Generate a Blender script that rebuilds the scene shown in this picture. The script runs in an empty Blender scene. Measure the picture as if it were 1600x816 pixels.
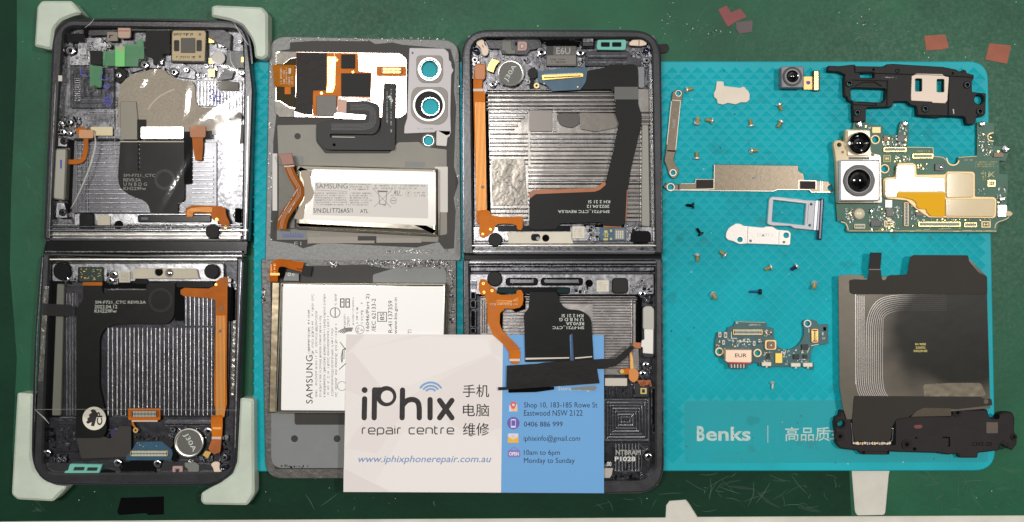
import bpy, math, random
from mathutils import Vector, geometry
random.seed(7)
SC = bpy.context.scene
COL = SC.collection
# ---------------- camera, light, exposure ----------------
W_REAL, H_CAM = 0.349, 0.40
S = W_REAL / 1600.0
cam = bpy.data.objects.new('camera', bpy.data.cameras.new('camera'))
cam.location = (0, 0, H_CAM)
cam.data.sensor_fit = 'HORIZONTAL'
cam.data.angle = 2 * math.atan(W_REAL / 2 / H_CAM)
cam.data.clip_start = 0.01
cam.data.clip_end = 20
COL.objects.link(cam)
SC.camera = cam
SC.view_settings.view_transform = 'Standard'
SC.view_settings.look = 'None'
SC.view_settings.exposure = 0.0
SC.view_settings.gamma = 1.0
world = bpy.data.worlds.new('World')
SC.world = world
world.use_nodes = True
def build_world():
    nt = world.node_tree; N = nt.nodes; L = nt.links
    bg = N['Background']; bg.inputs[1].default_value = 0.66
    tc = N.new('ShaderNodeTexCoord'); sp = N.new('ShaderNodeSeparateXYZ')
    L.new(tc.outputs['Generated'], sp.inputs[0])
    # ceiling brighter away from the bench edge, darker over the worker's side
    my = N.new('ShaderNodeMapRange'); my.interpolation_type = 'SMOOTHSTEP'
    my.inputs[1].default_value = -0.20; my.inputs[2].default_value = 0.24
    my.inputs[3].default_value = 0.22; my.inputs[4].default_value = 1.0
    L.new(sp.outputs['Y'], my.inputs[0])
    mx = N.new('ShaderNodeMapRange'); mx.interpolation_type = 'SMOOTHSTEP'
    mx.inputs[1].default_value = 0.02; mx.inputs[2].default_value = 0.36
    mx.inputs[3].default_value = 1.1; mx.inputs[4].default_value = 0.35
    L.new(sp.outputs['X'], mx.inputs[0])
    mu = N.new('ShaderNodeMath'); mu.operation = 'MULTIPLY'
    L.new(my.outputs[0], mu.inputs[0]); L.new(mx.outputs[0], mu.inputs[1])
    # walls and far ceiling are lit; the ceiling straight above the bench is dimmer
    mz = N.new('ShaderNodeMapRange'); mz.interpolation_type = 'SMOOTHSTEP'
    mz.inputs[1].default_value = 0.55; mz.inputs[2].default_value = 0.93
    mz.inputs[3].default_value = 1.35; mz.inputs[4].default_value = 0.42
    L.new(sp.outputs['Z'], mz.inputs[0])
    mq = N.new('ShaderNodeMath'); mq.operation = 'MULTIPLY'
    L.new(mu.outputs[0], mq.inputs[0]); L.new(mz.outputs[0], mq.inputs[1]); mu = mq
    nz = N.new('ShaderNodeTexNoise'); nz.inputs['Scale'].default_value = 5.0; nz.inputs['Detail'].default_value = 3
    L.new(tc.outputs['Generated'], nz.inputs['Vector'])
    mr = N.new('ShaderNodeMapRange'); mr.inputs[1].default_value = 0.3; mr.inputs[2].default_value = 0.7
    mr.inputs[3].default_value = 0.45; mr.inputs[4].default_value = 1.35
    L.new(nz.outputs['Fac'], mr.inputs[0])
    m2 = N.new('ShaderNodeMath'); m2.operation = 'MULTIPLY'
    L.new(mu.outputs[0], m2.inputs[0]); L.new(mr.outputs[0], m2.inputs[1])
    cm = N.new('ShaderNodeMix'); cm.data_type = 'RGBA'; cm.blend_type = 'MULTIPLY'
    cm.inputs[0].default_value = 1.0
    cm.inputs[6].default_value = (0.80, 0.80, 0.79, 1)
    L.new(m2.outputs[0], cm.inputs[7]); L.new(cm.outputs[2], bg.inputs[0])
build_world()
def area(name, loc, sx, sy, power, col):
    d = bpy.data.lights.new(name, 'AREA'); d.shape = 'RECTANGLE'; d.size = sx; d.size_y = sy
    d.energy = power; d.color = col
    o = bpy.data.objects.new(name, d); o.location = loc
    o.rotation_euler = (0, 0, 0)   # flush in the ceiling, facing straight down
    COL.objects.link(o); return o
area('ceiling_panel_light', (-0.26, 0.155, 1.25), 0.34, 0.14, 7.6, (1.0, 0.968, 0.93))
area('ceiling_panel_light', (0.55, 0.14, 1.25), 0.11, 0.13, 7.4, (1.0, 0.968, 0.93))

# ---------------- helpers ----------------
class Z:                      # a measured close-up of the bench: offset and magnification
    def __init__(s, ox, oy, k): s.ox, s.oy, s.k = ox, oy, k
    def __call__(s, p): return (s.ox + p[0] / s.k, s.oy + p[1] / s.k)
PX = Z(0, 0, 1)
A1 = Z(0, 0, 3.8095); A2 = Z(0, 190, 3.8095); A3 = Z(0, 380, 3.7095); A4 = Z(0, 600, 3.7786)
B1 = Z(400, 40, 4.0788); B2 = Z(400, 220, 4.294); B3 = Z(400, 390, 4.0788); B4 = Z(400, 560, 3.709)
C1 = Z(710, 30, 4.0794); C2 = Z(710, 220, 4.294); C3 = Z(710, 395, 3.979); C4 = Z(710, 580, 4.0794); C5 = Z(530, 510, 3.0214)
D1 = Z(1030, 80, 4.8); D2 = Z(1030, 240, 5.1); D3 = Z(1030, 380, 5.714); D4 = Z(1100, 480, 5.8286)
D5 = Z(1280, 80, 4.8); D6 = Z(1280, 180, 4.081); D7 = Z(1290, 380, 4.532); D8 = Z(1290, 550, 4.8)
E1 = Z(1030, 600, 2.807); E2 = Z(1030, 0, 2.807)
CUR = PX
def use(f):
    global CUR
    CUR = f
def px2w(px, py, z):          # z in mm; true bench position of what is seen at that height
    k = S * (1 - z * 0.001 / H_CAM)
    return ((px - 800) * k, -(py - 408) * k)
def area2(pts):
    return sum(pts[i - 1][0] * pts[i][1] - pts[i][0] * pts[i - 1][1] for i in range(len(pts)))
def ccw(pts, want=True):
    return pts if (area2(pts) > 0) == want else pts[::-1]
def inset(pts, d):
    n = len(pts); out = []
    for i in range(n):
        a, b, c = pts[i - 1], pts[i], pts[(i + 1) % n]
        e1 = (b[0] - a[0], b[1] - a[1]); e2 = (c[0] - b[0], c[1] - b[1])
        l1 = math.hypot(*e1) or 1e-9; l2 = math.hypot(*e2) or 1e-9
        n1 = (-e1[1] / l1, e1[0] / l1); n2 = (-e2[1] / l2, e2[0] / l2)
        q = 1 + n1[0] * n2[0] + n1[1] * n2[1]
        if q < 0.35: q = 0.35
        out.append((b[0] + d * (n1[0] + n2[0]) / q, b[1] + d * (n1[1] + n2[1]) / q))
    return out
def rnd(pts, r, seg=5, only=None):   # round the corners of a polygon
    out = []; n = len(pts)
    for i in range(n):
        a, b, c = pts[i - 1], pts[i], pts[(i + 1) % n]
        rr = r if not isinstance(r, (list, tuple)) else r[i]
        if rr <= 0 or (only is not None and i not in only): out.append(b); continue
        u = (a[0] - b[0], a[1] - b[1]); v = (c[0] - b[0], c[1] - b[1])
        lu, lv = math.hypot(*u), math.hypot(*v)
        t = min(rr, lu * 0.48, lv * 0.48)
        p = (b[0] + u[0] / lu * t, b[1] + u[1] / lu * t); q = (b[0] + v[0] / lv * t, b[1] + v[1] / lv * t)
        for k in range(seg + 1):
            s = k / seg
            out.append(((1 - s) ** 2 * p[0] + 2 * s * (1 - s) * b[0] + s * s * q[0],
                        (1 - s) ** 2 * p[1] + 2 * s * (1 - s) * b[1] + s * s * q[1]))
    return out
def box4(x0, y0, x1, y1): return [(x0, y0), (x1, y0), (x1, y1), (x0, y1)]
def circ(x, y, r, n=28, ry=None):
    ry = ry or r
    return [(x + r * math.cos(2 * math.pi * i / n), y + ry * math.sin(2 * math.pi * i / n)) for i in range(n)]
def quad_rot(cx, cy, w, h, deg):
    a = math.radians(deg); c, s = math.cos(a), math.sin(a)
    return [(cx + x * c - y * s, cy + x * s + y * c) for x, y in ((-w/2, -h/2), (w/2, -h/2), (w/2, h/2), (-w/2, h/2))]
def chaikin(p, n=2, closed=False):
    for _ in range(n):
        q = []
        if not closed: q.append(p[0])
        m = len(p) if closed else len(p) - 1
        for i in range(m):
            a, b = p[i], p[(i + 1) % len(p)]
            q.append((a[0]*.75 + b[0]*.25, a[1]*.75 + b[1]*.25)); q.append((a[0]*.25 + b[0]*.75, a[1]*.25 + b[1]*.75))
        if not closed: q.append(p[-1])
        p = q
    return p
def rib_outline(pts, w, cap=False):
    L_, R_ = [], []
    n = len(pts)
    if isinstance(w, (list, tuple)) and len(w) != n:
        w0_ = w; w = []
        for i in range(n):
            t = i/(n-1)*(len(w0_)-1); k = min(int(t), len(w0_)-2); w.append(w0_[k] + (w0_[k+1]-w0_[k])*(t-k))
    for i, p in enumerate(pts):
        ww = w[i] if isinstance(w, (list, tuple)) else w
        a = pts[max(i - 1, 0)]; b = pts[min(i + 1, n - 1)]
        if 0 < i < n - 1:
            d1 = (p[0]-a[0], p[1]-a[1]); d2 = (b[0]-p[0], b[1]-p[1])
            l1 = math.hypot(*d1) or 1e-9; l2 = math.hypot(*d2) or 1e-9
            n1 = (-d1[1]/l1, d1[0]/l1); n2 = (-d2[1]/l2, d2[0]/l2)
            q = max(1 + n1[0]*n2[0] + n1[1]*n2[1], 0.5)
            nn = ((n1[0]+n2[0])/q, (n1[1]+n2[1])/q)
        else:
            d = (b[0]-a[0], b[1]-a[1]); l = math.hypot(*d) or 1e-9
            nn = (-d[1]/l, d[0]/l)
        L_.append((p[0] + nn[0]*ww/2, p[1] + nn[1]*ww/2)); R_.append((p[0] - nn[0]*ww/2, p[1] - nn[1]*ww/2))
    if cap:
        def arc(c, st, r, sgn):
            a0 = math.atan2(st[1]-c[1], st[0]-c[0])
            return [(c[0]+r*math.cos(a0+sgn*math.pi*k/6), c[1]+r*math.sin(a0+sgn*math.pi*k/6)) for k in range(1, 6)]
        w0 = (w[0] if isinstance(w, (list, tuple)) else w)/2; w1 = (w[-1] if isinstance(w, (list, tuple)) else w)/2
        return L_ + arc(pts[-1], L_[-1], w1, -1) + R_[::-1] + arc(pts[0], R_[0], w0, -1)
    return L_ + R_[::-1]
MATS = {}
def lin(c):
    return tuple(((v/255)/12.92 if v/255 <= 0.04045 else ((v/255+0.055)/1.055)**2.4) for v in c)
def mt(name, rgb=None, rough=0.5, metal=0.0, bump=None, var=None, spec=0.5, coat=0.0, rvar=0.0, alpha=None, stretch=None, tint=None):
    if name in MATS: return MATS[name]
    m = bpy.data.materials.new(name); MATS[name] = m; m.use_nodes = True
    nt = m.node_tree; N = nt.nodes; L = nt.links; b = N['Principled BSDF']
    c = lin(rgb)
    if max(c) < 0.06 and metal < 0.3: c = tuple(v*0.62 for v in c); spec *= 0.7     # dark plastics and films
    c = c + (1,)
    b.inputs['Base Color'].default_value = c
    b.inputs['Roughness'].default_value = rough; b.inputs['Metallic'].default_value = metal
    b.inputs['Specular IOR Level'].default_value = spec
    b.inputs['Coat Weight'].default_value = coat; b.inputs['Coat Roughness'].default_value = 0.08
    if alpha is not None: b.inputs['Alpha'].default_value = alpha
    tc = N.new('ShaderNodeTexCoord'); src = tc.outputs['Object']
    if stretch:
        mp = N.new('ShaderNodeMapping'); mp.inputs['Scale'].default_value = stretch; L.new(src, mp.inputs[0]); src = mp.outputs[0]
    def noise(sc, det=4, ro=0.6):
        n = N.new('ShaderNodeTexNoise'); n.inputs['Scale'].default_value = sc; n.inputs['Detail'].default_value = det
        n.inputs['Roughness'].default_value = ro; L.new(src, n.inputs['Vector']); return n
    if var:
        n = noise(var[0]); r = N.new('ShaderNodeMapRange'); r.inputs[1].default_value = 0.3; r.inputs[2].default_value = 0.7
        L.new(n.outputs['Fac'], r.inputs[0])
        mx = N.new('ShaderNodeMix'); mx.data_type = 'RGBA'; L.new(r.outputs[0], mx.inputs[0])
        k = var[1]; t = lin(tint) if tint else tuple(min(1, v*(1+k)) for v in c[:3])
        mx.inputs[6].default_value = tuple(v*(1-k) for v in c[:3]) + (1,) if not tint else c
        mx.inputs[7].default_value = tuple(t) + (1,)
        if tint: r.inputs[4].default_value = k
        L.new(mx.outputs[2], b.inputs['Base Color'])
    if rvar:
        n = noise(900, 3); r = N.new('ShaderNodeMapRange'); r.inputs[1].default_value = 0.3; r.inputs[2].default_value = 0.7
        r.inputs[3].default_value = max(0.02, rough - rvar); r.inputs[4].default_value = min(1, rough + rvar)
        L.new(n.outputs['Fac'], r.inputs[0]); L.new(r.outputs[0], b.inputs['Roughness'])
    if bump:
        n = noise(bump[0], 3); bp = N.new('ShaderNodeBump'); bp.inputs['Strength'].default_value = 1.0
        bp.inputs['Distance'].default_value = bump[1]*0.001
        L.new(n.outputs['Fac'], bp.inputs['Height']); L.new(bp.outputs[0], b.inputs['Normal'])
    return m
FONTC = {}
def glyphs(s, shear=0.0, bold=0.0, space=1.0):
    key = (s, shear, bold, space)
    if key in FONTC: return FONTC[key]
    cu = bpy.data.curves.new('lettering', 'FONT'); cu.body = s; cu.shear = shear; cu.offset = bold; cu.space_character = space
    cu.resolution_u = 3
    o = bpy.data.objects.new('lettering', cu); me = bpy.data.meshes.new_from_object(o)
    vs = [(v.co.x, v.co.y) for v in me.vertices]; fs = [tuple(p.vertices) for p in me.polygons]
    ps = []
    for f in fs:
        ps.append(f if area2([vs[i] for i in f]) > 0 else f[::-1])
    bpy.data.objects.remove(o); bpy.data.curves.remove(cu); bpy.data.meshes.remove(me)
    FONTC[key] = (vs, ps); return FONTC[key]
class MB:
    def __init__(s, name, parent=None, z=0):
        s.name, s.parent = name, parent; s.v = []; s.f = []; s.fm = []; s.m = []; s.props = {}
    def mi(s, mat):
        if mat not in s.m: s.m.append(mat)
        return s.m.index(mat)
    def add(s, vs, fs, mat):
        o = len(s.v); s.v += vs; k = s.mi(mat)
        for f in fs: s.f.append(tuple(i + o for i in f)); s.fm.append(k)
    def poly_w(s, outer, z0, z1, mat, bev=0.0, holes=(), bottom=True):   # world metres outline, z in mm
        outer = ccw(outer); holes = [ccw(h, False) for h in holes]
        a, b = z0*0.001, z1*0.001; bm_ = bev*0.001
        loops = [outer] + list(holes)
        tops = [inset(l, bm_) if bev else l for l in loops]
        vs = []; fs = []
        tri = geometry.tessellate_polygon([[Vector((x, y, 0)) for x, y in l] for l in tops])
        flat = [p for l in tops for p in l]
        tt = []
        for t in tri:
            p = [flat[i] for i in t]; ar = area2(p)
            if abs(ar) < 1e-16: continue
            tt.append(tuple(t) if ar > 0 else tuple(t)[::-1])
        vs += [(x, y, b) for x, y in flat]; fs += tt
        base = 0
        for l, tp in zip(loops, tops):
            n = len(l); t0 = base; base += n
            if z1 > z0:
                if bev:
                    m0 = len(vs); vs += [(x, y, b - bm_) for x, y in l]
                    fs += [(t0 + i, m0 + i, m0 + (i+1) % n, t0 + (i+1) % n) for i in range(n)]
                else: m0 = t0
                d0 = len(vs); vs += [(x, y, a) for x, y in l]
                fs += [(m0 + i, d0 + i, d0 + (i+1) % n, m0 + (i+1) % n) for i in range(n)]
        s.add(vs, fs, mat); return s
    def prism(s, pts, z0, z1, mat, bev=0.0, holes=()):
        f = lambda l: [px2w(*CUR(p), z1) for p in l]
        return s.poly_w(f(pts), z0, z1, mat, bev, [f(h) for h in holes])
    def rect(s, x0, y0, x1, y1, z0, z1, mat, r=0, bev=0.0, holes=()):
        p = box4(x0, y0, x1, y1)
        return s.prism(rnd(p, r) if r else p, z0, z1, mat, bev, holes)
    def disc(s, x, y, r, z0, z1, mat, bev=0.0, hole=0, n=28):
        return s.prism(circ(x, y, r, n), z0, z1, mat, bev, [circ(x, y, hole, n)] if hole else ())
    def ribbon(s, pts, w, z0, z1, mat, bev=0.0, cap=False, sm=0):
        if sm: pts = chaikin(pts, sm)
        return s.prism(rib_outline(pts, w, cap), z0, z1, mat, bev)
    def lathe(s, x, y, prof, mat, n=28):    # prof [(r in current px, z mm)], from outside in
        c0 = CUR((x, y)); zt = prof[0][1]; cx, cy = px2w(*c0, zt); k = S * (1 - zt*0.001/H_CAM) / CUR.k
        vs = []; fs = []
        for r, z in prof:
            for i in range(n):
                a = 2*math.pi*i/n; vs.append((cx + r*k*math.cos(a), cy + r*k*math.sin(a), z*0.001))
        for j in range(len(prof) - 1):
            for i in range(n):
                fs.append((j*n + i, j*n + (i+1) % n, (j+1)*n + (i+1) % n, (j+1)*n + i))
        fs.append(tuple((len(prof)-1)*n + i for i in range(n)))
        s.add(vs, fs, mat); return s
    def text(s, t, cx, cy, w, h, z, mat, rot=0, shear=0.0, bold=0.0, space=1.0, flip=False):
        # centre, width and height of the written line, in current px; rot degrees counter-clockwise on the bench
        vs, fs = glyphs(t, shear, bold, space)
        if not vs: return s
        x0 = min(v[0] for v in vs); x1 = max(v[0] for v in vs); y0 = min(v[1] for v in vs); y1 = max(v[1] for v in vs)
        c0 = px2w(*CUR((cx, cy)), z); k = S*(1 - z*0.001/H_CAM)/CUR.k
        a = math.radians(rot); ca, sa = math.cos(a), math.sin(a); out = []
        for x, y in vs:
            u = ((x-x0)/(x1-x0) - 0.5)*w*k; v = ((y-y0)/(y1-y0) - 0.5)*h*k
            out.append((c0[0] + u*ca - v*sa, c0[1] + u*sa + v*ca, z*0.001))
        s.add(out, fs, mat); return s
    def greek(s, x0, y0, x1, y1, rows, z, mat, vert=False, dens=0.8, fill=0.62):
        # illegible fine print: rows of tiny letter-like marks
        L_ = (x1-x0) if not vert else (y1-y0); T_ = (y1-y0) if not vert else (x1-x0)
        rh = T_/rows; ch = rh*fill
        for r in range(rows):
            p = 0; end = L_*random.uniform(0.78, 1.0); o = r*rh + (rh-ch)/2
            while p < end:
                wd = ch*random.uniform(0.35, 0.6)
                if random.random() < dens:
                    hh = ch*random.choice((0.7, 0.75, 1.0)); th = ch*0.2
                    sh = random.random()
                    for (a, b, c, d) in (((0, 0, th, hh), (0, 0, wd, th)) if sh < .35 else ((0, 0, th, hh), (wd-th, 0, wd, hh)) if sh < .6 else ((0, hh-th, wd, hh), (0, 0, wd, th)) if sh < .8 else ((wd*.4, 0, wd*.4+th, hh),)):
                        if vert: q = box4(x0+o+b, y1-p-a, x0+o+d, y1-p-c)
                        else: q = box4(x0+p+a, y0+o+b, x0+p+c, y0+o+d)
                        s.prism(q, z, z, mat)
                p += wd*1.35
        return s
    def screw(s, x, y, r, z, mat, dark, depth=0.5):
        s.lathe(x, y, [(r, z-0.4), (r, z), (r*0.86, z+0.12), (r*0.5, z+0.12), (r*0.42, z-0.2)], mat, 18)
        s.disc(x, y, r*0.40, z-0.18, z-0.15, dark, n=10); return s
    def build(s):
        me = bpy.data.meshes.new(s.name)
        p = s.parent; off = Vector((0, 0, 0))
        q = p
        while q is not None: off += q.location; q = q.parent
        if p is None:
            xs = [v[0] for v in s.v]; ys = [v[1] for v in s.v]; off = Vector(((min(xs)+max(xs))/2, (min(ys)+max(ys))/2, min(v[2] for v in s.v)))
        me.from_pydata([(v[0]-off.x, v[1]-off.y, v[2]-off.z) for v in s.v], [], s.f)
        for m in s.m: me.materials.append(m)
        me.polygons.foreach_set('material_index', s.fm)
        me.polygons.foreach_set('use_smooth', [True]*len(me.polygons))
        me.update(); me.set_sharp_from_angle(angle=math.radians(38))
        o = bpy.data.objects.new(s.name, me); COL.objects.link(o)
        if p is not None: o.parent = p
        else: o.location = off
        for k, v in s.props.items(): o[k] = v
        s.obj = o; return o
def thing(name, label, cat, x, y, z=0, group=None):
    o = bpy.data.objects.new(name, None); o.empty_display_size = 0.005
    wx, wy = px2w(*CUR((x, y)), z); o.location = (wx, wy, z*0.001); COL.objects.link(o)
    o['label'] = label; o['category'] = cat
    if group: o['group'] = group
    return o
PEND = []
class part(MB):               # with-block: builds its mesh on leaving
    def __init__(s, name, parent=None, label=None, **kw):
        MB.__init__(s, name, parent)
        if label: s.props['label'] = label
        s.props.update(kw)
    def __enter__(s): return s
    def __exit__(s, *a): s.build(); return False
def one(name, label, cat, group=None):
    kw = {'category': cat}
    if group: kw['group'] = group
    return part(name, None, label, **kw)
# ---------------- materials ----------------
GREEN = mt('green_mat', (29, 85, 59), rough=0.42, spec=0.2, var=(22, 0.28), bump=(420, 0.05), rvar=0.08)
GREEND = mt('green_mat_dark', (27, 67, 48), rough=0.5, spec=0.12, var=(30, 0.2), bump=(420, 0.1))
GSCR = mt('green_scratch', (54, 92, 70), rough=0.5)
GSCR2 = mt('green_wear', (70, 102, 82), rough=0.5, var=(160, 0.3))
GDK = mt('green_stain', (30, 58, 42), rough=0.45)
CHALK = mt('chalky_speck', (190, 200, 180), rough=0.6)
WHITE_T = mt('white_table', (212, 208, 196), rough=0.5, var=(60, 0.12), bump=(200, 0.05))
TEAL = mt('teal_silicone', (10, 166, 178), rough=0.48, var=(18, 0.18), bump=(900, 0.04), spec=0.25)
TEALS = mt('teal_smooth', (10, 160, 171), rough=0.48, var=(28, 0.35), spec=0.25, tint=(40, 128, 124))
TEALDK = mt('teal_grime', (34, 112, 118), rough=0.6)
TEALBR = mt('brown_grime', (88, 128, 118), rough=0.6)
TEALW = mt('grey_print', (176, 202, 196), rough=0.5, var=(700, 0.15))
BLK = mt('black_plastic', (34, 32, 31), rough=0.5, spec=0.3, bump=(1500, 0.02), var=(120, 0.2))
BLK2 = mt('black_gloss', (20, 20, 22), rough=0.16)
BLKM = mt('black_matte', (22, 22, 22), rough=0.6)
VOID = mt('dark_recess', (10, 10, 12), rough=0.8, spec=0.1)
FLEX = mt('black_flex', (24, 25, 25), rough=0.36, spec=0.2, var=(90, 0.2), bump=(500, 0.02))
FLEXG = mt('grey_flex_edge', (74, 74, 70), rough=0.35)
RIM = mt('anodised_rim', (54, 54, 56), rough=0.27, metal=0.35, bump=(900, 0.03), var=(200, 0.2))
RIMG = mt('polished_rim', (84, 84, 92), rough=0.12, metal=0.8)
CHAS = mt('machined_metal', (150, 150, 154), rough=0.24, metal=1.0, bump=(260, 0.05), var=(140, 0.4), rvar=0.05)
CHASD = mt('machined_metal_dark', (96, 96, 100), rough=0.26, metal=1.0, bump=(260, 0.07), var=(300, 0.35), rvar=0.1)
CHASDD = mt('milled_pocket', (58, 58, 62), rough=0.3, metal=0.9, bump=(260, 0.09), var=(300, 0.3))
RIB = mt('milled_rib', (226, 226, 232), rough=0.24, metal=1.0, bump=(900, 0.05), var=(700, 0.3))
SILV = mt('bright_metal', (222, 218, 210), rough=0.28, metal=1.0, bump=(300, 0.03), var=(100, 0.08))
CHROME = mt('chrome_metal', (225, 225, 228), rough=0.14, metal=1.0, bump=(200, 0.04))
STEEL = mt('steel_plate', (92, 84, 73), rough=0.32, metal=1.0, bump=(1800, 0.012), var=(900, 0.12))
STEELE = mt('steel_edge', (176, 170, 160), rough=0.32, metal=0.9)
CREAM = mt('cream_foil', (208, 198, 180), rough=0.5, var=(300, 0.06))
PALE = mt('pale_sticker', (214, 206, 188), rough=0.6, var=(200, 0.04))
GRAPH = mt('grey_foam_pad', (176, 166, 152), rough=0.75, bump=(2200, 0.06), var=(1600, 0.16))
GRAYP = mt('grey_panel', (138, 134, 124), rough=0.55, var=(120, 0.05))
GRAYC = mt('cool_grey_panel', (122, 124, 124), rough=0.55, var=(120, 0.05))
BRNP = mt('brown_black_film', (56, 52, 48), rough=0.5, var=(80, 0.12))
ADH = mt('adhesive_residue', (112, 112, 110), rough=0.42, bump=(900, 0.06), var=(900, 0.16), metal=0.1)
ADHB = mt('dark_adhesive', (46, 44, 44), rough=0.3, bump=(700, 0.2), var=(600, 0.4))
GLUE = mt('shiny_glue', (110, 108, 104), rough=0.2, bump=(600, 0.18), var=(800, 0.4), metal=0.5)
OR = mt('orange_flex', (196, 106, 8), rough=0.45, spec=0.14, var=(150, 0.16), bump=(500, 0.02))
ORD = mt('orange_flex_deep', (160, 86, 24), rough=0.32, var=(200, 0.2))
ORL = mt('orange_copper_trace', (226, 168, 92), rough=0.35, metal=0.3)
GOLD = mt('gold_contact', (236, 196, 112), rough=0.28, metal=0.85)
GOLDP = mt('gold_plate', (236, 204, 150), rough=0.5, metal=0.3)
MIRR = mt('rose_mirror_plate', (240, 218, 205), rough=0.22, metal=1.0)
BLUEB = mt('blue_board', (20, 74, 100), rough=0.35, var=(300, 0.2))
PCB = mt('green_board', (34, 90, 70), rough=0.4, spec=0.3, var=(250, 0.16))
PCBD = mt('dark_teal_board', (24, 80, 84), rough=0.4, var=(250, 0.2))
PCBK = mt('deep_green_board', (22, 52, 34), rough=0.4)
SOLD = mt('solder_silver', (172, 172, 168), rough=0.4, metal=0.5)
CHIPK = mt('chip_black', (32, 34, 36), rough=0.35)
CHIPG = mt('chip_grey', (110, 106, 100), rough=0.5)
CHIPB = mt('chip_brown', (134, 110, 92), rough=0.5)
SILK = mt('silk_white', (205, 210, 200), rough=0.6)
SILKG = mt('silk_grey', (158, 158, 152), rough=0.6)
SILKY = mt('silk_yellow', (196, 184, 110), rough=0.6)
SHIELD = mt('cream_shield', (202, 184, 148), rough=0.5, metal=0.1, spec=0.3, var=(120, 0.05), coat=0.2)
YEL = mt('amber_tape', (230, 172, 0), rough=0.5, spec=0.15)
WHT = mt('white_label', (226, 222, 214), rough=0.45)
WHTG = mt('grey_label', (205, 200, 194), rough=0.45)
FOIL = mt('battery_foil', (214, 206, 190), rough=0.22, metal=1.0, bump=(60, 0.25))
FOILD = mt('battery_flange', (120, 110, 92), rough=0.3, metal=1.0, bump=(70, 0.3))
INK = mt('black_ink', (52, 46, 46), rough=0.6)
INKS = mt('speckled_black_ink', (56, 50, 50), rough=0.6, var=(1600, 0.6))
INKG = mt('grey_ink', (110, 106, 104), rough=0.6)
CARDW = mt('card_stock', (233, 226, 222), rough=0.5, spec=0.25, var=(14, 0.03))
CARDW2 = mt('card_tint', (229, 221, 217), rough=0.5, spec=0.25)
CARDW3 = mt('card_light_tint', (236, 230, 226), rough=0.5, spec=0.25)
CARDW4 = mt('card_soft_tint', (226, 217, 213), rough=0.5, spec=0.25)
CBLUE = mt('card_blue', (110, 166, 218), rough=0.5, spec=0.25)
LBLUE = mt('logo_blue', (122, 162, 208), rough=0.6)
URLB = mt('web_blue', (116, 146, 192), rough=0.6)
NAVY = mt('navy_ink', (34, 40, 64), rough=0.6)
RED = mt('red_pin', (224, 92, 80), rough=0.6)
PURP = mt('purple_icon', (104, 86, 172), rough=0.6)
LILAC = mt('lilac_icon', (128, 116, 196), rough=0.6)
LAV = mt('pale_icon', (214, 214, 236), rough=0.6)
MYEL = mt('mustard_icon', (232, 186, 84), rough=0.6)
TGASK = mt('teal_gasket', (104, 178, 162), rough=0.5)
PINKG = mt('pink_rubber', (206, 178, 160), rough=0.55)
PINKS = mt('pink_sensor', (176, 142, 140), rough=0.5)
REDP = mt('red_mark', (190, 60, 60), rough=0.5)
GTAPE = mt('green_tape', (48, 140, 84), rough=0.3, alpha=0.86)
GTAPE2 = mt('bright_green_tape', (110, 214, 110), rough=0.3)
BINK = mt('blue_marker', (62, 66, 168), rough=0.5)
SILI = mt('silicone_corner', (194, 203, 188), rough=0.4, var=(45, 0.12), bump=(120, 0.1))
for _n in (SILI,):
    _b = _n.node_tree.nodes['Principled BSDF']; _b.inputs['Subsurface Weight'].default_value = 0.8
    _b.inputs['Subsurface Radius'].default_value = (0.004, 0.005, 0.003)
LENS = mt('lens_glass', (6, 6, 10), rough=0.03, coat=1.0)
LENSB = mt('lens_blue', (14, 20, 50), rough=0.05, coat=1.0)
COPT = mt('copper_tape', (138, 72, 48), rough=0.45, metal=0.1, spec=0.3, var=(200, 0.12))
REDT = mt('red_tape', (118, 34, 34), rough=0.45, var=(200, 0.12))
PURT = mt('purple_grey_tape', (74, 56, 58), rough=0.45)
COILF = mt('graphite_film', (92, 86, 76), rough=0.36, metal=0.3, spec=0.2, bump=(40, 0.15))
COILB = mt('dark_grey_film', (63, 58, 52), rough=0.5, spec=0.2, var=(60, 0.06))
COILK = mt('black_ferrite', (30, 28, 25), rough=0.5, spec=0.12, var=(40, 0.25))
COILW = mt('copper_coil_lines', (160, 156, 154), rough=0.35, metal=0.6)
SPKP = mt('module_plastic', (48, 43, 43), rough=0.5, spec=0.25, bump=(1200, 0.02), var=(150, 0.15))
SCRG = mt('brass_thread', (196, 176, 122), rough=0.35, metal=0.5)
SCRH = mt('screw_head', (220, 218, 212), rough=0.28, metal=0.6)
SCRK = mt('black_screw', (26, 30, 34), rough=0.35, metal=0.5)
SCRB = mt('blue_thread_lock', (34, 78, 130), rough=0.4)
SCRP = mt('violet_thread', (74, 70, 120), rough=0.4, metal=0.5)
def film_material():
    m = bpy.data.materials.new('clear_film'); m.use_nodes = True
    nt = m.node_tree; N = nt.nodes; L = nt.links; N.remove(N['Principled BSDF'])
    out = N['Material Output']; tr = N.new('ShaderNodeBsdfTransparent'); tr.inputs[0].default_value = (0.93, 0.93, 0.92, 1)
    gl = N.new('ShaderNodeBsdfGlossy'); gl.inputs['Roughness'].default_value = 0.06
    fr = N.new('ShaderNodeFresnel'); fr.inputs[0].default_value = 1.5
    mx = N.new('ShaderNodeMixShader'); L.new(fr.outputs[0], mx.inputs[0]); L.new(tr.outputs[0], mx.inputs[1]); L.new(gl.outputs[0], mx.inputs[2])
    L.new(mx.outputs[0], out.inputs[0]); return m
FILM = film_material()

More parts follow.
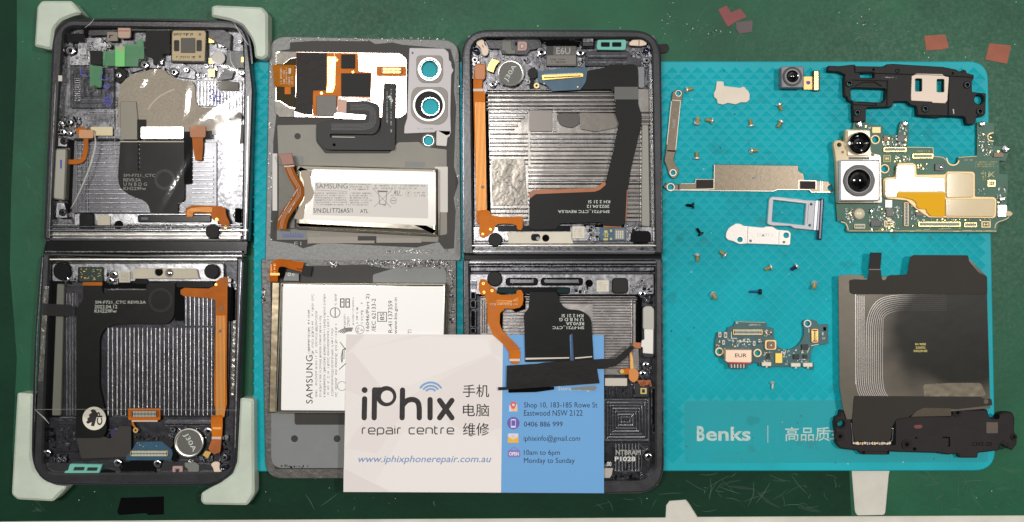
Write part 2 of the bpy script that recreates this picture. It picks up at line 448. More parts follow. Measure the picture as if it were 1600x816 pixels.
# ---------------- setting: table, green mat, teal mat ----------------
use(PX)
ZG, ZT = 0.6, 2.4
with part('table_top', None, kind='structure') as m:
    m.rect(-900, -700, 2500, 1600, -20, 0, WHITE_T)
CRK = mt('table_crack', (70, 64, 56), rough=0.8)
with one('cutting_mat', 'worn scratched dark green work mat under all the phone parts', 'work mat') as m:
    P0 = [(26, -500), (2300, -500), (2300, 803), (1540, 806), (1090, 808), (1078, 788), (1072, 781), (1046, 783), (1041, 790), (1040, 809), (700, 811), (300, 813), (24, 815), (19, 700), (26, 560), (15, 420), (17, 300), (22, 190), (26, 90)]
    m.prism(P0, 0, ZG, GREEN, 0.1, [rnd([(1331, 738), (1336, 800), (1340, 806), (1384, 805), (1390, 740), (1396, 725), (1331, 725)], 5)])
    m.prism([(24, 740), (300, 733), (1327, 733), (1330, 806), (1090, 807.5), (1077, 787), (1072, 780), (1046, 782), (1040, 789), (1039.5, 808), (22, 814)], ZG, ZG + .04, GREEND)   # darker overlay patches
    for i in range(150):      # knife scratches, mostly along the near edge and far right
        r = random.random()
        if r < .55: x, y = random.uniform(1050, 1600), random.uniform(738, 800)
        elif r < .75: x, y = random.uniform(26, 1050), random.uniform(772, 802)
        elif r < .9: x, y = random.uniform(1100, 1600), random.uniform(0, 90)
        else: x, y = random.uniform(0+28, 60), random.uniform(100, 800)
        if 1325 < x < 1400 and y > 720: continue
        a = random.uniform(0, math.pi); l = random.uniform(6, 42)
        x2, y2 = x + math.cos(a)*l, y + math.sin(a)*l
        if y2 > 800 or y2 < 0 or (1325 < x2 < 1400 and y2 > 720) or x2 < 28 or (1040 < x2 < 1092 and y2 > 778): continue
        xm, ym = (x+x2)/2 + random.uniform(-3, 3), (y+y2)/2 + random.uniform(-3, 3)
        m.ribbon([(x, y), (xm, ym), (x2, y2)], [0.25, random.uniform(.4, 1.0), 0.2], ZG + .05 + 0.004*(i % 9), ZG + 0.055 + 0.004*(i % 9), GSCR, sm=1)
    SCF = mt('pale_scuff', (120, 140, 126), rough=.6, alpha=.08)
    for i in range(34):
        x, y = random.choice([(random.uniform(1060, 1320), random.uniform(745, 795)), (random.uniform(1400, 1590), random.uniform(715, 795)), (random.uniform(1330, 1380), random.uniform(10, 90)), (random.uniform(28, 50), random.uniform(640, 800))])
        a = random.uniform(-.6, 1.2); l = random.uniform(10, 50)
        if (1325 < x < 1400 and y > 700) or (1040 < x < 1092 and y > 770): continue
        x2, y2 = min(x + math.cos(a)*l, 1596), min(y + math.sin(a)*l, 800)
        if 1315 < x2 < 1400 and y2 > 700: continue
        m.ribbon([(x, y), ((x+x2)/2 + random.uniform(-4, 4), (y+y2)/2 + random.uniform(-4, 4)), (x2, y2)], [0.5, random.uniform(2, 7), 0.5], ZG + .1 + .002*i, ZG + .1 + .002*i, SCF, sm=2)
    for i in range(240):
        x, y = random.uniform(28, 1600), random.choice([random.uniform(0, 95), random.uniform(738, 800), random.uniform(0, 800)])
        if (1035 < x < 1095 and y > 770) or (1320 < x < 1400 and y > 715): continue
        m.prism(circ(x, y, random.uniform(.3, .9), 6), ZG, ZG + 0.09, random.choice([CHALK, GSCR, GDK, GDK]))
    for (x, y, n, w, h) in ((1085, 45, 50, 30, 22), (1045, 30, 34, 12, 30), (1350, 45, 60, 20, 45), (1350, 30, 20, 8, 10), (1115, 52, 30, 26, 8), (30, 708, 20, 12, 14), (180, 15, 14, 8, 10)):
        for i in range(n):
            xx, yy = x + random.gauss(0, w/2), y + random.gauss(0, h/2)
            if yy < 92: m.prism(circ(xx, yy, random.uniform(.3, 1.1), 6), ZG, ZG + 0.06, random.choice([GSCR2, CHALK, GDK, GDK, GSCR]))
with one('left_strip', 'darker green strip along the left edge of the work mat', 'sheet') as m:
    m.prism([(-700, -500), (30, -500), (31, 90), (27, 190), (22, 300), (20, 420), (31, 560), (24, 700), (29, 815), (-700, 818)], 0.02, 0.3, GREEND)  # darker green strip beside the mat's left edge
TM = thing('repair_mat', 'turquoise silicone repair mat with raised diamond texture under loose phone parts', 'repair mat', 970, 420, ZG)
with part('mat_sheet', TM) as m:
    m.prism(rnd([(396, 96), (1544, 96), (1556, 736), (396, 737)], [6, 30, 34, 10], 8), ZG, ZT, TEAL, 0.35)
TEALF = mt('teal_matte_shaded_facet', (9, 159, 171), rough=.55, spec=.1, var=(18, .2))  # matte; shade of the upper facets is tinted into the colour
with part('diamond_texture', TM) as m:
    DX, DY = 19.6, 9.7
    for j in range(64):
        for i in range(60):
            x = 404 + i*DX + (DX/2 if j % 2 else 0); y = 114 + j*DY
            if x > 1536 or y > 716: continue
            if y > 622 and x > 1064: continue
            if x < 1034 and not (396 < x < 424 or 714 < x < 726): continue
            a = [px2w(x - DX*.47, y, ZT), px2w(x, y + DY*.94, ZT), px2w(x + DX*.47, y, ZT), px2w(x, y - DY*.94, ZT)]
            c = px2w(x, y, ZT)
            m.add([(p[0], p[1], ZT*.001 + 2e-6) for p in a] + [(c[0], c[1], (ZT + 0.30)*.001)], [(0, 1, 4), (1, 2, 4)], TEAL)
            m.add([(p[0], p[1], ZT*.001 + 2e-6) for p in a] + [(c[0], c[1], (ZT + 0.30)*.001)], [(2, 3, 4), (3, 0, 4)], TEALF)
with part('logo_panel', TM) as m:
    m.prism(rnd([(1070, 627), (1538, 624), (1544, 722), (1070, 724)], 6), ZT, ZT + 0.03, TEALS)
    use(E1); z = ZT + 0.1
    m.text('B', 182, 218, 34, 66, z, TEALW, bold=0.035)
    m.text('enks', 303, 219, 196, 62, z, TEALW, bold=0.022)
    m.rect(475, 183, 478, 258, z, z, TEALW)
    m.text('高品质', 650, 220, 196, 62, z, TEALW, bold=0.008); m.text('3', 760, 224, 22, 40, z, TEALW)
    use(PX)
    random.seed(11)
with part('grime', TM) as m:
    for i in range(230):
        x, y = random.uniform(1042, 1540), random.uniform(104, 728)
        m.prism(circ(x, y, random.choice([.4, .5, .7, 1.0]), 6), ZT + .05, ZT + 0.2 + (0.1 if y > 620 else 0), random.choice([TEALDK, TEALDK, TEALDK, TEALBR, VOID, CHALK]))

use(PX)
# ---------------- silicone corner protectors ----------------
G = 'silicone corner protectors round the film wrapped phone'
for pts, lab in (
    ([(57, 10), (64, 1), (111, 1), (128, 21), (112, 25), (95, 32), (84, 45), (80, 78), (53, 72)], 'milky silicone corner protector at the top left of the film wrapped phone'),
    ([(330, 10), (336, 8), (409, 11), (418, 21), (418, 87), (410, 93), (398, 90), (396, 70), (391, 58), (378, 40), (360, 32), (330, 26)], 'milky silicone corner protector at the top right of the film wrapped phone'),
    ([(26, 614), (51, 616), (49, 716), (54, 735), (69, 752), (87, 759), (105, 761), (82, 784), (26, 781), (17, 773)], 'milky silicone corner protector at the bottom left of the film wrapped phone'),
    ([(375, 622), (396, 624), (397, 772), (386, 790), (318, 789), (313, 784), (314, 771), (330, 762), (344, 755), (363, 741), (370, 722)], 'milky silicone corner protector at the bottom right of the film wrapped phone')):
    with one('corner_protector', lab, 'corner protector', G) as m:
        m.prism(rnd(pts, 4, 4), ZG, 8.2, SILI, 0.8)

# ---------------- small scraps ----------------
use(PX)
def tape(name, pts, mat, lab, cat, grp=None, h=0.12):
    with one(name, lab, cat, grp) as m: m.prism(pts, ZG + 0.03, ZG + 0.03 + h, mat, 0.02)
use(E2)
tape('tape_scrap', [(258, 42), (296, 24), (316, 54), (356, 38), (384, 74), (336, 96), (302, 118), (286, 96)], REDT, 'red heart shaped scrap of tape on the green mat', 'tape scrap')
tape('tape_scrap', [(336, 98), (410, 90), (408, 140), (352, 148), (338, 128)], PURT, 'purplish grey scrap of tape touching the red scrap', 'tape scrap')
tape('copper_tape', [(1163, 157), (1255, 151), (1271, 210), (1240, 218), (1170, 221)], COPT, 'copper tape square left of the other, above the black antenna bracket', 'copper tape', 'copper tape squares')
tape('copper_tape', [(1448, 190), (1544, 200), (1526, 280), (1430, 262)], COPT, 'tilted copper tape square nearer the right edge, lower of the two', 'copper tape', 'copper tape squares')
use(PX)
tape('black_tape', [(189, 778), (256, 776), (256, 804), (232, 805), (228, 802), (186, 805), (183, 800)], VOID, 'torn black tape strip on the green mat below the film wrapped phone', 'tape strip')
tape('black_tab', rnd([(1024, 70), (1042, 68), (1046, 74), (1042, 82), (1026, 84)], 3), BLK, 'short black tab poking out beside the top right of the bare phone', 'tab', h=1.5)

# ---------------- loose screws ----------------
def make_screw(shaft, head_m, lab, grp, L=9.5, hr=4.6, sr=2.7):
    # built lying along +x, head at the origin side
    r = bpy.data.objects.new('screw', None); r.empty_display_size = 0.002; COL.objects.link(r)
    r['label'] = lab; r['category'] = 'screw'; r['group'] = grp
    k = S; n = 16
    def tube(prof, mat, name):
        me = bpy.data.meshes.new(name); vs = []; fs = []
        for xx, rr in prof:
            for i in range(n):
                a = 2*math.pi*i/n; vs.append((xx*k, rr*k*math.cos(a), rr*k*math.sin(a)))
        for j in range(len(prof)-1):
            for i in range(n): fs.append((j*n+i, (j+1)*n+i, (j+1)*n+(i+1) % n, j*n+(i+1) % n))
        fs.append(tuple((len(prof)-1)*n+i for i in range(n))); fs.append(tuple(i for i in range(n))[::-1])
        me.from_pydata(vs, [], [f[::-1] for f in fs]); me.materials.append(mat)
        me.polygons.foreach_set('use_smooth', [True]*len(me.polygons)); me.update(); me.set_sharp_from_angle(angle=0.6)
        o = bpy.data.objects.new(name, me); COL.objects.link(o); o.parent = r; return o
    th = []
    x = 1.6
    while x < L - 1.2: th += [(x, sr*.78), (x+.45, sr), (x+.9, sr*.78)]; x += 0.95
    tube(th + [(L, sr*.55)], shaft, 'thread')
    h = tube([(-1.0, hr*.30), (-.2, hr*.32), (-.2, hr*.62), (-1.2, hr*.8), (-.6, hr), (.9, hr), (1.6, hr*.7), (1.6, sr*.8)], head_m, 'head')
    return r
def copy_tree(o, parent=None):
    c = o.copy(); COL.objects.link(c)
    if parent is not None: c.parent = parent
    for ch in [q for q in o.children]: copy_tree(ch, c)
    return c
GS, GB = 'loose silver and brass screws on the turquoise mat', 'loose black screws on the turquoise mat'
proto = make_screw(SCRG, SCRH, 'x', GS)
protok = make_screw(SCRK, SCRK, 'x', GB, L=10, hr=4.4, sr=2.2)
SCREWS = [   # head, tip (photo px), kind, label
 ((1072.5, 141), (1084, 138), 0, 'small brass screw beside the top hole of the long upright bracket'),
 ((1089, 192), (1090, 184), 1, 'short screw standing almost on its head, left of its close neighbour'),
 ((1113, 189), (1102, 187), 0, 'brass screw lying head right, beside the one standing on its head'),
 ((1174, 197), (1172, 186), 0, 'brass screw head down, below the cream foil plate'),
 ((1217, 163), (1222, 173), 0, 'screw head up and tip down, nearest below the small square camera'),
 ((1221, 190), (1214, 201), 0, 'screw tip lower left, second below the small square camera'),
 ((1173.5, 236), (1185, 235), 0, 'screw lying level with its head left, just above the wide steel bracket'),
 ((1089, 248), (1089, 238), 0, 'screw head down, just above the left end of the wide steel bracket'),
 ((1089.5, 398), (1090, 409), 0, 'screw head up, below the two small black screws'),
 ((1133, 399), (1124, 392), 0, 'screw with its head lower right, under the rounded end of the pale bracket'),
 ((1205, 417.5), (1194, 422), 0, 'brass screw left of the violet tipped screw'),
 ((1114, 460), (1118, 467.5), 1, 'screw tip down, left of the long blue black screw'),
 ((1272.5, 443), (1270, 451), 1, 'screw standing nearly on its tip, beside the charging coil'),
 ((1207, 598), (1207.5, 609), 2, 'thin grey screw alone below the charging port board'),
 ((1245, 416), (1234.5, 423), 3, 'screw with a violet tinted thread, right of a brass one'),
 ((1083, 321.5), (1072, 320.5), 4, 'small black screw lying level below the wide bracket, upper of the pair'),
 ((1095, 366), (1089, 357), 4, 'small black screw tilted with its head down, lower of the pair'),
 ((1188, 456), (1171, 456), 5, 'long blue black screw lying level with its head right'),
]
for i, ((hx, hy), (tx, ty), kd, lab) in enumerate(SCREWS):
    src = protok if kd >= 4 else proto
    o = src if lab is SCREWS[0][4-1] or kd == 4 and src.get('label') == 'x' else copy_tree(src)
    o['label'] = lab
    zc = ZT + 0.17 + 4.2*S*1000*0.8
    w = px2w(hx, hy, zc); t = px2w(tx, ty, zc); d = (t[0]-w[0], t[1]-w[1]); ln = math.hypot(*d)/S
    tilt = 0.0 if kd not in (1,) else -0.75
    o.location = (w[0], w[1], zc*0.001)
    o.rotation_euler = (0.4, tilt if tilt else 0.10, math.atan2(d[1], d[0]))
    o.scale = (1.12, 1.12, 1.12)
    if kd == 5: o.scale = (1.75, 1.0, 1.0)
    elif kd == 2: o.scale = (1.05, .85, .85)
    if kd in (2, 3, 5):
        for ch in o.children:
            if ch.name.startswith('thread'):
                ch.data = ch.data.copy(); ch.data.materials[0] = {2: SCRH, 3: SCRP, 5: SCRB}[kd]

use(PX)
random.seed(19)
STN = mt('faint_stain', (60, 92, 86), rough=.6, spec=.1, alpha=.09); STN2 = mt('faint_rust_stain', (110, 96, 80), rough=.6, spec=.1, alpha=.08)
with part('grime_smears', TM) as m:
    for i in range(70):
        x, y = random.uniform(1050, 1530), random.uniform(110, 725); r = random.uniform(3, 13); n = 14; e = random.uniform(.4, 1.2)
        m.prism([(x + r*random.uniform(.6, 1.15)*math.cos(k*2*math.pi/n), y + e*r*random.uniform(.6, 1.15)*math.sin(k*2*math.pi/n)) for k in range(n)], ZT + .34 + i*.002, ZT + .34 + i*.002, STN if i % 3 else STN2)
def arc_ribs(m, x0, y0, x1, y1, step, w, z0, z1, mat, vert=True, jit=0.0, broken=0.0):
    p = (x0 if vert else y0) + step/2; e = x1 if vert else y1
    while p < e:
        a, b = (y0, y1) if vert else (x0, x1)
        q = p + random.uniform(-jit, jit)
        segs = [(a, b)]
        if broken and random.random() < broken:
            c = random.uniform(a, b); segs = [(a, c - 3), (c + 3, b)]
        for (u, v) in segs:
            if v - u < 4: continue
            if vert: m.rect(q - w/2, u, q + w/2, v, z0, z1, mat, bev=min(0.12, (z1-z0)*.5))
            else: m.rect(u, q - w/2, v, q + w/2, z0, z1, mat, bev=min(0.12, (z1-z0)*.5))
        p += step
def machined(m, x0, y0, x1, y1, n, z, mats, hmin=.1, hmax=.5, smin=6, smax=26):   # clutter of milled steps and lugs
    for i in range(n):
        w, h = random.uniform(smin, smax), random.uniform(smin, smax)
        if random.random() < .5: w *= .35
        x, y = random.uniform(x0, max(x0+1, x1-w)), random.uniform(y0, max(y0+1, y1-h))
        p = box4(x, y, min(x+w, x1), min(y+h, y1))
        hh = random.uniform(hmin, hmax)
        m.prism(rnd(p, min(w, h)*.3, 3), z, z + hh + i*0.004, random.choice(mats), 0.08)
def frame_ring(name, T, outer, inner, z0, z1, mat, bev=0.5):
    with part(name, T) as m: m.prism(outer, z0, z1, mat, bev, [inner])
def smd(m, x0, y0, x1, y1, n, z, smin=4, smax=9, mats=None):
    mats = mats or [SOLD, SOLD, CHIPG, CHIPK, GOLD, SILK, CHIPB]
    for i in range(n):
        w = random.uniform(smin, smax); h = w*random.uniform(.45, .7)
        if random.random() < .5: w, h = h, w
        x, y = random.uniform(x0, x1-w), random.uniform(y0, y1-h)
        b = random.choice(mats)
        m.rect(x, y, x+w, y+h, z, z + random.uniform(.15, .4) + i*.002, b)
        if random.random() < .5 and b is not SOLD:
            if w > h: m.rect(x, y, x+w*.25, y+h, z, z+.45+i*.002, SOLD); m.rect(x+w*.75, y, x+w, y+h, z, z+.45+i*.002, SOLD)
            else: m.rect(x, y, x+w, y+h*.25, z, z+.45+i*.002, SOLD); m.rect(x, y+h*.75, x+w, y+h, z, z+.45+i*.002, SOLD)
def conn(T, name, x0, y0, x1, y1, z, body, pins, vert=False, n=14, base=None):
    # board to board connector: raised rim, recessed bar, two pin rows
    with part(name, T) as m:
        w, h = x1-x0, y1-y0
        if base: m.rect(x0-4, y0-4, x1+4, y1+4, z-.1, z+.15, base, r=3)
        t = min(w, h)*.2
        m.prism(rnd(box4(x0, y0, x1, y1), min(w, h)*.25), z, z+.7, body, .08, [box4(x0+t, y0+t, x1-t, y1-t)])
        m.rect(x0+t, y0+t, x1-t, y1-t, z, z+.25, CHIPK)
    with part('contact_pins', m.obj) as m:
        for i in range(n):
            if not vert:
                u = x0+t*1.5 + (w-3*t)*(i+.5)/n; d = (w-3*t)/n*.55
                m.rect(u-d/2, y0+t*.3, u+d/2, y0+h*.44, z+.25, z+.74, pins); m.rect(u-d/2, y0+h*.56, u+d/2, y1-t*.3, z+.25, z+.74, pins)
            else:
                u = y0+t*1.5 + (h-3*t)*(i+.5)/n; d = (h-3*t)/n*.55
                m.rect(x0+t*.3, u-d/2, x0+w*.44, u+d/2, z+.25, z+.74, pins); m.rect(x0+w*.56, u-d/2, x1-t*.3, u+d/2, z+.25, z+.74, pins)
def pads(T, name, lst, z0, z1, mat, bev=0.05, r=2):
    for b in lst:
        with part(name, T) as m: m.prism(rnd(b if len(b) != 4 or isinstance(b[0], tuple) else box4(*b), r), z0, z1, mat, bev)
def screws(T, lst, z, mat=CHROME):
    for x, y, r in lst:
        with part('screw', T) as m: m.screw(x, y, r, z, mat, VOID)
def motor(T, x, y, r, z, rot, ang_dy=1):
    with part('vibration_motor', T) as m:
        m.lathe(x, y, [(r, z-1.2), (r, z), (r*.93, z+.12), (r*.9, z+.02), (r*.86, z)], SILV, 40)
        m.disc(x, y, r*.87, z-.1, z+.06, mt('motor_cap', (84, 82, 78), rough=.45, bump=(1500, .02)), n=40)
        m.text('J30A', x, y, r*1.35, r*.42, z+.075, SILK, rot=rot)

# =====================================================================
# FILM WRAPPED PHONE (left)
# =====================================================================
use(PX)
T1 = thing('phone_chassis', 'opened folding phone frame wrapped in clear film, leftmost on the bench', 'phone frame', 225, 395, ZG, 'opened folding phone frames')
B, F, R = ZG, 3.6, 7.6       # underside, inner floor, rim
OU = rnd([(84, 31), (384, 33), (396, 140), (388, 377), (69, 375)], [34, 36, 4, 4, 4], 8)
IU = rnd([(100, 42), (378, 46), (381, 130), (377, 373), (79, 373)], [16, 20, 4, 4, 4], 5)
frame_ring('upper_rim', T1, OU, IU, B, R, RIM, .6)
OL = rnd([(66, 396), (381, 402), (370, 757), (50, 758)], [4, 4, 44, 44], 9)
IL = rnd([(78, 399), (370, 404), (362, 738), (66, 740)], [6, 6, 22, 22], 6)
frame_ring('lower_rim', T1, OL, IL, B, R, RIM, .6)
with part('upper_edge_band', T1) as m:
    m.prism(rib_outline(chaikin([(70, 372), (77, 205), (82, 105), (83, 62), (93, 42), (114, 29), (362, 33), (380, 43), (390, 62), (394, 100)], 2), 3.2), R - .4, R + .05, RIMG, .1)
with part('lower_edge_band', T1) as m:
    m.prism(rib_outline(chaikin([(66, 400), (56, 515), (51, 679), (51, 716), (58, 737), (72, 751), (90, 756), (318, 758), (344, 752), (362, 738), (368, 720), (371, 640), (379, 410)], 2), 3.2), R - .4, R + .05, RIMG, .1)
with part('upper_floor', T1) as m:
    m.prism([(90, 38), (384, 38), (384, 372), (74, 372)], B + .4, F, CHASD)
with part('lower_floor', T1) as m:
    m.prism([(70, 402), (374, 404), (366, 745), (62, 745)], B + .4, F, CHASDD)
with part('hinge', T1) as m:
    m.prism([(72, 374), (388, 376), (386, 398), (67, 396)], B, R - 2.2, BLK2, .3)
    m.prism([(80, 350), (376, 350), (376, 373), (80, 373)], B, R - 1.4, CHAS, .2)
    for y0, y1, z, mt_ in ((352, 356, R-.2, CHASD), (357, 363, R+.05, CHROME), (365, 370, R-.4, SILV), (372, 376, R-.5, CHROME), (392, 395, R-1.0, CHASD), (398, 401, R-.1, CHROME), (404, 407, R-.4, SILV)):
        m.prism(box4(72 if y0 < 380 else 68, y0, 388 if y0 < 380 else 380, y1), B + 2, z, mt_, .5)
for pl in ([(87, 130), (81, 250), (77, 372)], [(388, 150), (386, 260), (383, 374)], [(67, 402), (58, 520), (54, 660)], [(377, 408), (371, 560), (367, 700)]):
    with part('side_rail', T1) as m: m.ribbon(pl, 1.6, R - .1, R + .12, CHAS, .06)
use(A2)
with part('magnet', T1) as m: m.rect(470, 545, 560, 645, F, R - .6, BLK2, r=22, bev=.3)
with part('magnet', T1) as m: m.disc(1265, 655, 44, F, R + .15, BLKM, .25)
with part('hole_plug', T1) as m: m.disc(705, 615, 25, F, R - .8, VOID)
with part('label_sticker', T1) as m: m.rect(580, 560, 655, 630, F, R - 1, PALE, r=3)
with part('hinge_block', T1) as m: m.rect(440, 545, 1300, 655, F, R - 1.6, CHAS, r=10, bev=.3)
for a, b in ((755, 1000), (1008, 1215)):
    with part('chrome_slot', T1) as m:
        m.prism(rnd(box4(a, 608, b, 658), 22), F, R - .9, CHROME, .3, [rnd(box4(a+20, 622, b-20, 645), 9)])
        m.rect(a+22, 624, b-22, 643, F, R - 1.5, SILV, r=8, bev=.4)
with part('connector_bar', T1) as m:
    m.rect(818, 555, 1258, 602, F, R - 1.0, BLK2, r=14, bev=.35)
    m.rect(840, 570, 880, 585, F, R - .9, BLUEB, r=4)
# side key assembly
with part('side_key', T1) as m:
    m.prism(rnd([(330, 160), (398, 160), (385, 470), (315, 462)], 16), F, R + .0, SILV if False else mt('grey_key', (150, 148, 138), rough=.35, metal=.3), .4)
    m.rect(358, 228, 368, 280, R, R + .03, BINK)
with part('key_bracket', T1) as m:
    m.prism(rnd([(345, 95), (405, 95), (400, 152), (342, 150)], 8), F, R - .8, CHAS, .2); m.prism(rnd([(335, 480), (385, 480), (405, 575), (330, 575)], 14), F, R - .8, CHAS, .2)
screws(T1, [(382, 117, 22), (374, 542, 22)], R - .5, CHIPK)
with part('vertical_channel', T1) as m: m.prism([(420, 110), (440, 110), (432, 540), (400, 540)], F, F + .5, VOID)
# battery bay ribs
with part('bay_plate', T1) as m:
    m.prism([(442, 120), (1290, 125), (1290, 545), (425, 545)], F, F + .8, mt('fine_milled_plate', (88, 88, 92), rough=.24, metal=1.0, bump=(120, .03), var=(90, .25)), .1)
random.seed(3)
with part('bay_ribs', T1) as m:
    arc_ribs(m, 455, 125, 1100, 545, 26.5, 7, F + .8, F + 1.3, CHAS, vert=False, jit=1)
    arc_ribs(m, 1140, 200, 1270, 480, 26.5, 7, F + .8, F + 1.3, CHAS, vert=False, jit=1)
    m.rect(440, 100, 700, 112, F, F + 2, BLK2)
    for x in (455, 480, 505, 520): m.rect(x, 125, x+4, 540, F + .8, F + 1.55, CHASD)
with part('display_cable', T1) as m:
    m.prism(rnd([(715, 112), (822, 112), (822, 290), (832, 290), (832, 112), (1096, 112), (1098, 470), (1060, 492), (1060, 582), (905, 582), (895, 540), (880, 492), (850, 468), (770, 440), (708, 390), (702, 330)], [2, 2, 1, 1, 2, 2, 20, 6, 4, 4, 20, 20, 20, 60, 50, 10], 6), F + 1.7, F + 2.1, FLEX, .08)
    m.rect(712, 117, 1094, 123, F + 2.1, F + 2.14, PALE)
    z = F + 2.13
    for i, (t, w) in enumerate((('SM-F721_CTC', 190), ('REV0.5A', 105), ('U N B D G', 140), ('KH229Fw', 135))):
        m.text(t, 735 + w/2, 322 + i*25.5, w, 20, z, SILKG, bold=.01)
    for r in (48, 54, 60): m.prism(circ(980, 345, r, 30), z, z, FLEXG, 0, [circ(980, 345, r-1.2, 30)])
with part('cable_stiffener', T1) as m:
    m.prism(rnd(box4(836, 30, 1094, 104), 12), F + 1.6, F + 2.4, SILV, .1)
with part('cable_stiffener', T1) as m:
    m.prism(rnd([(715, -120), (810, -120), (822, 0), (824, 108), (716, 108)], 8), F + 1.6, F + 2.2, mt('grey_shield_foil', (136, 132, 122), rough=.5, metal=.5), .1)
with part('black_foam', T1) as m:
    m.prism([(816, -12), (866, -12), (866, 25), (836, 30), (832, 104), (816, 104)], F + 1.6, F + 2.5, BLKM)
    m.prism([(1094, 60), (1262, 55), (1262, 100), (1140, 104), (1140, 368), (1098, 374)], F + 1.4, F + 1.9, VOID)
with part('orange_flex_cable', T1) as m:
    m.ribbon([(1175, 70), (1178, 150), (1182, 232)], [64, 62, 40], F + 2.0, F + 2.2, OR)
    m.rect(1130, 25, 1224, 96, F + 2.1, F + 2.7, mt('dull_orange_pad', (188, 118, 64), rough=.45), r=14, bev=.1)
with part('orange_flex_cable', T1) as m:
    m.prism(chaikin([(1106, 498), (1250, 500), (1340, 505), (1345, 560), (1368, 600), (1366, 655), (1320, 656), (1312, 600), (1262, 588), (1255, 545), (1150, 540), (1150, 572), (1104, 572)], 1, True), R - .9, R - .6, OR, .05)
    for x, y in ((1290, 583), (1342, 628)): m.disc(x, y, 9, R - .6, R - .5, GOLD, hole=4)
    for i in range(5): m.ribbon([(1115+i*7, 566), (1116+i*7, 520+i*3), (1200, 512+i*6), (1262, 512+i*6)], 2, R - .6, R - .57, ORL, sm=1)
with part('button_flex_cable', T1) as m:
    m.ribbon([(512, 60), (510, 200), (480, 242), (398, 240)], 28, F + 1.9, F + 2.2, OR, .04, sm=2)
    m.prism(rnd([(448, 45), (480, 28), (512, 40), (512, 100), (470, 100)], 8), F + 2, F + 2.4, OR, .1)
    m.rect(468, 48, 556, 100, F + 2.2, F + 2.9, mt('salmon_pad', (222, 164, 118), rough=.5), r=12, bev=.1)
with part('foil_pad', T1) as m: m.rect(540, 32, 670, 84, F + .6, F + 1.2, mt('wrinkled_foil', (206, 196, 160), rough=.45, metal=.3), r=2)
screws(T1, [(362, 10, 20), (412, 5, 22), (372, 62, 24), (412, 70, 20), (1408, 560, 20)], F + 1.2)
with part('edge_gasket', T1) as m:
    m.rect(1390, 20, 1478, 128, F + .4, F + 1.5, mt('dark_grey_pad', (92, 90, 86), rough=.5)); m.rect(1398, 515, 1430, 600, F + 1, F + 2.0, VOID, r=6)
# top electronics
use(A1)
with part('antenna_frame', T1) as m:
    m.prism(rnd([(500, 172), (850, 160), (1330, 175), (1375, 205), (1370, 300), (1240, 225), (1240, 185), (700, 185), (640, 210), (530, 215)], 6), F + 1, R - 1.6, RIM, .15)
    m.rect(400, 200, 505, 250, F + 1, R - 1.4, BLK2, r=8); m.rect(845, 150, 1245, 172, F + 1, R - .9, VOID)
    m.prism([(498, 160), (700, 160), (700, 175), (525, 178), (520, 205), (498, 205)], F, R - 1, VOID)
with part('rubber_gasket', T1) as m:
    m.rect(700, 150, 776, 228, R - 1.6, R - .6, PINKG, r=18, bev=.2); m.rect(702, 182, 770, 187, R - .6, R - .57, REDP)
with part('rubber_gasket', T1) as m:
    m.prism(rnd(box4(636, 190, 700, 245), 8), R - 2.2, R - 1.2, mt('greige_rubber', (160, 148, 138), rough=.6), .1); m.prism([(650, 208), (672, 208), (672, 213), (656, 213), (656, 228), (650, 228)], R - 1.2, R - 1.15, VOID)
random.seed(5)
with part('machined_lugs', T1) as m:
    m.prism(rnd([(465, 240), (490, 225), (600, 222), (640, 260), (640, 300), (600, 392), (410, 392), (412, 340), (460, 320)], 12), F, F + 1.2, CHAS, .2)
    machined(m, 410, 230, 640, 390, 46, F + 1.2, [CHAS, CHROME, CHASD, CHAS])
    m.prism(rnd([(770, 400), (900, 350), (1100, 380), (1165, 420), (1165, 475), (1060, 462), (980, 405), (860, 412), (775, 440)], 10), F, F + 1.0, CHASD, .2)
    machined(m, 1165, 370, 1340, 480, 26, F + .6, [CHROME, CHAS, RIB]); machined(m, 1280, 200, 1380, 300, 16, F + .6, [CHAS, CHROME, CHASD])
    machined(m, 700, 370, 1100, 430, 22, F + .8, [CHAS, CHROME, CHASD]); machined(m, 350, 690, 480, 800, 34, F + .6, [CHROME, BLK2, CHAS, SCRG])
with part('milled_block', T1) as m:
    m.prism(rnd(box4(418, 402, 682, 645), 10), F, F + .9, CHASDD, .15)
    for k in range(5):
        o = k*22
        m.prism(box4(430+o, 412+o*.9, 672-o, 636-o*.9), F + .9, F + 1.15, CHASDD if k % 2 else CHASD, .08, [box4(436+o, 418+o*.9, 666-o, 630-o*.9)])
    arc_ribs(m, 440, 460, 480, 600, 13, 5, F + 1.15, F + 1.4, RIB, vert=False)
with part('milled_block', T1) as m:
    m.rect(520, 655, 682, 770, F, F + .9, CHASD, r=6, bev=.1); arc_ribs(m, 530, 665, 675, 730, 12, 5, F + .9, F + 1.15, CHAS, vert=False)
with part('milled_channels', T1) as m:
    m.prism([(1168, 480), (1440, 480), (1440, 800), (1340, 800), (1335, 640), (1190, 632), (1168, 610)], F, F + .8, CHASD, .1)
    arc_ribs(m, 1172, 484, 1290, 628, 20, 8, F + .8, F + 1.4, RIB); arc_ribs(m, 1290, 545, 1440, 650, 20, 8, F + .8, F + 1.4, RIB)
    arc_ribs(m, 1345, 640, 1385, 790, 20, 8, F + .8, F + 1.4, RIB)
with part('grey_pad', T1) as m: m.prism(rnd([(1285, 490), (1330, 480), (1420, 488), (1420, 540), (1300, 538)], 10), F + 1.2, F + 1.8, mt('warm_grey_pad', (118, 112, 104), rough=.6), .1)
with part('grey_pad', T1) as m: m.prism(rnd([(1355, 690), (1375, 655), (1420, 660), (1442, 690), (1430, 722), (1365, 722)], 12), F + 1.2, F + 1.9, MATS['warm_grey_pad'], .1)
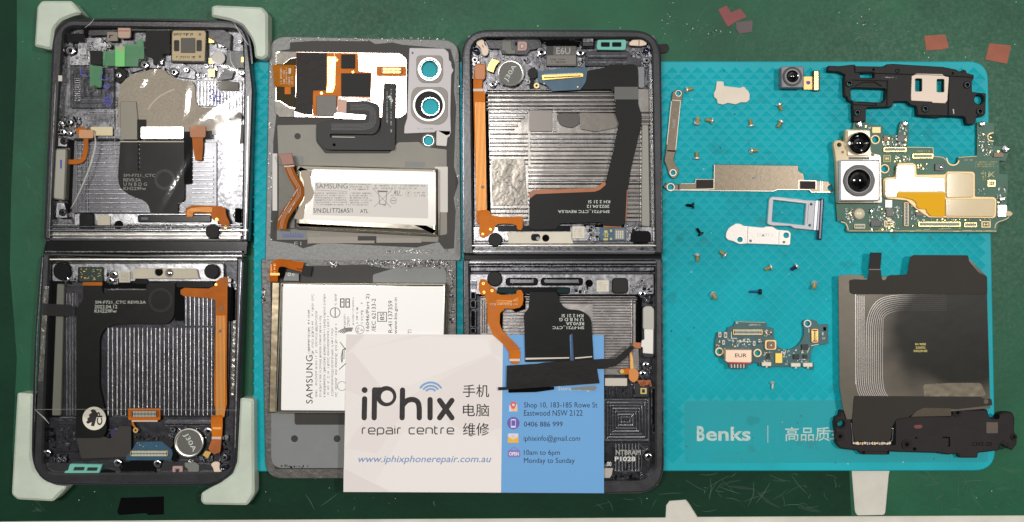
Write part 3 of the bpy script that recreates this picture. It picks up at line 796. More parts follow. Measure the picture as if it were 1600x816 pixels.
with part('side_plate', T1) as m:
    m.prism(rnd([(1350, 300), (1470, 305), (1475, 400), (1400, 410), (1380, 470), (1290, 480), (1345, 400)], 8), F, F + 1.5, RIM, .1); m.rect(1436, 340, 1466, 370, F + 1.5, F + 1.7, GOLD)
with part('foam_pad', T1) as m:
    m.prism(chaikin([(702, 520), (765, 450), (860, 425), (905, 410), (975, 412), (1010, 452), (1080, 480), (1162, 482), (1164, 612), (1192, 642), (1328, 645), (1328, 830), (704, 830)], 1, True), F + .3, F + 1.5, GRAPH, .15)
    m.ribbon([(1040, 530), (950, 570), (900, 620), (880, 655)], 7, F + 1.5, F + 1.6, CREAM, sm=2)
    m.text('‡f', 1248, 702, 38, 62, F + 1.52, NAVY, rot=90)
with part('black_shield', T1) as m:
    m.prism(rnd([(866, 182), (1012, 182), (1012, 320), (968, 322), (970, 388), (912, 385), (910, 350), (866, 330)], 4), F + .8, F + 2.6, BLKM, .1)
with part('earpiece_speaker', T1) as m:
    m.rect(1018, 178, 1228, 374, F + .8, F + 2.6, BLK2, r=6, bev=.1)
    m.prism(rnd([(1030, 182), (1218, 182), (1225, 195), (1218, 366), (1022, 362), (1024, 200)], 8), F + 2.6, F + 3.2, SHIELD, .15, [rnd(box4(1035, 240, 1066, 305), 8), rnd(box4(1170, 240, 1200, 305), 8)])
    m.rect(1076, 226, 1162, 315, F + 3.2, F + 3.45, mt('speaker_core', (88, 84, 78), rough=.5), r=4, bev=.05)
    m.greek(1050, 192, 1165, 220, 1, F + 3.22, INK); m.greek(1050, 330, 1165, 354, 1, F + 3.22, INK)
    for x, y in ((1190, 205), (1190, 338), (1040, 205)): m.disc(x, y, 8, F + 3.2, F + 3.25, CHIPB)
pads(T1, 'gold_contact', [(1242, 196, 1275, 232), (1242, 232, 1275, 256), (1242, 346, 1274, 380), (1240, 412, 1278, 458)], F + 1.2, F + 2.2, GOLD)
with part('round_pad', T1) as m: m.disc(1300, 346, 40, F + 1.8, F + 2.4, mt('pearly_disc', (206, 200, 196), rough=.3), .1)
with part('black_square_pad', T1) as m: m.rect(536, 302, 606, 386, F + 2.3, F + 2.7, BLKM, r=4)
screws(T1, [(420, 303, 30), (706, 450, 20), (860, 388, 26), (1036, 430, 26), (1110, 418, 16), (650, 274, 16), (1440, 432, 22), (1330, 268, 16), (1428, 250, 12)], F + 2.2)
with part('screw_boss', T1) as m: m.prism(chaikin([(690, 400), (740, 405), (760, 440), (735, 490), (690, 495), (685, 460)], 1, True), F, F + 1.7, BLK2, .2)
use(PX)
with part('label_mark', T1) as m: m.rect(91, 118, 97, 127, R, R + .1, WHT)

# lower half
use(A3)
with part('bay_plate', T1) as m:
    m.prism([(372, 250), (1340, 290), (1322, 1005), (330, 1005)], F, F + .8, mt('shadowy_milled_plate', (52, 52, 58), rough=.3, metal=.9, bump=(300, .1), var=(200, .3)), .1)
random.seed(8)
RIBS = mt('speckled_rib', (226, 226, 232), rough=.3, metal=1.0, bump=(1400, .1), var=(1300, .45))
with part('bay_ribs', T1) as m:
    arc_ribs(m, 378, 290, 446, 1000, 17.5, 4.5, F + .8, F + 1.6, RIBS, jit=1)
    arc_ribs(m, 615, 490, 1245, 1000, 25, 6.5, F + .8, F + 1.6, RIBS, jit=1)
    arc_ribs(m, 1065, 300, 1245, 480, 25, 6.5, F + .8, F + 1.6, RIBS, jit=1)
    m.rect(620, 264, 846, 274, F + 1, F + 2.6, CHROME, bev=.2)
with part('side_channel', T1) as m:
    m.prism([(300, 215), (372, 225), (350, 1010), (268, 1010)], F, F + .4, VOID)
    m.prism(rnd([(330, 235), (372, 238), (352, 1000), (300, 1000)], 10), F + .4, F + 2.2, mt('grey_rubber_strip', (112, 112, 102), rough=.5), .2)
with part('rim_texture_strip', T1) as m:
    m.prism([(256, 250), (284, 250), (250, 800), (222, 800)], R - .05, R + .08, GLUE)
with part('rim_texture_strip', T1) as m:
    m.prism([(1352, 450), (1392, 450), (1380, 880), (1340, 880)], R - 1.6, R - 1.0, mt('glassy_strip', (120, 118, 110), rough=.2, metal=.5, bump=(500, .3), var=(500, .5)))
with part('rim_slot', T1) as m:
    m.prism([(1318, 252), (1352, 258), (1350, 452), (1318, 452)], F, R - 1.6, VOID)
with part('black_tab', T1) as m: m.prism(rnd([(245, 350), (410, 358), (424, 372), (424, 412), (405, 425), (245, 420)], 10), R + .1, R + .3, BLKM)
with part('hinge_block', T1) as m:
    m.rect(300, 115, 1300, 225, F, R - 2.0, CHAS, r=18, bev=.3)
    machined(m, 370, 150, 460, 245, 14, R - 2.0, [CHROME, CHAS, BLK2]); machined(m, 600, 150, 690, 240, 16, R - 2, [CHROME, CHAS, BLK2]); machined(m, 1270, 190, 1400, 290, 20, R - 2.4, [CHROME, CHAS, CHASD])
    m.rect(600, 232, 1270, 262, F, R - 2.4, VOID, r=8)
with part('magnet', T1) as m: m.disc(360, 162, 54, F, R - .9, BLK2, .4)
with part('magnet', T1) as m: m.disc(1225, 164, 43, F, R + .15, BLKM, .25)
with part('antenna_chip_board', T1) as m:
    m.rect(452, 138, 600, 226, R - 2, R - 1.3, BLK2, r=8, bev=.1)
    m.rect(460, 140, 594, 222, R - 1.3, R - 1.2, PCBK, r=4)
    for i in range(34): 
        x, y = random.uniform(465, 580), random.uniform(146, 212); d = random.choice([5, 6, 8, 12]); m.rect(x, y, x+d, y+random.choice([4, 5, 8]), R - 1.2, R - 1.1 + i*.002, random.choice([SILKY, SILKY, GOLD, mt('lime_pad', (150, 190, 90), rough=.5), BLUEB]))
    m.rect(480, 226, 592, 246, R - 2, R - 1.7, OR)
with part('label_sticker', T1) as m: m.rect(690, 166, 754, 228, R - 2, R - 1.5, PALE, r=3); m.greek(700, 176, 744, 220, 4, R - 1.48, SILKG)
with part('hinge_cover_strip', T1) as m:
    m.prism(rnd([(778, 146), (1140, 148), (1152, 200), (1160, 208), (768, 206), (768, 165)], 8), R - 2, R - .7, PALE, .15, [circ(920, 167, 24), circ(980, 175, 24)])
    m.disc(920, 167, 26, F, R - 1.5, VOID); m.lathe(980, 175, [(26, R-1.9), (18, R-1.6), (9, R-1.4), (1, R-1.4)], CHROME, 20)
screws(T1, [(660, 182, 22), (640, 218, 22), (383, 210, 20)], R - 1.2)
with part('connector_bar', T1) as m:
    m.rect(780, 208, 860, 240, F, R - 1.6, BLK2, r=10, bev=.2); m.rect(1020, 222, 1240, 260, F, R - 1.8, BLK2, r=12, bev=.2)
with part('display_cable', T1) as m:
    z0, z1 = F + 1.8, F + 2.2
    p = [(482, 246), (590, 246), (596, 288), (612, 290), (620, 264), (848, 264), (848, 226), (1016, 230), (1010, 425), (975, 470), (680, 470), (610, 490), (578, 545), (576, 830), (600, 935), (612, 990), (620, 1090), (592, 1130), (440, 1130), (440, 420), (452, 360), (480, 335)]
    m.prism(rnd(p, [2, 4, 10, 10, 4, 4, 4, 10, 25, 30, 30, 40, 30, 20, 10, 10, 30, 20, 5, 40, 20, 10], 6), z0, z1, FLEX, .08)
    m.prism(rnd([(440, 1125), (600, 1120), (640, 1135), (690, 1060), (760, 1060), (760, 1240), (470, 1250)], 10), z0 - .3, z1 - .2, BRNP, .05)
    for r in (30, 38, 46, 54, 62, 70): m.prism(circ(930, 330, r+30, 30), z1, z1+.005, FLEXG, 0, [circ(930, 330, r+29, 30)]) if r < 40 else None
    for i, (t, w, x) in enumerate((('SM-F721_CTC REV0.5A', 294, 552), ('2022.04.12', 132, 548), ('KH229Fw', 128, 548))):
        m.text(t, x + w/2, 344 + i*25, w, 20, z1 + .02, SILK, bold=.01)
with part('black_foam', T1) as m:
    m.rect(1012, 236, 1062, 450, F + 1.6, F + 1.9, VOID)
with part('orange_flex_cable', T1) as m:
    z = R - 2.0
    m.prism(chaikin([(1046, 258), (1140, 262), (1232, 264), (1262, 205), (1322, 192), (1320, 250), (1312, 700), (1316, 1010), (1240, 1010), (1243, 700), (1252, 335), (1240, 325), (1130, 312), (1046, 308)], 1, True), z, z + .3, OR, .05)
    for i in range(7): m.prism([(1254+i*8, 420), (1257+i*8, 420), (1255+i*7.6, 1005), (1251+i*7.6, 1005)], z + .3, z + .33, ORL)
    for x, y, r in ((1283, 378, 12), (1276, 510, 9), (1298, 222, 9), (1252, 240, 8)): m.disc(x, y, r, z + .3, z + .5, CHIPB if r > 8 else GOLD)
use(A4)
with part('round_sticker', T1) as m:
    z = F + 2.3
    m.disc(556, 204, 69, z, z + .12, mt('sticker_cream', (226, 222, 204), rough=.5), n=40)
    m.prism([(552, 148), (566, 158), (576, 176), (556, 250), (536, 248), (542, 226), (518, 236), (508, 226), (520, 212), (512, 206), (528, 196), (524, 182), (542, 170), (534, 156)], z + .12, z + .14, INK)
    m.text('CP', 588, 205, 78, 34, z + .14, INK, rot=90, bold=.03)
with part('grille_bars', T1) as m:
    m.rect(350, 196, 480, 204, F + 1, F + 2, CHROME, bev=.1); m.rect(660, 190, 760, 200, F + 1, F + 2, CHROME, bev=.1)
    m.rect(970, 225, 1250, 236, F + 1, F + 2.2, CHROME, bev=.1); m.rect(970, 242, 1250, 250, F + 1, F + 1.9, CHASD, bev=.1); m.rect(330, 210, 480, 216, F, F + 1.5, CHASD)
conn(T1, 'board_connector', 772, 158, 932, 198, F + 2.5, ORD, SILK, n=16)
with part('orange_connector_tab', T1) as m:
    m.rect(756, 144, 946, 214, F + 1.9, F + 2.5, OR, r=10, bev=.1); m.rect(778, 214, 930, 224, F + 1.8, F + 2.2, PINKG); m.ribbon([(780, 216), (785, 240), (800, 262)], 10, F+1.8, F+2, OR)
    m.disc(800, 274, 15, F + 1.8, F + 2.4, GOLD, hole=7)
with part('blue_connector_board', T1) as m:
    m.prism(rnd([(772, 400), (808, 342), (958, 340), (975, 358), (1012, 385), (1020, 412), (1010, 448), (745, 452), (745, 425)], 6), F + 2.0, F + 2.5, BLUEB, .05)
    smd(m, 790, 345, 930, 375, 10, F + 2.5, 4, 7)
conn(T1, 'board_connector', 768, 396, 992, 428, F + 2.5, GOLD, SILK, n=24)
random.seed(12)
with part('machined_lugs', T1) as m:
    m.prism(rnd(box4(330, 240, 465, 400), 8), F, F + .9, CHASDD, .1)
    machined(m, 330, 245, 460, 395, 46, F + .9, [CHROME, CHAS, CHASDD, CHASDD], .1, .4, 5, 16)
    machined(m, 265, 250, 330, 420, 12, F + .6, [CHASD, BLK2]); machined(m, 300, 410, 400, 480, 20, F + 1, [CHAS, CHROME, CHASD])
with part('machined_lugs', T1) as m:
    machined(m, 970, 250, 1230, 330, 30, F + .5, [CHROME, CHAS, CHASD]); machined(m, 1020, 330, 1060, 430, 10, F + .5, [CHAS, CHASD, BLK2])
    machined(m, 1110, 420, 1260, 475, 26, F + .8, [CHROME, CHAS, CHROME])
with part('machined_lugs', T1) as m:
    machined(m, 1290, 300, 1360, 470, 26, F + .8, [CHAS, CHASD, CHROME, BLK2])
    machined(m, 780, 300, 970, 335, 26, F + .7, [CHAS, CHASD, CHIPK, SOLD], .1, .4, 4, 12); machined(m, 640, 255, 760, 320, 12, F + .7, [CHASDD, CHASD, BLK2])
with part('lens_ring', T1) as m: m.rect(655, 268, 700, 312, F + 1.2, F + 1.8, mt('violet_glass', (66, 60, 96), rough=.1), r=6); m.disc(722, 288, 20, F + 1.2, F + 1.9, LENSB, .1)
motor(T1, 1120, 346, 86, F + 3.0, -62+0)
with part('black_disc_pad', T1) as m: m.disc(990, 350, 32, F + 1.8, F + 2.3, BLKM); m.rect(1010, 380, 1045, 455, F + 1.5, F + 2, BLK2, r=12)
with part('orange_flex_cable', T1) as m:
    z = F + 2.2
    m.prism([(1246, 185), (1314, 185), (1314, 250), (1310, 312), (1252, 312), (1246, 250)], z, z + .3, OR)
    m.rect(1256, 256, 1306, 268, z + .3, z + .34, ORL); m.rect(1250, 312, 1306, 328, z, z+.3, PINKG)
    m.prism(rnd([(1250, 326), (1308, 328), (1300, 405), (1262, 418), (1228, 385)], 10), z, z + .5, ORD, .1)
    m.prism([(1212, 395), (1248, 402), (1226, 442), (1195, 420)], z, z + .4, GOLD, .05)
with part('lower_antenna_frame', T1) as m:
    m.prism(rnd([(270, 462), (480, 470), (690, 460), (720, 530), (940, 530), (960, 462), (1090, 455), (1180, 475), (1260, 480), (1330, 470), (1330, 556), (380, 540), (280, 520)], 8), F, F + 1.8, RIM, .15)
    m.rect(722, 458, 910, 528, F + 1, F + 2.0, BLK2, r=4)
    m.prism(rnd([(596, 510), (640, 500), (676, 512), (670, 552), (600, 550)], 10), F + 1.8, F + 2.8, BLK2, .2)
with part('mesh_gasket', T1) as m:
    m.prism(rnd([(412, 472), (604, 476), (584, 530), (378, 528), (382, 515), (400, 512)], 8), F + 2, F + 3.4, TGASK, .15, [rnd([(440, 492), (500, 492), (494, 512), (430, 512)], 5), rnd([(518, 494), (578, 494), (570, 514), (510, 514)], 5)])
with part('mesh_screen', T1) as m: m.rect(425, 486, 585, 520, F + 2, F + 2.4, RIM)
with part('pink_sensor', T1) as m:
    m.prism(rnd(box4(1018, 486, 1078, 540), 8), F + 1.8, F + 2.6, PINKS, .1); m.rect(1032, 498, 1062, 526, F + 2.6, F + 2.65, CHIPB); m.rect(1038, 504, 1056, 520, F + 2.65, F + 2.7, CHIPK); m.rect(1070, 518, 1088, 536, F + 1.8, F + 2.7, BLK2)
with part('grey_pad', T1) as m: m.prism(rnd([(1088, 465), (1150, 462), (1176, 480), (1172, 536), (1112, 534), (1108, 500), (1092, 492)], 8), F + 1.8, F + 2.4, mt('dull_grey_pad', (112, 112, 106), rough=.6), .1)
with part('spring_contact', T1) as m: m.prism(chaikin([(1262, 458), (1300, 462), (1292, 500), (1312, 520), (1314, 545), (1290, 558), (1266, 545), (1260, 500), (1242, 478)], 2, True), F + 2, F + 2.8, mt('cream_contact', (222, 200, 176), rough=.4), .15)
with part('microphone', T1) as m: m.lathe(1328, 492, [(20, F+1), (20, F+2.6), (14, F+2.8), (6, F+2.6)], LENSB, 20)
screws(T1, [(282, 408, 20), (697, 466, 22), (932, 470, 22), (1230, 280, 24), (1020, 270, 16), (1328, 436, 18), (350, 450, 16), (380, 448, 14)], F + 2.2)
# handwriting on the film and the film itself
use(PX)
with one('clear_film', 'clear glossy protective film stretched over the leftmost phone frame', 'plastic film') as m:
    nx, ny = 60, 110; vs = []; fs = []; random.seed(4)
    wr = [(random.uniform(80, 390), random.uniform(60, 640), random.uniform(0, 3.14), random.uniform(2, 4), random.uniform(20, 70), random.uniform(-.12, .12)) for _ in range(26)]
    wr += [(random.uniform(90, 395), random.uniform(60, 640), random.uniform(0, 3.14), random.uniform(14, 26), random.uniform(30, 60), random.uniform(-.09, .09)) for _ in range(22)]
    for j in range(ny + 1):
        for i in range(nx + 1):
            u, v = i/nx, j/ny
            x = 84 + u*(302 - v*18) - v*18 + (4 if v < .1 else 0); y = 36 + v*616
            h = 8.15 + .03*math.sin(v*9 + u*2)
            bx, by = (x - 356)/46, (y - 275)/85
            h += 0.42*math.exp(-(bx*bx + by*by))
            for (wx, wy, a, s1, s2, hh) in wr:
                dx, dy = x - wx, y - wy; p = dx*math.cos(a) + dy*math.sin(a); q = -dx*math.sin(a) + dy*math.cos(a)
                h += hh*math.exp(-(p/s1)**2 - (q/s2)**2)
            w = px2w(x, y, 8.1); vs.append((w[0], w[1], h*.001))
    for j in range(ny):
        for i in range(nx):
            a = j*(nx+1) + i; fs.append((a, a + nx + 1, a + nx + 2, a + 1))
    m.add(vs, fs, FILM)
CF = m.obj
with part('film_edge', CF) as m:
    e = mt('film_crease', (200, 198, 190), rough=.25, alpha=.55); z = 8.25
    use(A2); m.ribbon([(420, 520), (450, 470), (500, 360), (545, 240), (572, 130), (560, 60)], [2, 5, 8, 11, 9, 2], z, z + .05, e, sm=2)
    use(A1); m.ribbon([(505, 165), (540, 140), (560, 112)], [2, 5, 2], z, z + .05, e, sm=1); m.ribbon([(1395, 140), (1430, 200), (1480, 270)], [2, 7, 3], z, z + .05, e, sm=2)
    m.ribbon([(1370, 300), (1370, 370), (1430, 450), (1470, 540)], [1, 4, 6, 1], z, z + .05, e, sm=2)
    use(A4); m.ribbon([(205, 150), (260, 200), (290, 235)], [2, 8, 2], 8.2, 8.25, e); m.ribbon([(205, 151), (770, 149), (1400, 155)], 1.6, z, z + .04, e)
    use(A2); m.ribbon([(1060, 487), (1440, 492)], 1.5, z, z + .05, e); m.ribbon([(683, 30), (686, 330)], 2, z, z + .05, e)
use(A1)
ZW = 8.45
for grp in (([(480, 405), (482, 455), (500, 440), (520, 458)], [(610, 430), (600, 470), (625, 480), (650, 465)], [(625, 500), (615, 520), (640, 530), (655, 510), (640, 495), (620, 540), (650, 555)], [(612, 600), (668, 596)], [(616, 618), (668, 612)], [(632, 590), (636, 634)], [(650, 588), (655, 632)], [(640, 560), (668, 575), (620, 582)]),
            ([(1240, 545), (1262, 528), (1275, 545), (1240, 590), (1285, 582)], [(1290, 540), (1275, 600)], [(1320, 548), (1300, 605)], [(1285, 575), (1335, 572)], [(1250, 600), (1338, 608)])):
    with part('blue_writing', CF) as m:
        for pts in grp: m.ribbon(pts, 5.5, ZW, ZW + .03, BINK, sm=2, cap=True)
with part('black_writing', CF) as m:
    z = ZW
    for pts in ([(492, 520), (512, 512), (508, 540), (496, 548), (515, 550), (502, 582), (486, 582)], [(548, 515), (572, 510), (568, 540), (552, 558)]):
        m.ribbon(pts, 6, z, z + .03, INK, sm=2, cap=True)
with one('green_tape', 'translucent green tape pieces stuck across the top left of the film wrapped phone', 'tape') as m:
    z = F + 3.0
    m.rect(612, 305, 690, 392, z, z + .1, GTAPE); m.prism([(732, 262), (812, 264), (818, 232), (852, 230), (858, 300), (858, 350), (824, 352), (822, 396), (736, 396)], z, z + .12, GTAPE)
    m.prism([(740, 275), (845, 278), (820, 330), (742, 325)], z + .12, z + .2, GTAPE)
    m.prism([(534, 388), (610, 396), (604, 520), (568, 526), (534, 515)], z + .02, z + .12, GTAPE)
with part('bright_strip', m.obj) as m2: m2.rect(686, 276, 742, 396, z + .2, z + .4, GTAPE2, r=3); m2.rect(700, 276, 735, 300, z + .4, z + .45, PINKG)

# =====================================================================
# REAR COVER (upper) with camera window and small cover display
# =====================================================================
use(B1)
T2 = thing('rear_cover', 'upper rear glass cover with twin camera holes and orange display flex', 'rear cover', 680, 700, ZT)
Q = ZT + 1.0
def LH(e=0): return [circ(1108, 278, 54+e, 32), circ(1118, 516, 54+e, 32), circ(1099, 733, 30+e, 24)]
with part('glass_cover', T2) as m:
    m.prism(rnd([(85, 68), (1295, 92), (1308, 1500), (58, 1500)], [110, 110, 20, 20], 8), ZT + .3, Q, ADH, .25, LH(6))
with part('inner_film', T2) as m:
    m.prism([(218, 108), (360, 98), (730, 100), (760, 118), (870, 108), (930, 122), (1130, 140), (1240, 150), (1268, 250), (1262, 420), (1275, 520), (1270, 640), (1262, 900), (1290, 1000), (1260, 1100), (1272, 1180), (1262, 1420), (1200, 1425), (1165, 1380), (1020, 1415), (420, 1385), (300, 1420), (232, 1390), (90, 1370), (108, 900), (110, 740), (130, 560), (140, 162), (215, 150)], Q, Q + .1, BRNP, .02, LH(14))
with part('inner_panel', T2) as m:
    m.prism(rnd([(135, 635), (385, 632), (385, 740), (440, 815), (850, 815), (905, 745), (1040, 742), (1075, 775), (1215, 790), (1218, 1330), (1165, 1340), (1160, 1380), (640, 1370), (140, 1360), (145, 900)], 10), Q + .1, Q + .3, GRAYP, .03, [circ(265, 706, 20)])
for b in ((105, 816, 135, 1180), (1140, 900, 1222, 1190), (180, 835, 300, 880), (950, 870, 1080, 900)):
    with part('white_tape', T2) as m: m.rect(*b, Q + .32, Q + .4, GRAYC if b[0] in (180, 950) else WHTG)
use(B2)
with part('hinge_side_tape', T2) as m:
    m.rect(346, 645, 795, 688, Q + .34, Q + .5, mt('dull_warm_strip', (150, 142, 132), rough=.5)); m.rect(808, 652, 1110, 685, Q + .34, Q + .5, MATS['dull_warm_strip']); m.rect(683, 640, 806, 670, Q + .5, Q + .55, BRNP)
with part('marked_corner', T2) as m:
    m.rect(140, 595, 340, 665, Q + .34, Q + .42, GRAYC)
    for i in range(8): m.ribbon([(178 + i*17, 618 + random.uniform(-6, 6)), (190 + i*17, 655), (200 + i*17, 625)], 7, Q + .43 + i*.004, Q + .44 + i*.004, mt('faded_blue_ink', (84, 92, 148), rough=.5), sm=1)
    m.text('E1', 280, 690, 48, 24, Q + .2, SILKG); m.greek(345, 678, 480, 698, 1, Q + .2, SILKG); m.greek(345, 622, 435, 638, 1, Q + .6, SILK)
use(B1)
with part('glue_beads', T2) as m:
    random.seed(9)
    for i in range(150):
        s = random.random()
        if s < .35: x, y = random.uniform(200, 1200), 84 + random.uniform(-8, 12)
        elif s < .5: x, y = random.uniform(1278, 1295), random.uniform(160, 1400)
        elif s < .8: x, y = random.uniform(820, 1260), random.uniform(1425, 1450)
        else: x, y = random.uniform(78, 100), random.uniform(180, 1400)
        m.prism(rnd(quad_rot(x, y, random.uniform(6, 16), random.uniform(4, 9), random.uniform(0, 180)), 2, 2), Q, Q + random.uniform(.1, .35), GLUE, .06)
with part('camera_window_plate', T2) as m:
    m.prism(rnd([(976, 142), (1200, 146), (1228, 170), (1232, 222), (1246, 232), (1248, 265), (1262, 285), (1246, 312), (1240, 560), (1244, 690), (1215, 705), (1150, 668), (1140, 682), (942, 690), (945, 640), (962, 590)], 10), Q + .1, Q + .8, mt('silver_pink_plate', (168, 164, 165), rough=.45, metal=.25, spec=.3, bump=(300, .02)), .15, [circ(1106, 278, 66, 32), circ(1102, 508, 88, 36)])
    m.disc(998, 175, 7, Q + .8, Q + .82, BINK); m.greek(1030, 650, 1130, 668, 1, Q + .82, SILKG)
for (x, y, r0, r1, sq) in ((1106, 278, 62, 84, [(1022, 190), (1190, 190), (1192, 320), (1170, 365), (1050, 365), (1022, 320)]), (1102, 508, 88, 104, [(1010, 392), (1190, 392), (1222, 420), (1222, 590), (1180, 632), (1050, 625), (988, 570), (988, 440)])):
    with part('camera_ring', T2) as m:
        m.prism(rnd(sq, 30), Q + .8, Q + 1.1, mt('grey_gasket', (134, 128, 122), rough=.45), .08, [circ(x, y, r0, 36)])
        m.prism(circ(x, y, r1 if r1 > 90 else 76, 40), Q + 1.1, Q + 1.5, SILV if r1 < 90 else mt('white_ring', (222, 220, 218), rough=.35, metal=.4), .15, [circ(x, y, r0, 36)])
    with part('lens_bezel', m.obj) as m:
        c = (x + (0 if r1 < 90 else 10), y + (0 if r1 < 90 else 8)); ri = 56
        m.prism(circ(x, y, r0 + 1, 36), ZT + .2, Q + (.9 if r1 < 90 else .5), BLKM, .1, [circ(c[0], c[1], ri, 36)])
        m.prism(circ(c[0], c[1], ri + 4, 36), ZT + .25, Q + (1.0 if r1 < 90 else .7), CHROME, .1, [circ(c[0], c[1], ri - 2, 36)])
with part('small_window_ring', T2) as m: m.prism(circ(1099, 733, 36, 30), ZT + .25, Q + .4, SILV, .1, [circ(1099, 733, 31, 30)])
with part('flash_pad', T2) as m: m.prism(rnd([(1150, 668), (1240, 672), (1236, 705), (1220, 715), (1215, 770), (1148, 764)], 8), Q + .4, Q + .8, WHTG, .1)
# small cover display
with part('cover_display', T2) as m:
    m.prism(rnd([(125, 165), (920, 176), (962, 215), (960, 560), (915, 590), (150, 582), (118, 555), (125, 400)], 18), Q + .1, Q + .9, MIRR, .12)
z = Q + .9
with part('textured_foil', T2) as m:
    m.prism([(128, 180), (160, 166), (256, 168), (256, 202), (218, 210), (170, 248), (128, 246)], z, z + .06, mt('crinkled_grey_foil', (150, 146, 138), rough=.5, metal=.2, spec=.3, bump=(500, .3), var=(400, .2))); m.prism([(122, 480), (150, 482), (215, 525), (248, 532), (248, 582), (150, 582), (120, 552)], z, z + .06, mt('crinkled_grey_foil', (150, 146, 138), rough=.5, metal=.2, spec=.3, bump=(500, .3), var=(400, .2)))
    m.prism([(128, 246), (175, 246), (218, 212), (256, 204), (256, 245), (250, 524), (215, 520), (150, 478), (128, 478)], z, z + .03, mt('olive_polyimide', (66, 54, 16), rough=.5, spec=.2))
with part('orange_flex_cable', T2) as m:
    m.prism([(256, 170), (650, 176), (655, 292), (738, 298), (730, 460), (520, 470), (512, 582), (362, 578), (362, 412), (256, 412)], z, z + .2, OR, .04)
    m.prism([(520, 470), (580, 468), (575, 575), (515, 575)], z + .2, z + .24, ORD)
    m.prism([(455, 200), (510, 200), (498, 400), (488, 425), (448, 425), (455, 380)], z + .2, z + .25, GOLD)
    for i in range(24): m.rect(458, 205 + i*9, 486, 209.5 + i*9, z + .26, z + .3, SILK)
    m.ribbon([(500, 175), (505, 380), (440, 395), (372, 400)], 4, z + .2, z + .22, ORL); m.disc(618, 296, 7, z + .2, z + .3, GOLD, hole=3); m.disc(417, 431, 8, z + .2, z + .3, GOLD, hole=3); m.disc(515, 220, 7, z + .2, z + .3, GOLD, hole=3)
with part('printed_flex_tab', T2) as m:
    m.prism([(106, 250), (248, 252), (246, 392), (222, 394), (222, 438), (182, 438), (182, 392), (115, 388)], z + .1, z + .3, mt('brown_orange_flex', (168, 100, 16), rough=.5, spec=.05, var=(200, .15)), .04)
    m.rect(183, 394, 221, 438, z + .3, z + .4, OR); m.greek(150, 262, 170, 375, 1, z + .32, SILK, vert=True); m.greek(172, 262, 202, 372, 2, z + .32, SILK, vert=True); m.text('m', 215, 290, 34, 16, z + .32, SILK, rot=-90, bold=.05); m.greek(204, 315, 240, 380, 2, z + .32, SILK, vert=True)
with part('black_tape', T2) as m:
    m.prism(rnd([(258, 172), (450, 176), (445, 412), (362, 414), (358, 570), (300, 565), (245, 548), (256, 400)], 4), z + .3, z + .5, mt('crumpled_black_tape', (48, 44, 42), rough=.45, spec=.2, bump=(160, .25)), .05)
for b in ((543, 184, 630, 272), (543, 304, 728, 450)):
    with part('black_chip', T2) as m: m.rect(*b, z + .25, z + .8, BLKM, r=3, bev=.08)
with part('grey_chip', T2) as m:
    m.rect(386, 446, 512, 576, z + .25, z + .9, mt('etched_chip', (92, 86, 80), rough=.45, var=(900, .1)), r=4, bev=.08); 
    for i in range(26):
        x, y = random.uniform(400, 470), random.uniform(482, 560); m.ribbon([(x, y), (x + random.choice([18, 0]), y + random.choice([0, 14]))], 2.5, z + .9, z + .91 + i*.002, CHIPG)
with part('conductive_tape', T2) as m:
    m.prism(rnd([(524, 452), (735, 460), (735, 484), (522, 474)], 4), z + .4, z + .6, GLUE); m.prism(rnd([(500, 562), (520, 556), (700, 572), (696, 598), (500, 592)], 5), z + 1.2, z + 1.3, SILV)
with part('looped_black_cable', T2) as m:
    zz = z + .6
    m.prism(rnd([(578, 482), (720, 484), (785, 500), (790, 640), (760, 695), (490, 690), (470, 692), (472, 714), (720, 716), (795, 700), (800, 590), (816, 366), (892, 372), (885, 795), (440, 792), (388, 740), (386, 640), (420, 612), (500, 600), (690, 598), (705, 570), (575, 562)], [4, 50, 70, 30, 50, 10, 8, 8, 30, 40, 20, 4, 4, 20, 60, 50, 40, 30, 10, 15, 12, 4], 6), zz, zz + .3, FLEX, .05)
    m.disc(498, 760, 10, zz + .3, zz + .32, VOID)
    for k in range(5): m.ribbon([(600, 500 + k*9), (720 - k*4, 502 + k*9), (765 - k*9, 540), (762 - k*9, 640 - k*6), (700, 665 - k*9), (480, 664 - k*9)], 1.5, zz + .3, zz + .31, mt('dark_trace', (48, 46, 44), rough=.3), sm=2)
    m.ribbon([(485, 710), (630, 712)], 4, zz + .3, zz + .31, SILK)
    for (x, w, y0, y1) in ((862, 14, 400, 680), (836, 12, 400, 620)):
        m.greek(x - w/2, y0, x + w/2, y1, 1, zz + .32, SILK, vert=True)
    m.text('m', 858, 468, 44, 18, zz + .33, SILK, rot=-60, bold=.05)
with part('connector_tab', T2) as m:
    m.rect(768, 260, 956, 322, z, z + .5, OR, r=6, bev=.06); m.rect(812, 330, 900, 364, z, z + .4, mt('shiny_copper_tab', (236, 196, 160), rough=.3, metal=.6))
conn(T2, 'board_connector', 796, 268, 932, 306, z + .5, ORD, GOLD, n=14)

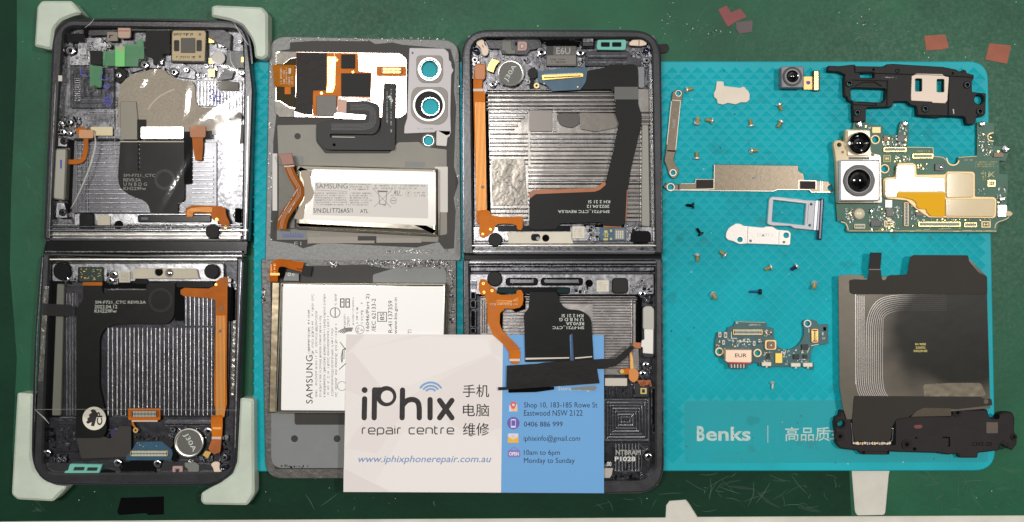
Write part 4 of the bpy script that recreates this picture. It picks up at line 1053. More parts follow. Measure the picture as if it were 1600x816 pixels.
# =====================================================================
# SMALL BATTERY
# =====================================================================
use(B2)
TB = thing('small_battery', 'small foil battery with brown flex tail lying on the upper rear cover', 'battery', 740, 400, Q)
bz = Q + 4.2
def pillow(m, pts, z0, z1, mat, e=1.4, steps=5):   # rounded foil pouch
    w = ccw([px2w(*CUR(p), z1) for p in pts]); n = len(w); vs = []; fs = []
    rings = []
    for k in range(steps + 1):
        a = math.pi/2*k/steps
        rings.append((e*(1 - math.cos(a)), z1 - e + e*math.sin(a)))
    rings = [(0, z0)] + rings
    for ins, z in rings:
        l = inset(w, ins*.001); vs += [(x, y, z*.001) for x, y in l]
    for k in range(len(rings) - 1):
        for i in range(n): fs.append((k*n + i, k*n + (i+1) % n, (k+1)*n + (i+1) % n, (k+1)*n + i))
    fs.append(tuple((len(rings)-1)*n + i for i in range(n))); m.add(vs, fs, mat)
with part('pouch', TB) as m: pillow(m, rnd([(262, 158), (1222, 184), (1224, 640), (252, 590)], 14), Q + .4, bz, FOIL, 1.9, 7)
with part('pouch_flange', TB) as m:
    m.prism([(150, 160), (268, 165), (262, 590), (150, 585)], Q + .5, Q + 1.2, mt('dark_foil_flange', (60, 57, 50), rough=.35, metal=.3, spec=.3, bump=(60, .2)), .1)
with part('end_tab', TB) as m:
    m.prism([(1215, 480), (1230, 480), (1228, 600), (1215, 600)], Q + .5, Q + 2, WHTG)
with part('label', TB) as m:
    z = bz + .03
    m.prism(rnd([(378, 190), (1206, 208), (1206, 572), (280, 528), (262, 500), (330, 500), (345, 410), (382, 385), (392, 350), (372, 300), (362, 260)], 12), bz, z, mt('bright_label', (232, 227, 218), rough=.4, coat=.15), 0)
    m.prism([(395, 280), (1155, 292), (1155, 522), (380, 498)], z, z + .01, WHTG)
    m.text('SAMSUNG', 508, 304, 214, 34, z + .03, INKG); m.ribbon([(400, 332), (612, 340)], 2, z + .02, z + .03, INKG)
    m.greek(625, 288, 780, 335, 3, z + .03, INKG); m.greek(790, 294, 1145, 330, 2, z + .03, INKG)
    m.greek(395, 346, 620, 438, 6, z + .03, INKG); m.greek(630, 346, 782, 440, 6, z + .03, INKG)
    m.text('S/N:DL1T726AS/1', 516, 468, 262, 30, z + .03, INK); m.text('ATL', 726, 472, 54, 24, z + .03, INK)
    for a, b in (((782, 318), (905, 448)), ((912, 330), (792, 445))): m.ribbon([a, b], 2.2, z + .03, z + .035, INKG)
    m.prism([(820, 340), (880, 340), (872, 430), (828, 428)], z + .03, z + .036, INKG, 0, [[(824, 345), (876, 345), (868, 426), (832, 424)]]); m.prism([(815, 334), (885, 336), (885, 342), (815, 341)], z + .04, z + .045, INKG); m.disc(862, 432, 7, z + .03, z + .05, INKG, hole=4)
    m.disc(922, 402, 21, z + .03, z + .04, INKG, hole=18.5); m.rect(908, 400, 936, 404, z + .03, z + .05, INKG)
    m.disc(1022, 355, 21, z + .03, z + .04, SILKG, hole=19); m.text('?', 1022, 355, 12, 22, z + .03, INKG)
    m.text('RU', 946, 348, 42, 28, z + .03, INK, shear=.3); m.greek(1060, 342, 1145, 378, 2, z + .03, INKG); m.greek(905, 364, 990, 374, 1, z + .03, INKG)
with part('protection_board', TB) as m:
    m.prism(rnd([(300, 200), (380, 198), (362, 225), (372, 300), (392, 345), (375, 395), (330, 430), (318, 528), (255, 525), (262, 500), (325, 390), (320, 270), (300, 235)], 14), bz + .03, bz + .12, mt('taupe_insulator', (160, 144, 126), rough=.5))
with part('flex_tail', TB) as m:
    fb = mt('brown_flex', (146, 80, 10), rough=.5, spec=.06, var=(150, .2))
    m.ribbon([(215, 165), (245, 245), (292, 310), (290, 375), (235, 440), (180, 520), (170, 595)], [54, 56, 60, 64, 66, 66, 60], bz + .25, bz + .5, fb, .05, sm=2)
    for k in range(3): m.ribbon([(205 + k*10, 175), (235 + k*10, 250), (280 + k*10, 312), (278 + k*10, 375), (222 + k*10, 440), (168 + k*10, 520), (160 + k*8, 590)], 2.4, bz + .5, bz + .52, ORD, sm=2)
    m.ribbon([(278, 335), (222, 420), (160, 520)], 0.1, bz + .5, bz + .51, SILK)
    for (a, b, n) in (((276, 328), (146, 540), 26), ((262, 410), (218, 488), 9)):
        for i in range(n):
            t = i/n; x, y = a[0] + (b[0]-a[0])*t, a[1] + (b[1]-a[1])*t
            if random.random() < .85: m.prism(quad_rot(x, y, 4, random.uniform(7, 11), random.uniform(15, 50)), bz + .53, bz + .535 + .001*i, SILK)
with part('flex_connector', TB) as m:
    m.prism([(150, 90), (240, 84), (256, 158), (178, 165)], bz + .3, bz + 1.0, mt('brown_connector', (132, 66, 36), rough=.4), .1); m.prism([(188, 168), (256, 164), (258, 172), (190, 177)], bz + .3, bz + .6, PALE)

# =====================================================================
# LOWER REAR COVER and LARGE BATTERY
# =====================================================================
use(B3)
T3 = thing('rear_cover', 'lower rear cover under the big battery, with shiny glue along its top edge', 'rear cover', 600, 700, ZT)
with part('glass_cover', T3) as m:
    m.prism(rnd([(32, 60), (1278, 68), (1280, 1460), (60, 1460)], [12, 12, 70, 110], 8), ZT + .3, Q, mt('cover_border', (84, 80, 76), rough=.35, bump=(700, .12), var=(500, .3)), .25)
with part('inner_film', T3) as m: m.prism([(150, 110), (700, 95), (880, 130), (1215, 120), (1215, 1400), (120, 1400), (90, 210)], Q, Q + .08, BRNP)
with part('inner_panel', T3) as m: m.prism(rnd([(745, 160), (880, 120), (1200, 118), (1214, 150), (1212, 230), (745, 230)], 12), Q + .08, Q + .15, GRAYC)
use(B4)
with part('inner_panel', T3) as m:
    m.prism(rnd([(88, 200), (222, 200), (224, 385), (900, 385), (900, 636), (88, 636)], [4, 4, 16, 4, 60, 70], 7), Q + .08, Q + .2, GRAYC, .02, [circ(223, 466, 20), circ(470, 466, 20)])
use(B3)
random.seed(21)
def beads(n, f):
    with part('glue_residue', T3) as m:
        for i in range(n):
            x, y = f()
            if 36 < x < 1272: m.prism(rnd(quad_rot(x, y, random.uniform(4, 15), random.uniform(3, 8), random.uniform(0, 180)), 2, 2), Q, Q + random.uniform(.1, .45) + i*.0003, random.choice([GLUE, CHROME, BLK2, BLK2, GLUE]), .05)
beads(55, lambda: (random.gauss(495, 16), random.gauss(90, 8)))
beads(210, lambda: (random.uniform(700, 1240), 90 + random.gauss(0, 9) + 10*math.sin(random.random()*6)))
beads(90, lambda: (random.gauss(1246, 9), random.uniform(100, 480)))
beads(34, lambda: (random.gauss(50, 8), random.gauss(290, 34)))
beads(34, lambda: (random.gauss(235, 40), 1383 + random.gauss(0, 6)))
TL = thing('large_battery', 'big white labelled battery on the lower rear cover, partly under the card', 'battery', 650, 900, Q)
LZ = 9.1
with part('pouch', TL) as m:
    pillow(m, rnd([(150, 208), (1216, 214), (1196, 1050), (118, 1044)], 12), Q + .3, LZ, FOIL, 1.0, 5)
with part('pouch_flange', TL) as m: m.prism([(100, 206), (152, 208), (128, 1040), (80, 1040)], Q + .5, Q + 2.2, FOILD, .3)
with part('label', TL) as m:
    z = LZ + .02
    m.prism(rnd([(172, 232), (1200, 236), (1184, 1030), (160, 1024)], 8), LZ, z, mt('bright_label2', (242, 240, 236), rough=.35))
    z += .02; V = True
    m.text('SAMSUNG', 340, 828, 308, 42, z, INK, rot=90, space=1.1)
    for i, (x, y0, y1) in enumerate(((338, 318, 672), (362, 290, 670), (386, 330, 940), (412, 290, 940), (438, 285, 940), (462, 285, 940), (488, 480, 940), (512, 450, 940))):
        m.greek(x - 9, y0, x + 9, y1, 1, z, INKG if i else INK, vert=V, fill=.75)
    m.disc(504, 402, 33, z, z + .01, INK, hole=29); m.rect(502, 372, 507, 430, z, z + .015, INK); m.greek(498, 285, 520, 365, 1, z, INKG, vert=V)
    for a, b, c, d in ((536, 312, 564, 370), (570, 312, 598, 370)):
        m.prism(box4(a, b, c, d), z, z + .01, INK, 0, [box4(a+6, b+6, c-6, d-6)]); m.rect(a+8, b+20, c-8, b+26, z, z + .01, INK)
    for r in (46, 58, 70, 82):
        m.ribbon([(600 - r*math.cos(t), 545 - r*.55*math.sin(t)) for t in [k*.2 for k in range(2, 10)]], 5, z, z + .01, INK)
    m.greek(556, 410, 600, 500, 2, z, INKG, vert=V); m.greek(612, 290, 628, 480, 1, z, INKG, vert=V); m.greek(636, 350, 655, 480, 1, z, INK, vert=V); m.greek(664, 310, 690, 480, 1, z, INKG, vert=V)
    m.disc(662, 510, 29, z, z + .01, INKG, hole=26); m.text('PS', 650, 512, 30, 16, z, INKG, rot=90); m.text('E', 674, 512, 12, 14, z, INKG, rot=90)
    m.text('16046/Part 2)', 714, 402, 236, 28, z, INK, rot=90); m.text('/IEC 62133-2', 750, 418, 210, 26, z, INK, rot=90)
    m.prism(box4(774, 398, 834, 460), z, z + .01, INK, 0, [box4(778, 402, 830, 456)]); m.text('8S', 804, 428, 46, 26, z, INK, rot=90)
    m.text('R-41137359', 856, 428, 204, 26, z, INK, rot=90); m.text('www.bis.gov.in', 892, 422, 232, 26, z, INK, rot=90); m.text('TI', 980, 524, 26, 24, z, INKG, rot=90)
    for p in ([(536, 590), (572, 640)], [(530, 765), (572, 726)], [(542, 690), (552, 640), (572, 628)], [(542, 690), (548, 722)], [(552, 640), (550, 715)], [(562, 634), (560, 700)]): m.ribbon(p, 4, z, z + .01, INK)
    m.disc(548, 870, 30, z, z + .01, INKG, hole=27)
with part('flex_tail', TL) as m:
    m.ribbon([(112, 205), (112, 130), (125, 90), (170, 82), (230, 100), (300, 112)], [52, 56, 54, 48, 56, 66], LZ - 3.5, LZ - 3.2, mt('orange_brown_flex', (176, 88, 10), rough=.5, spec=.06, var=(150, .2)), .05, sm=2)
    m.greek(88, 88, 130, 155, 2, LZ - 3.18, ORL, vert=True); m.rect(90, 150, 150, 165, LZ - 3.2, LZ - 3.1, ORL)
    m.ribbon([(258, 120), (280, 128), (296, 118), (292, 138)], 5, LZ - 3.2, LZ - 3.15, INK, sm=1)
with part('black_tab', TL) as m: m.prism([(310, 102), (358, 108), (345, 172), (285, 160)], LZ - 4, LZ - 3.6, BLKM)
with part('clear_tab', TL) as m:
    m.prism([(190, 145), (272, 155), (272, 200), (175, 198)], LZ - 4, LZ - 3.6, GRAYC); m.disc(212, 158, 11, LZ - 3.6, LZ - 3.5, SILK, hole=6); m.disc(238, 160, 8, LZ - 3.6, LZ - 3.5, SILK, hole=4)
    m.prism([(145, 110), (190, 108), (175, 170), (150, 190)], LZ - 4.2, LZ - 3.9, VOID)
# =====================================================================
# BARE PHONE (third column)
# =====================================================================
use(PX)
T4 = thing('phone_chassis', 'opened folding phone frame without film, partly under the business card', 'phone frame', 880, 410, ZT, 'opened folding phone frames')
B, F, R = ZT, 5.4, 9.3
OU = rnd([(721, 46), (1033, 47), (1036, 397), (723, 398)], [46, 46, 5, 5], 9)
IU = rnd([(736, 60), (1018, 60), (1023, 394), (740, 394)], [26, 26, 5, 5], 6)
frame_ring('upper_rim', T4, OU, IU, B, R, RIM, .6)
OL = rnd([(723, 405), (1035, 403), (1038, 772), (724, 772)], [5, 5, 48, 44], 9)
IL = rnd([(734, 409), (1024, 408), (1024, 752), (738, 752)], [6, 6, 30, 24], 6)
frame_ring('lower_rim', T4, OL, IL, B, R, mt('dark_anodised_rim', (58, 58, 60), rough=.33, metal=.35, bump=(900, .04), var=(300, .3)), .6)
with part('upper_edge_band', T4) as m:
    m.prism(rib_outline(chaikin([(724.5, 396), (723.5, 95), (727, 68), (740, 53), (765, 48), (990, 49), (1013, 53), (1027, 68), (1031.5, 92), (1034, 396)], 2), 2.8), R - .4, R + .05, RIMG, .1)
with part('lower_edge_band', T4) as m:
    m.prism(rib_outline(chaikin([(725, 406), (726, 740), (745, 768), (995, 770), (1018, 765), (1032, 748), (1036, 725), (1034, 406)], 2), 2.8), R - .4, R + .05, RIMG, .1)
with part('upper_floor', T4) as m: m.prism([(732, 56), (1024, 56), (1026, 390), (736, 390)], B + .4, F, CHASD)
with part('lower_floor', T4) as m: m.prism([(730, 410), (1028, 410), (1028, 758), (734, 758)], B + .4, F, CHASDD)
with part('hinge', T4) as m:
    m.prism([(725, 395), (1034, 395), (1034, 408), (725, 408)], B, R - 2, BLK2, .3)
    m.prism([(741, 376), (1022, 376), (1022, 394), (741, 394)], B, R - 1.4, CHASD, .2); m.prism([(735, 409), (1023, 409), (1023, 424), (735, 424)], B, R - 1.5, CHASD, .2)
    for y0, y1, z, mt_ in ((377, 381, R-.8, CHAS), (382, 386, R-.1, SILV), (388, 391, R-.6, CHASD), (392, 394, R-.2, CHROME), (409, 411, R-.2, CHROME), (412, 418, R-.3, CHASD), (396, 399, R-1.2, BLK2)):
        m.prism(box4(726, y0, 1033, y1), B + 2, z, mt_, .5)
for pl in ([(724, 270), (725, 395)], [(1033, 250), (1034, 395)], [(726, 408), (726, 520)], [(1034, 408), (1036, 700)]):
    with part('side_rail', T4) as m: m.ribbon(pl, 1.4, R - .1, R + .1, CHASD, .06)
use(C1)
with part('antenna_frame', T4) as m:
    m.prism(rnd([(195, 128), (330, 128), (345, 118), (545, 125), (560, 175), (530, 190), (480, 200), (460, 230), (300, 222), (290, 190), (220, 190)], 8), F, F + 1.9, RIM, .15)
    m.prism(rnd([(585, 135), (780, 140), (800, 165), (585, 165)], 4), F, R - .6, VOID)
    m.prism(rnd([(840, 205), (1110, 205), (1130, 240), (1190, 255), (1190, 300), (830, 300), (830, 240)], 6), F, F + 1.2, CHASDD, .15)
    for i in range(5): m.rect(850, 232 + i*13, 1100, 238 + i*13, F + 1.2, F + 1.45, [CHAS, BLK2, CHASD, CHAS, CHASD][i], bev=.08)
    m.ribbon([(200, 122), (290, 124), (345, 112), (540, 116), (556, 140), (800, 148), (806, 118)], 8, F + 1.9, R - .3, VOID)
with part('spring_contact', T4) as m:
    m.prism(chaikin([(140, 140), (165, 128), (190, 134), (192, 165), (215, 180), (220, 215), (200, 238), (175, 228), (168, 180), (140, 165)], 2, True), F + 1.9, F + 2.9, mt('cream_contact', (222, 200, 176), rough=.4), .15); m.ribbon([(176, 165), (186, 180)], 6, F + 2.9, F + 2.95, REDP)
with part('microphone', T4) as m: m.lathe(140, 206, [(20, F+1), (20, F+2.6), (14, F+2.8), (6, F+2.6)], LENSB, 20)
with part('grey_pad', T4) as m: m.prism(rnd([(302, 142), (362, 138), (366, 195), (390, 198), (390, 222), (335, 222), (325, 205), (302, 200)], 8), F + 1.9, F + 2.5, mt('dull_grey_pad', (112, 112, 106), rough=.6), .1)
with part('pink_sensor', T4) as m:
    m.prism(rnd([(402, 142), (455, 142), (464, 155), (462, 195), (448, 202), (402, 202)], 8), F + 1.9, F + 2.6, PINKS, .1); m.rect(416, 158, 446, 188, F + 2.6, F + 2.65, CHIPB); m.rect(423, 163, 440, 182, F + 2.65, F + 2.7, PINKG); m.rect(386, 146, 402, 164, F + 1.9, F + 2.7, BLK2)
with part('camera_chip', T4) as m:
    m.rect(584, 165, 778, 300, F, F + 1.8, mt('dark_etched_cover', (70, 68, 66), rough=.4, metal=.4, bump=(500, .08)), r=6, bev=.1); m.rect(590, 232, 774, 290, F + 1.8, F + 1.95, CHIPG, r=3)
    m.text('E6U', 694, 202, 90, 44, F + 1.86, SILKG, bold=.02); m.rect(588, 170, 630, 230, F + 1.8, F + 1.85, CHIPK); m.greek(606, 250, 735, 284, 2, F + 1.98, INK)
with part('black_component', T4) as m: m.rect(808, 112, 894, 178, F, R - .8, BLK2, r=8, bev=.2); m.rect(820, 122, 884, 148, R - .8, R - .7, CHASD, r=6); m.rect(820, 152, 884, 170, R - .8, R - .7, RIM, r=4)
with part('mesh_gasket', T4) as m:
    m.prism(rnd([(912, 132), (1090, 130), (1098, 145), (1092, 192), (1080, 198), (912, 196), (906, 180)], 10), F + 2, F + 3.3, TGASK, .15, [rnd(box4(935, 148, 990, 176), 6), rnd(box4(1006, 148, 1064, 176), 6)]); 
with part('mesh_screen', T4) as m: m.rect(930, 144, 1070, 180, F + 2, F + 2.4, BLK2)
with part('spring_contact', T4) as m: m.prism(rnd([(1112, 152), (1135, 132), (1205, 130), (1228, 148), (1224, 165), (1190, 172), (1118, 168)], 8), F + 1.8, F + 2.8, mt('cream_contact', (222, 200, 176), rough=.4), .15); m.rect(1174, 132, 1180, 170, F + 2.8, F + 2.85, CHIPG)
with part('microphone', T4) as m: m.lathe(1218, 206, [(22, F+1), (22, F+2.6), (14, F+2.8), (6, F+2.6)], LENSB, 20)
random.seed(31)
with part('machined_lugs', T4) as m:
    machined(m, 180, 220, 560, 440, 60, F, [CHAS, CHROME, CHASD, BLK2, CHAS], .3, 1.2)
    machined(m, 440, 200, 590, 320, 22, F + .6, [CHROME, CHAS, CHASD, BLK2], .2, .8, 5, 18); machined(m, 770, 200, 850, 310, 14, F + .8, [CHROME, CHAS, BLK2])
    machined(m, 1120, 180, 1250, 440, 44, F + .4, [CHROME, CHASD, CHAS, BLK2]); machined(m, 105, 230, 180, 300, 10, F + .8, [CHAS, CHROME])
    m.rect(1170, 300, 1215, 440, F, F + 1.6, CHROME, r=14, bev=.2)
screws(T4, [(130, 260, 20), (555, 210, 28), (802, 214, 26), (244, 414, 24), (1226, 264, 20), (470, 400, 16), (1178, 212, 14)], F + 1.9)
with part('black_disc_pad', T4) as m: m.disc(500, 345, 34, F + 1.4, F + 1.9, BLKM); m.rect(476, 375, 506, 440, F + 1, F + 1.6, BLK2, r=10)
with part('gold_ring', T4) as m: m.disc(524, 424, 18, F + 1.2, F + 1.8, SCRG, hole=8)
with part('gold_tab', T4) as m: m.prism([(240, 250), (290, 268), (262, 300), (248, 342), (204, 324), (218, 285)], F + 2.4, F + 2.9, GOLD, .08); m.prism([(214, 290), (262, 304), (260, 310), (212, 296)], F + 2.9, F + 2.95, SCRG)
motor(T4, 358, 345, 86, F + 3.2, 58)
with part('orange_flex_cable', T4) as m:
    z = F + 2.0
    m.prism(rnd([(125, 330), (135, 290), (165, 280), (198, 292), (200, 360), (180, 385), (176, 440), (196, 470), (196, 528), (208, 1300), (140, 1300), (122, 528), (120, 400)], 10), z, z + .35, OR, .05)
    m.prism(rnd(box4(130, 290, 196, 385), 16), z + .35, z + .8, mt('dull_orange_pad', (188, 118, 64), rough=.45), .1); m.rect(120, 444, 184, 460, z + .35, z + .4, PALE)
    for i in range(8): m.prism([(133+i*8.2, 530), (136+i*8.2, 530), (146+i*8.2, 1220), (143+i*8.2, 1220)], z + .35, z + .38, ORL)
with part('blue_connector_board', T4) as m:
    m.prism(rnd([(532, 336), (680, 312), (838, 308), (850, 320), (838, 400), (805, 450), (625, 460), (585, 420), (530, 400)], 8), F + 2.6, F + 3.1, BLUEB, .05); m.disc(572, 411, 5, F + 3.1, F + 3.15, SILK); m.disc(786, 432, 4, F + 3.1, F + 3.15, GOLD)
with part('board_connector', T4) as m:
    z = F + 3.1; m.prism(rnd([(556, 355), (820, 344), (824, 368), (560, 390)], 8), z, z + .7, GOLD, .08); m.prism([(570, 371), (806, 359), (806, 365), (570, 378)], z + .7, z + .75, CHIPK)
    for i in range(26): x = 572 + i*9; m.prism([(x, 350 - i*.35), (x+4.5, 350 - i*.35), (x+4.5, 361 - i*.35), (x, 361 - i*.35)], z + .7, z + .78, SILK)
with part('vertical_channel', T4) as m: m.prism([(198, 470), (215, 470), (232, 1225), (212, 1225)], F, F + .7, VOID); m.rect(108, 380, 124, 1200, F, F + 1.4, VOID)
# bay
SHEEN = mt('sheeny_milled_plate', (146, 142, 138), rough=.22, metal=1.0, bump=(200, .05), var=(90, .3))
with part('bay_plate', T4) as m:
    m.prism([(212, 445), (1250, 445), (1262, 1290), (232, 1290)], F, F + .8, SHEEN, .1)
SHR = mt('sheeny_rib', (176, 172, 170), rough=.2, metal=1.0, var=(160, .3))
with part('bay_ribs', T4) as m:
    for i, y in enumerate((462, 490, 520, 545, 568)): m.rect(200, y, 1050, y + 15, F + .8, F + 2.0 - i*.2, CHROME if i % 2 == 0 else SHR, bev=.4)
    y = 590
    while y < 1270:
        a = 220
        if 610 < y < 715: segs = [(a, 470 - (y-590)*.8), (1180, 1250)] 
        elif 930 < y < 1180: segs = [(470, 1250)]
        else: segs = [(a, 470), (482, 1250)]
        if y > 720: segs = [(max(s[0], 225), s[1]) for s in segs]
        for s0, s1 in segs: m.rect(s0, y, s1, y + random.uniform(8, 14), F + .8, F + random.uniform(1.2, 1.6), random.choice([SHR, SHR, SHEEN, CHAS]), bev=.25)
        y += random.choice([24, 26.5, 29])
    m.rect(208, 450, 1030, 458, F + .8, F + 1.0, VOID)
with part('adhesive_patch', T4) as m:
    m.prism(rnd(box4(478, 580, 625, 716), 10), F + .8, F + 1.65, mt('satin_patch', (98, 94, 91), rough=.36, metal=.9), .1); m.rect(625, 588, 652, 718, F + .8, F + 1.5, SHR)
    for i in range(11): m.rect(628, 592 + i*12, 648, 597 + i*12, F + 1.5, F + 1.7, CHROME, bev=.08)
    m.prism(rnd([(652, 605), (700, 598), (796, 600), (800, 670), (745, 695), (680, 680), (655, 650)], 20), F + .8, F + 1.65, mt('dark_gum', (64, 61, 59), rough=.35, metal=.6), .1); m.prism(rnd([(796, 596), (1030, 600), (1045, 690), (900, 718), (800, 700)], 16), F + 1.5, F + 1.7, mt('gum_smear', (96, 92, 88), rough=.3, metal=.8, bump=(200, .08)), .05)
use(C2)
with part('wrinkled_film', T4) as m:
    fm = mt('wrinkled_satin_film', (108, 104, 98), rough=.24, metal=.95, bump=(140, .16), var=(60, .2))
    m.prism([(245, 120), (470, 122), (480, 320), (490, 430), (255, 435)], F + 1.0, F + 1.75, fm, .05)
    for i in range(26):
        x, y = random.uniform(260, 460), random.uniform(150, 415); a = random.uniform(0, 3.1); l = random.uniform(10, 34)
        m.ribbon([(x, y), (x + math.cos(a)*l*.5 + 4, y + math.sin(a)*l*.5), (x + math.cos(a)*l, y + math.sin(a)*l + 5)], [1, 6, 1], F + 1.7, F + 1.95 + i*.003, fm, .08, sm=2)
with part('side_channel', T4) as m:
    m.prism(rnd([(1255, -110), (1305, -110), (1315, 580), (1252, 575)], 18), F, R - 1.8, mt('grey_key_cover', (120, 120, 112), rough=.35, metal=.3), .3)
with part('display_cable', T4) as m:
    z = F + 2.4
    def c1(x, y): return ((710 + x/4.0794 - 710)*4.294, (30 + y/4.0794 - 220)*4.294)
    U = [c1(*p) for p in [(812, 450), (845, 330), (950, 310), (1000, 288), (1150, 288), (1172, 310), (1172, 540), (1196, 620), (1190, 680)]]
    Lw = [(1215, 60), (1185, 190), (1160, 350), (1150, 550), (1115, 575), (1000, 570), (985, 548), (700, 556), (685, 592), (560, 600), (500, 590), (503, 380), (545, 352), (950, 330), (1010, 290), (1050, 130), (1075, 20)]
    V_ = [c1(*p) for p in [(1048, 660), (1025, 610), (1028, 470), (1000, 448)]]
    m.prism(rnd(U + Lw + V_, 14, 5), z, z + .4, FLEX, .05)
    m.prism(rnd([(500, 350), (525, 330), (940, 318), (975, 300), (1010, 270), (1016, 296), (975, 330), (940, 342), (545, 358), (505, 390)], 8), z + .1, z + .43, ORD)
    m.ribbon([(1160, 330), (1150, 540)], 5, z + .4, z + .43, ORD)
    m.rect(*c1(1020, 432), *c1(1172, 512), z + .4, z + .6, mt('grey_tape_band', (70, 72, 70), rough=.4))
    zz = z + .45
    m.text('SM-F721_CTC REV0.5A', 868, 474, 346, 22, zz, SILK, rot=180, bold=.01); m.text('2022.04.12', 964, 441, 152, 20, zz, SILK, rot=180, bold=.01); m.text('KH 2 21 SI', 972, 410, 146, 20, zz, SILK, rot=180, bold=.01)
with part('orange_flex_foot', T4) as m:
    m.prism(chaikin([(160, 465), (235, 465), (245, 500), (290, 508), (360, 514), (452, 505), (460, 520), (458, 600), (420, 598), (416, 560), (300, 555), (270, 575), (262, 610), (220, 640), (195, 655), (165, 640), (168, 560)], 1, True), F + 2.36, F + 2.6, OR, .05)
    for x, y in ((190, 626), (242, 594)): m.disc(x, y, 8, F + 2.6, F + 2.75, GOLD, hole=4)
    m.disc(190, 310, 11, F + 2.4, F + 2.6, CHIPB)
with part('hinge_block', T4) as m:
    m.rect(110, 575, 1370, 690, F, R - 2, CHAS, r=18, bev=.3); m.rect(290, 570, 780, 612, F, R - 1.9, BLK2, r=10, bev=.2); m.rect(870, 560, 1160, 575, F, R - 1.9, VOID)
    machined(m, 105, 590, 200, 690, 14, R - 2, [CHAS, CHROME]); machined(m, 880, 560, 980, 690, 24, R - 2, [CHROME, CHAS, BLK2]); machined(m, 1130, 560, 1260, 690, 30, R - 2, [CHROME, CHAS, BLK2, CHAS]); machined(m, 320, 540, 500, 610, 8, F + 1, [CHASD, CHROME])
with part('magnet', T4) as m: m.disc(274, 664, 47, F, R + .15, BLKM, .3)
with part('magnet', T4) as m: m.rect(1180, 605, 1320, 695, F, R - .8, BLK2, r=36, bev=.4)
with part('hinge_cover_strip', T4) as m: m.prism(rnd([(350, 615), (785, 612), (785, 655), (800, 690), (358, 690), (362, 650)], 6), R - 2, R - .7, PALE, .15, [rnd(box4(515, 626, 575, 672), 20), circ(613, 654, 24)])
with part('strip_holes', T4) as m: m.disc(613, 654, 26, R - 2, R - 1.5, VOID); m.rect(514, 624, 578, 674, R - 2, R - 1.7, BLK2, r=20); m.lathe(560, 656, [(16, R-1.7), (12, R-1.3), (2, R-1.3)], CHROME, 16)
with part('label_sticker', T4) as m: m.rect(792, 575, 874, 655, R - 2, R - 1.2, PALE, r=3); m.greek(802, 588, 864, 645, 4, R - 1.18, SILKG)
with part('antenna_chip_board', T4) as m:
    z = R - 1.6; m.rect(972, 580, 1150, 690, R - 2, z, BLUEB, r=6, bev=.08); m.rect(1000, 566, 1120, 582, R - 2.2, z - .1, OR); m.rect(1074, 590, 1142, 664, z, z + .15, CHIPG, r=4)
    for i in range(5):
        for j in range(4): m.rect(1082 + j*14, 604 + i*11, 1092 + j*14, 612 + i*11, z + .15, z + .25, SILK)
    for x, y, w, h in ((1005, 602, 22, 16), (1000, 655, 30, 14), (1044, 596, 14, 16), (1044, 652, 14, 14), (996, 625, 40, 5), (1008, 618, 8, 30), (1022, 618, 8, 30)): m.rect(x, y, x + w, y + h, z, z + .2, SILKY, r=3)
screws(T4, [(1226, 594, 18), (920, 582, 16), (918, 632, 18), (335, 668, 12)], R - 1.5)

# lower half
use(C3)
with part('hinge_block', T4) as m: m.rect(90, 130, 1245, 262, F, R - 1.9, CHAS, r=16, bev=.3)
with part('magnet', T4) as m: m.disc(250, 162, 47, F, R + .15, BLKM, .3)
with part('magnet', T4) as m: m.rect(980, 157, 1080, 254, F, R - .4, BLKM, r=26, bev=.3)
for a, b in ((318, 520), (535, 800)):
    with part('chrome_slot', T4) as m: m.prism(rnd(box4(a, 155, b, 205), 22), F, R - 1.1, BLK2, .3); m.rect(a + 24, 164, b - 24, 192, R - 1.2, R - .8, CHROME, r=12, bev=.25)
with part('hole_plug', T4) as m: m.disc(838, 190, 23, F, R - 1.2, VOID)
with part('label_sticker', T4) as m: m.rect(884, 172, 960, 242, R - 2, R - 1.4, PALE, r=3); m.greek(892, 182, 950, 234, 4, R - 1.38, SILKG)
with part('connector_bar', T4) as m: m.rect(266, 214, 720, 256, F, R - 1.4, BLK2, r=14, bev=.3); m.rect(272, 222, 400, 250, R - 1.4, R - 1.35, mt('dark_teal_resin', (34, 60, 60), rough=.15), r=8); m.rect(640, 222, 716, 250, R - 1.4, R - 1.35, MATS['dark_teal_resin'], r=8)
with part('machined_lugs', T4) as m:
    machined(m, 720, 195, 840, 260, 14, R - 1.9, [CHROME, CHAS, BLK2])
with part('machined_lugs', T4) as m:
    machined(m, 1080, 150, 1240, 260, 26, R - 1.9, [CHAS, CHASD, BLK2, CHROME]); machined(m, 1140, 230, 1240, 320, 20, F + 1.5, [CHROME, BLK2, CHASD])
with part('rim_slots', T4) as m:
    m.rect(104, 175, 136, 225, R - 1.9, R - .7, CHASD, r=6); 
    for y0, y1 in ((248, 288), (300, 340), (362, 460), (472, 500)): m.rect(104, y0, 128, y1, F + 1, R - 1.4, VOID, r=6); m.prism(rnd(box4(98, y0 - 4, 134, y1 + 4), 8), F + 1, R - 1.0, CHASD, .1, [rnd(box4(105, y0 + 2, 127, y1 - 2), 5)])
with part('machined_lugs', T4) as m:
    machined(m, 1140, 680, 1230, 900, 50, F + .8, [CHROME, CHASD, BLK2, CHAS])
with part('bay_plate', T4) as m: m.prism([(160, 270), (1140, 270), (1150, 730), (1100, 760), (160, 760)], F, F + .8, mt('smeared_milled_plate', (146, 141, 138), rough=.28, metal=1.0, bump=(160, .1), var=(120, .35)), .1)
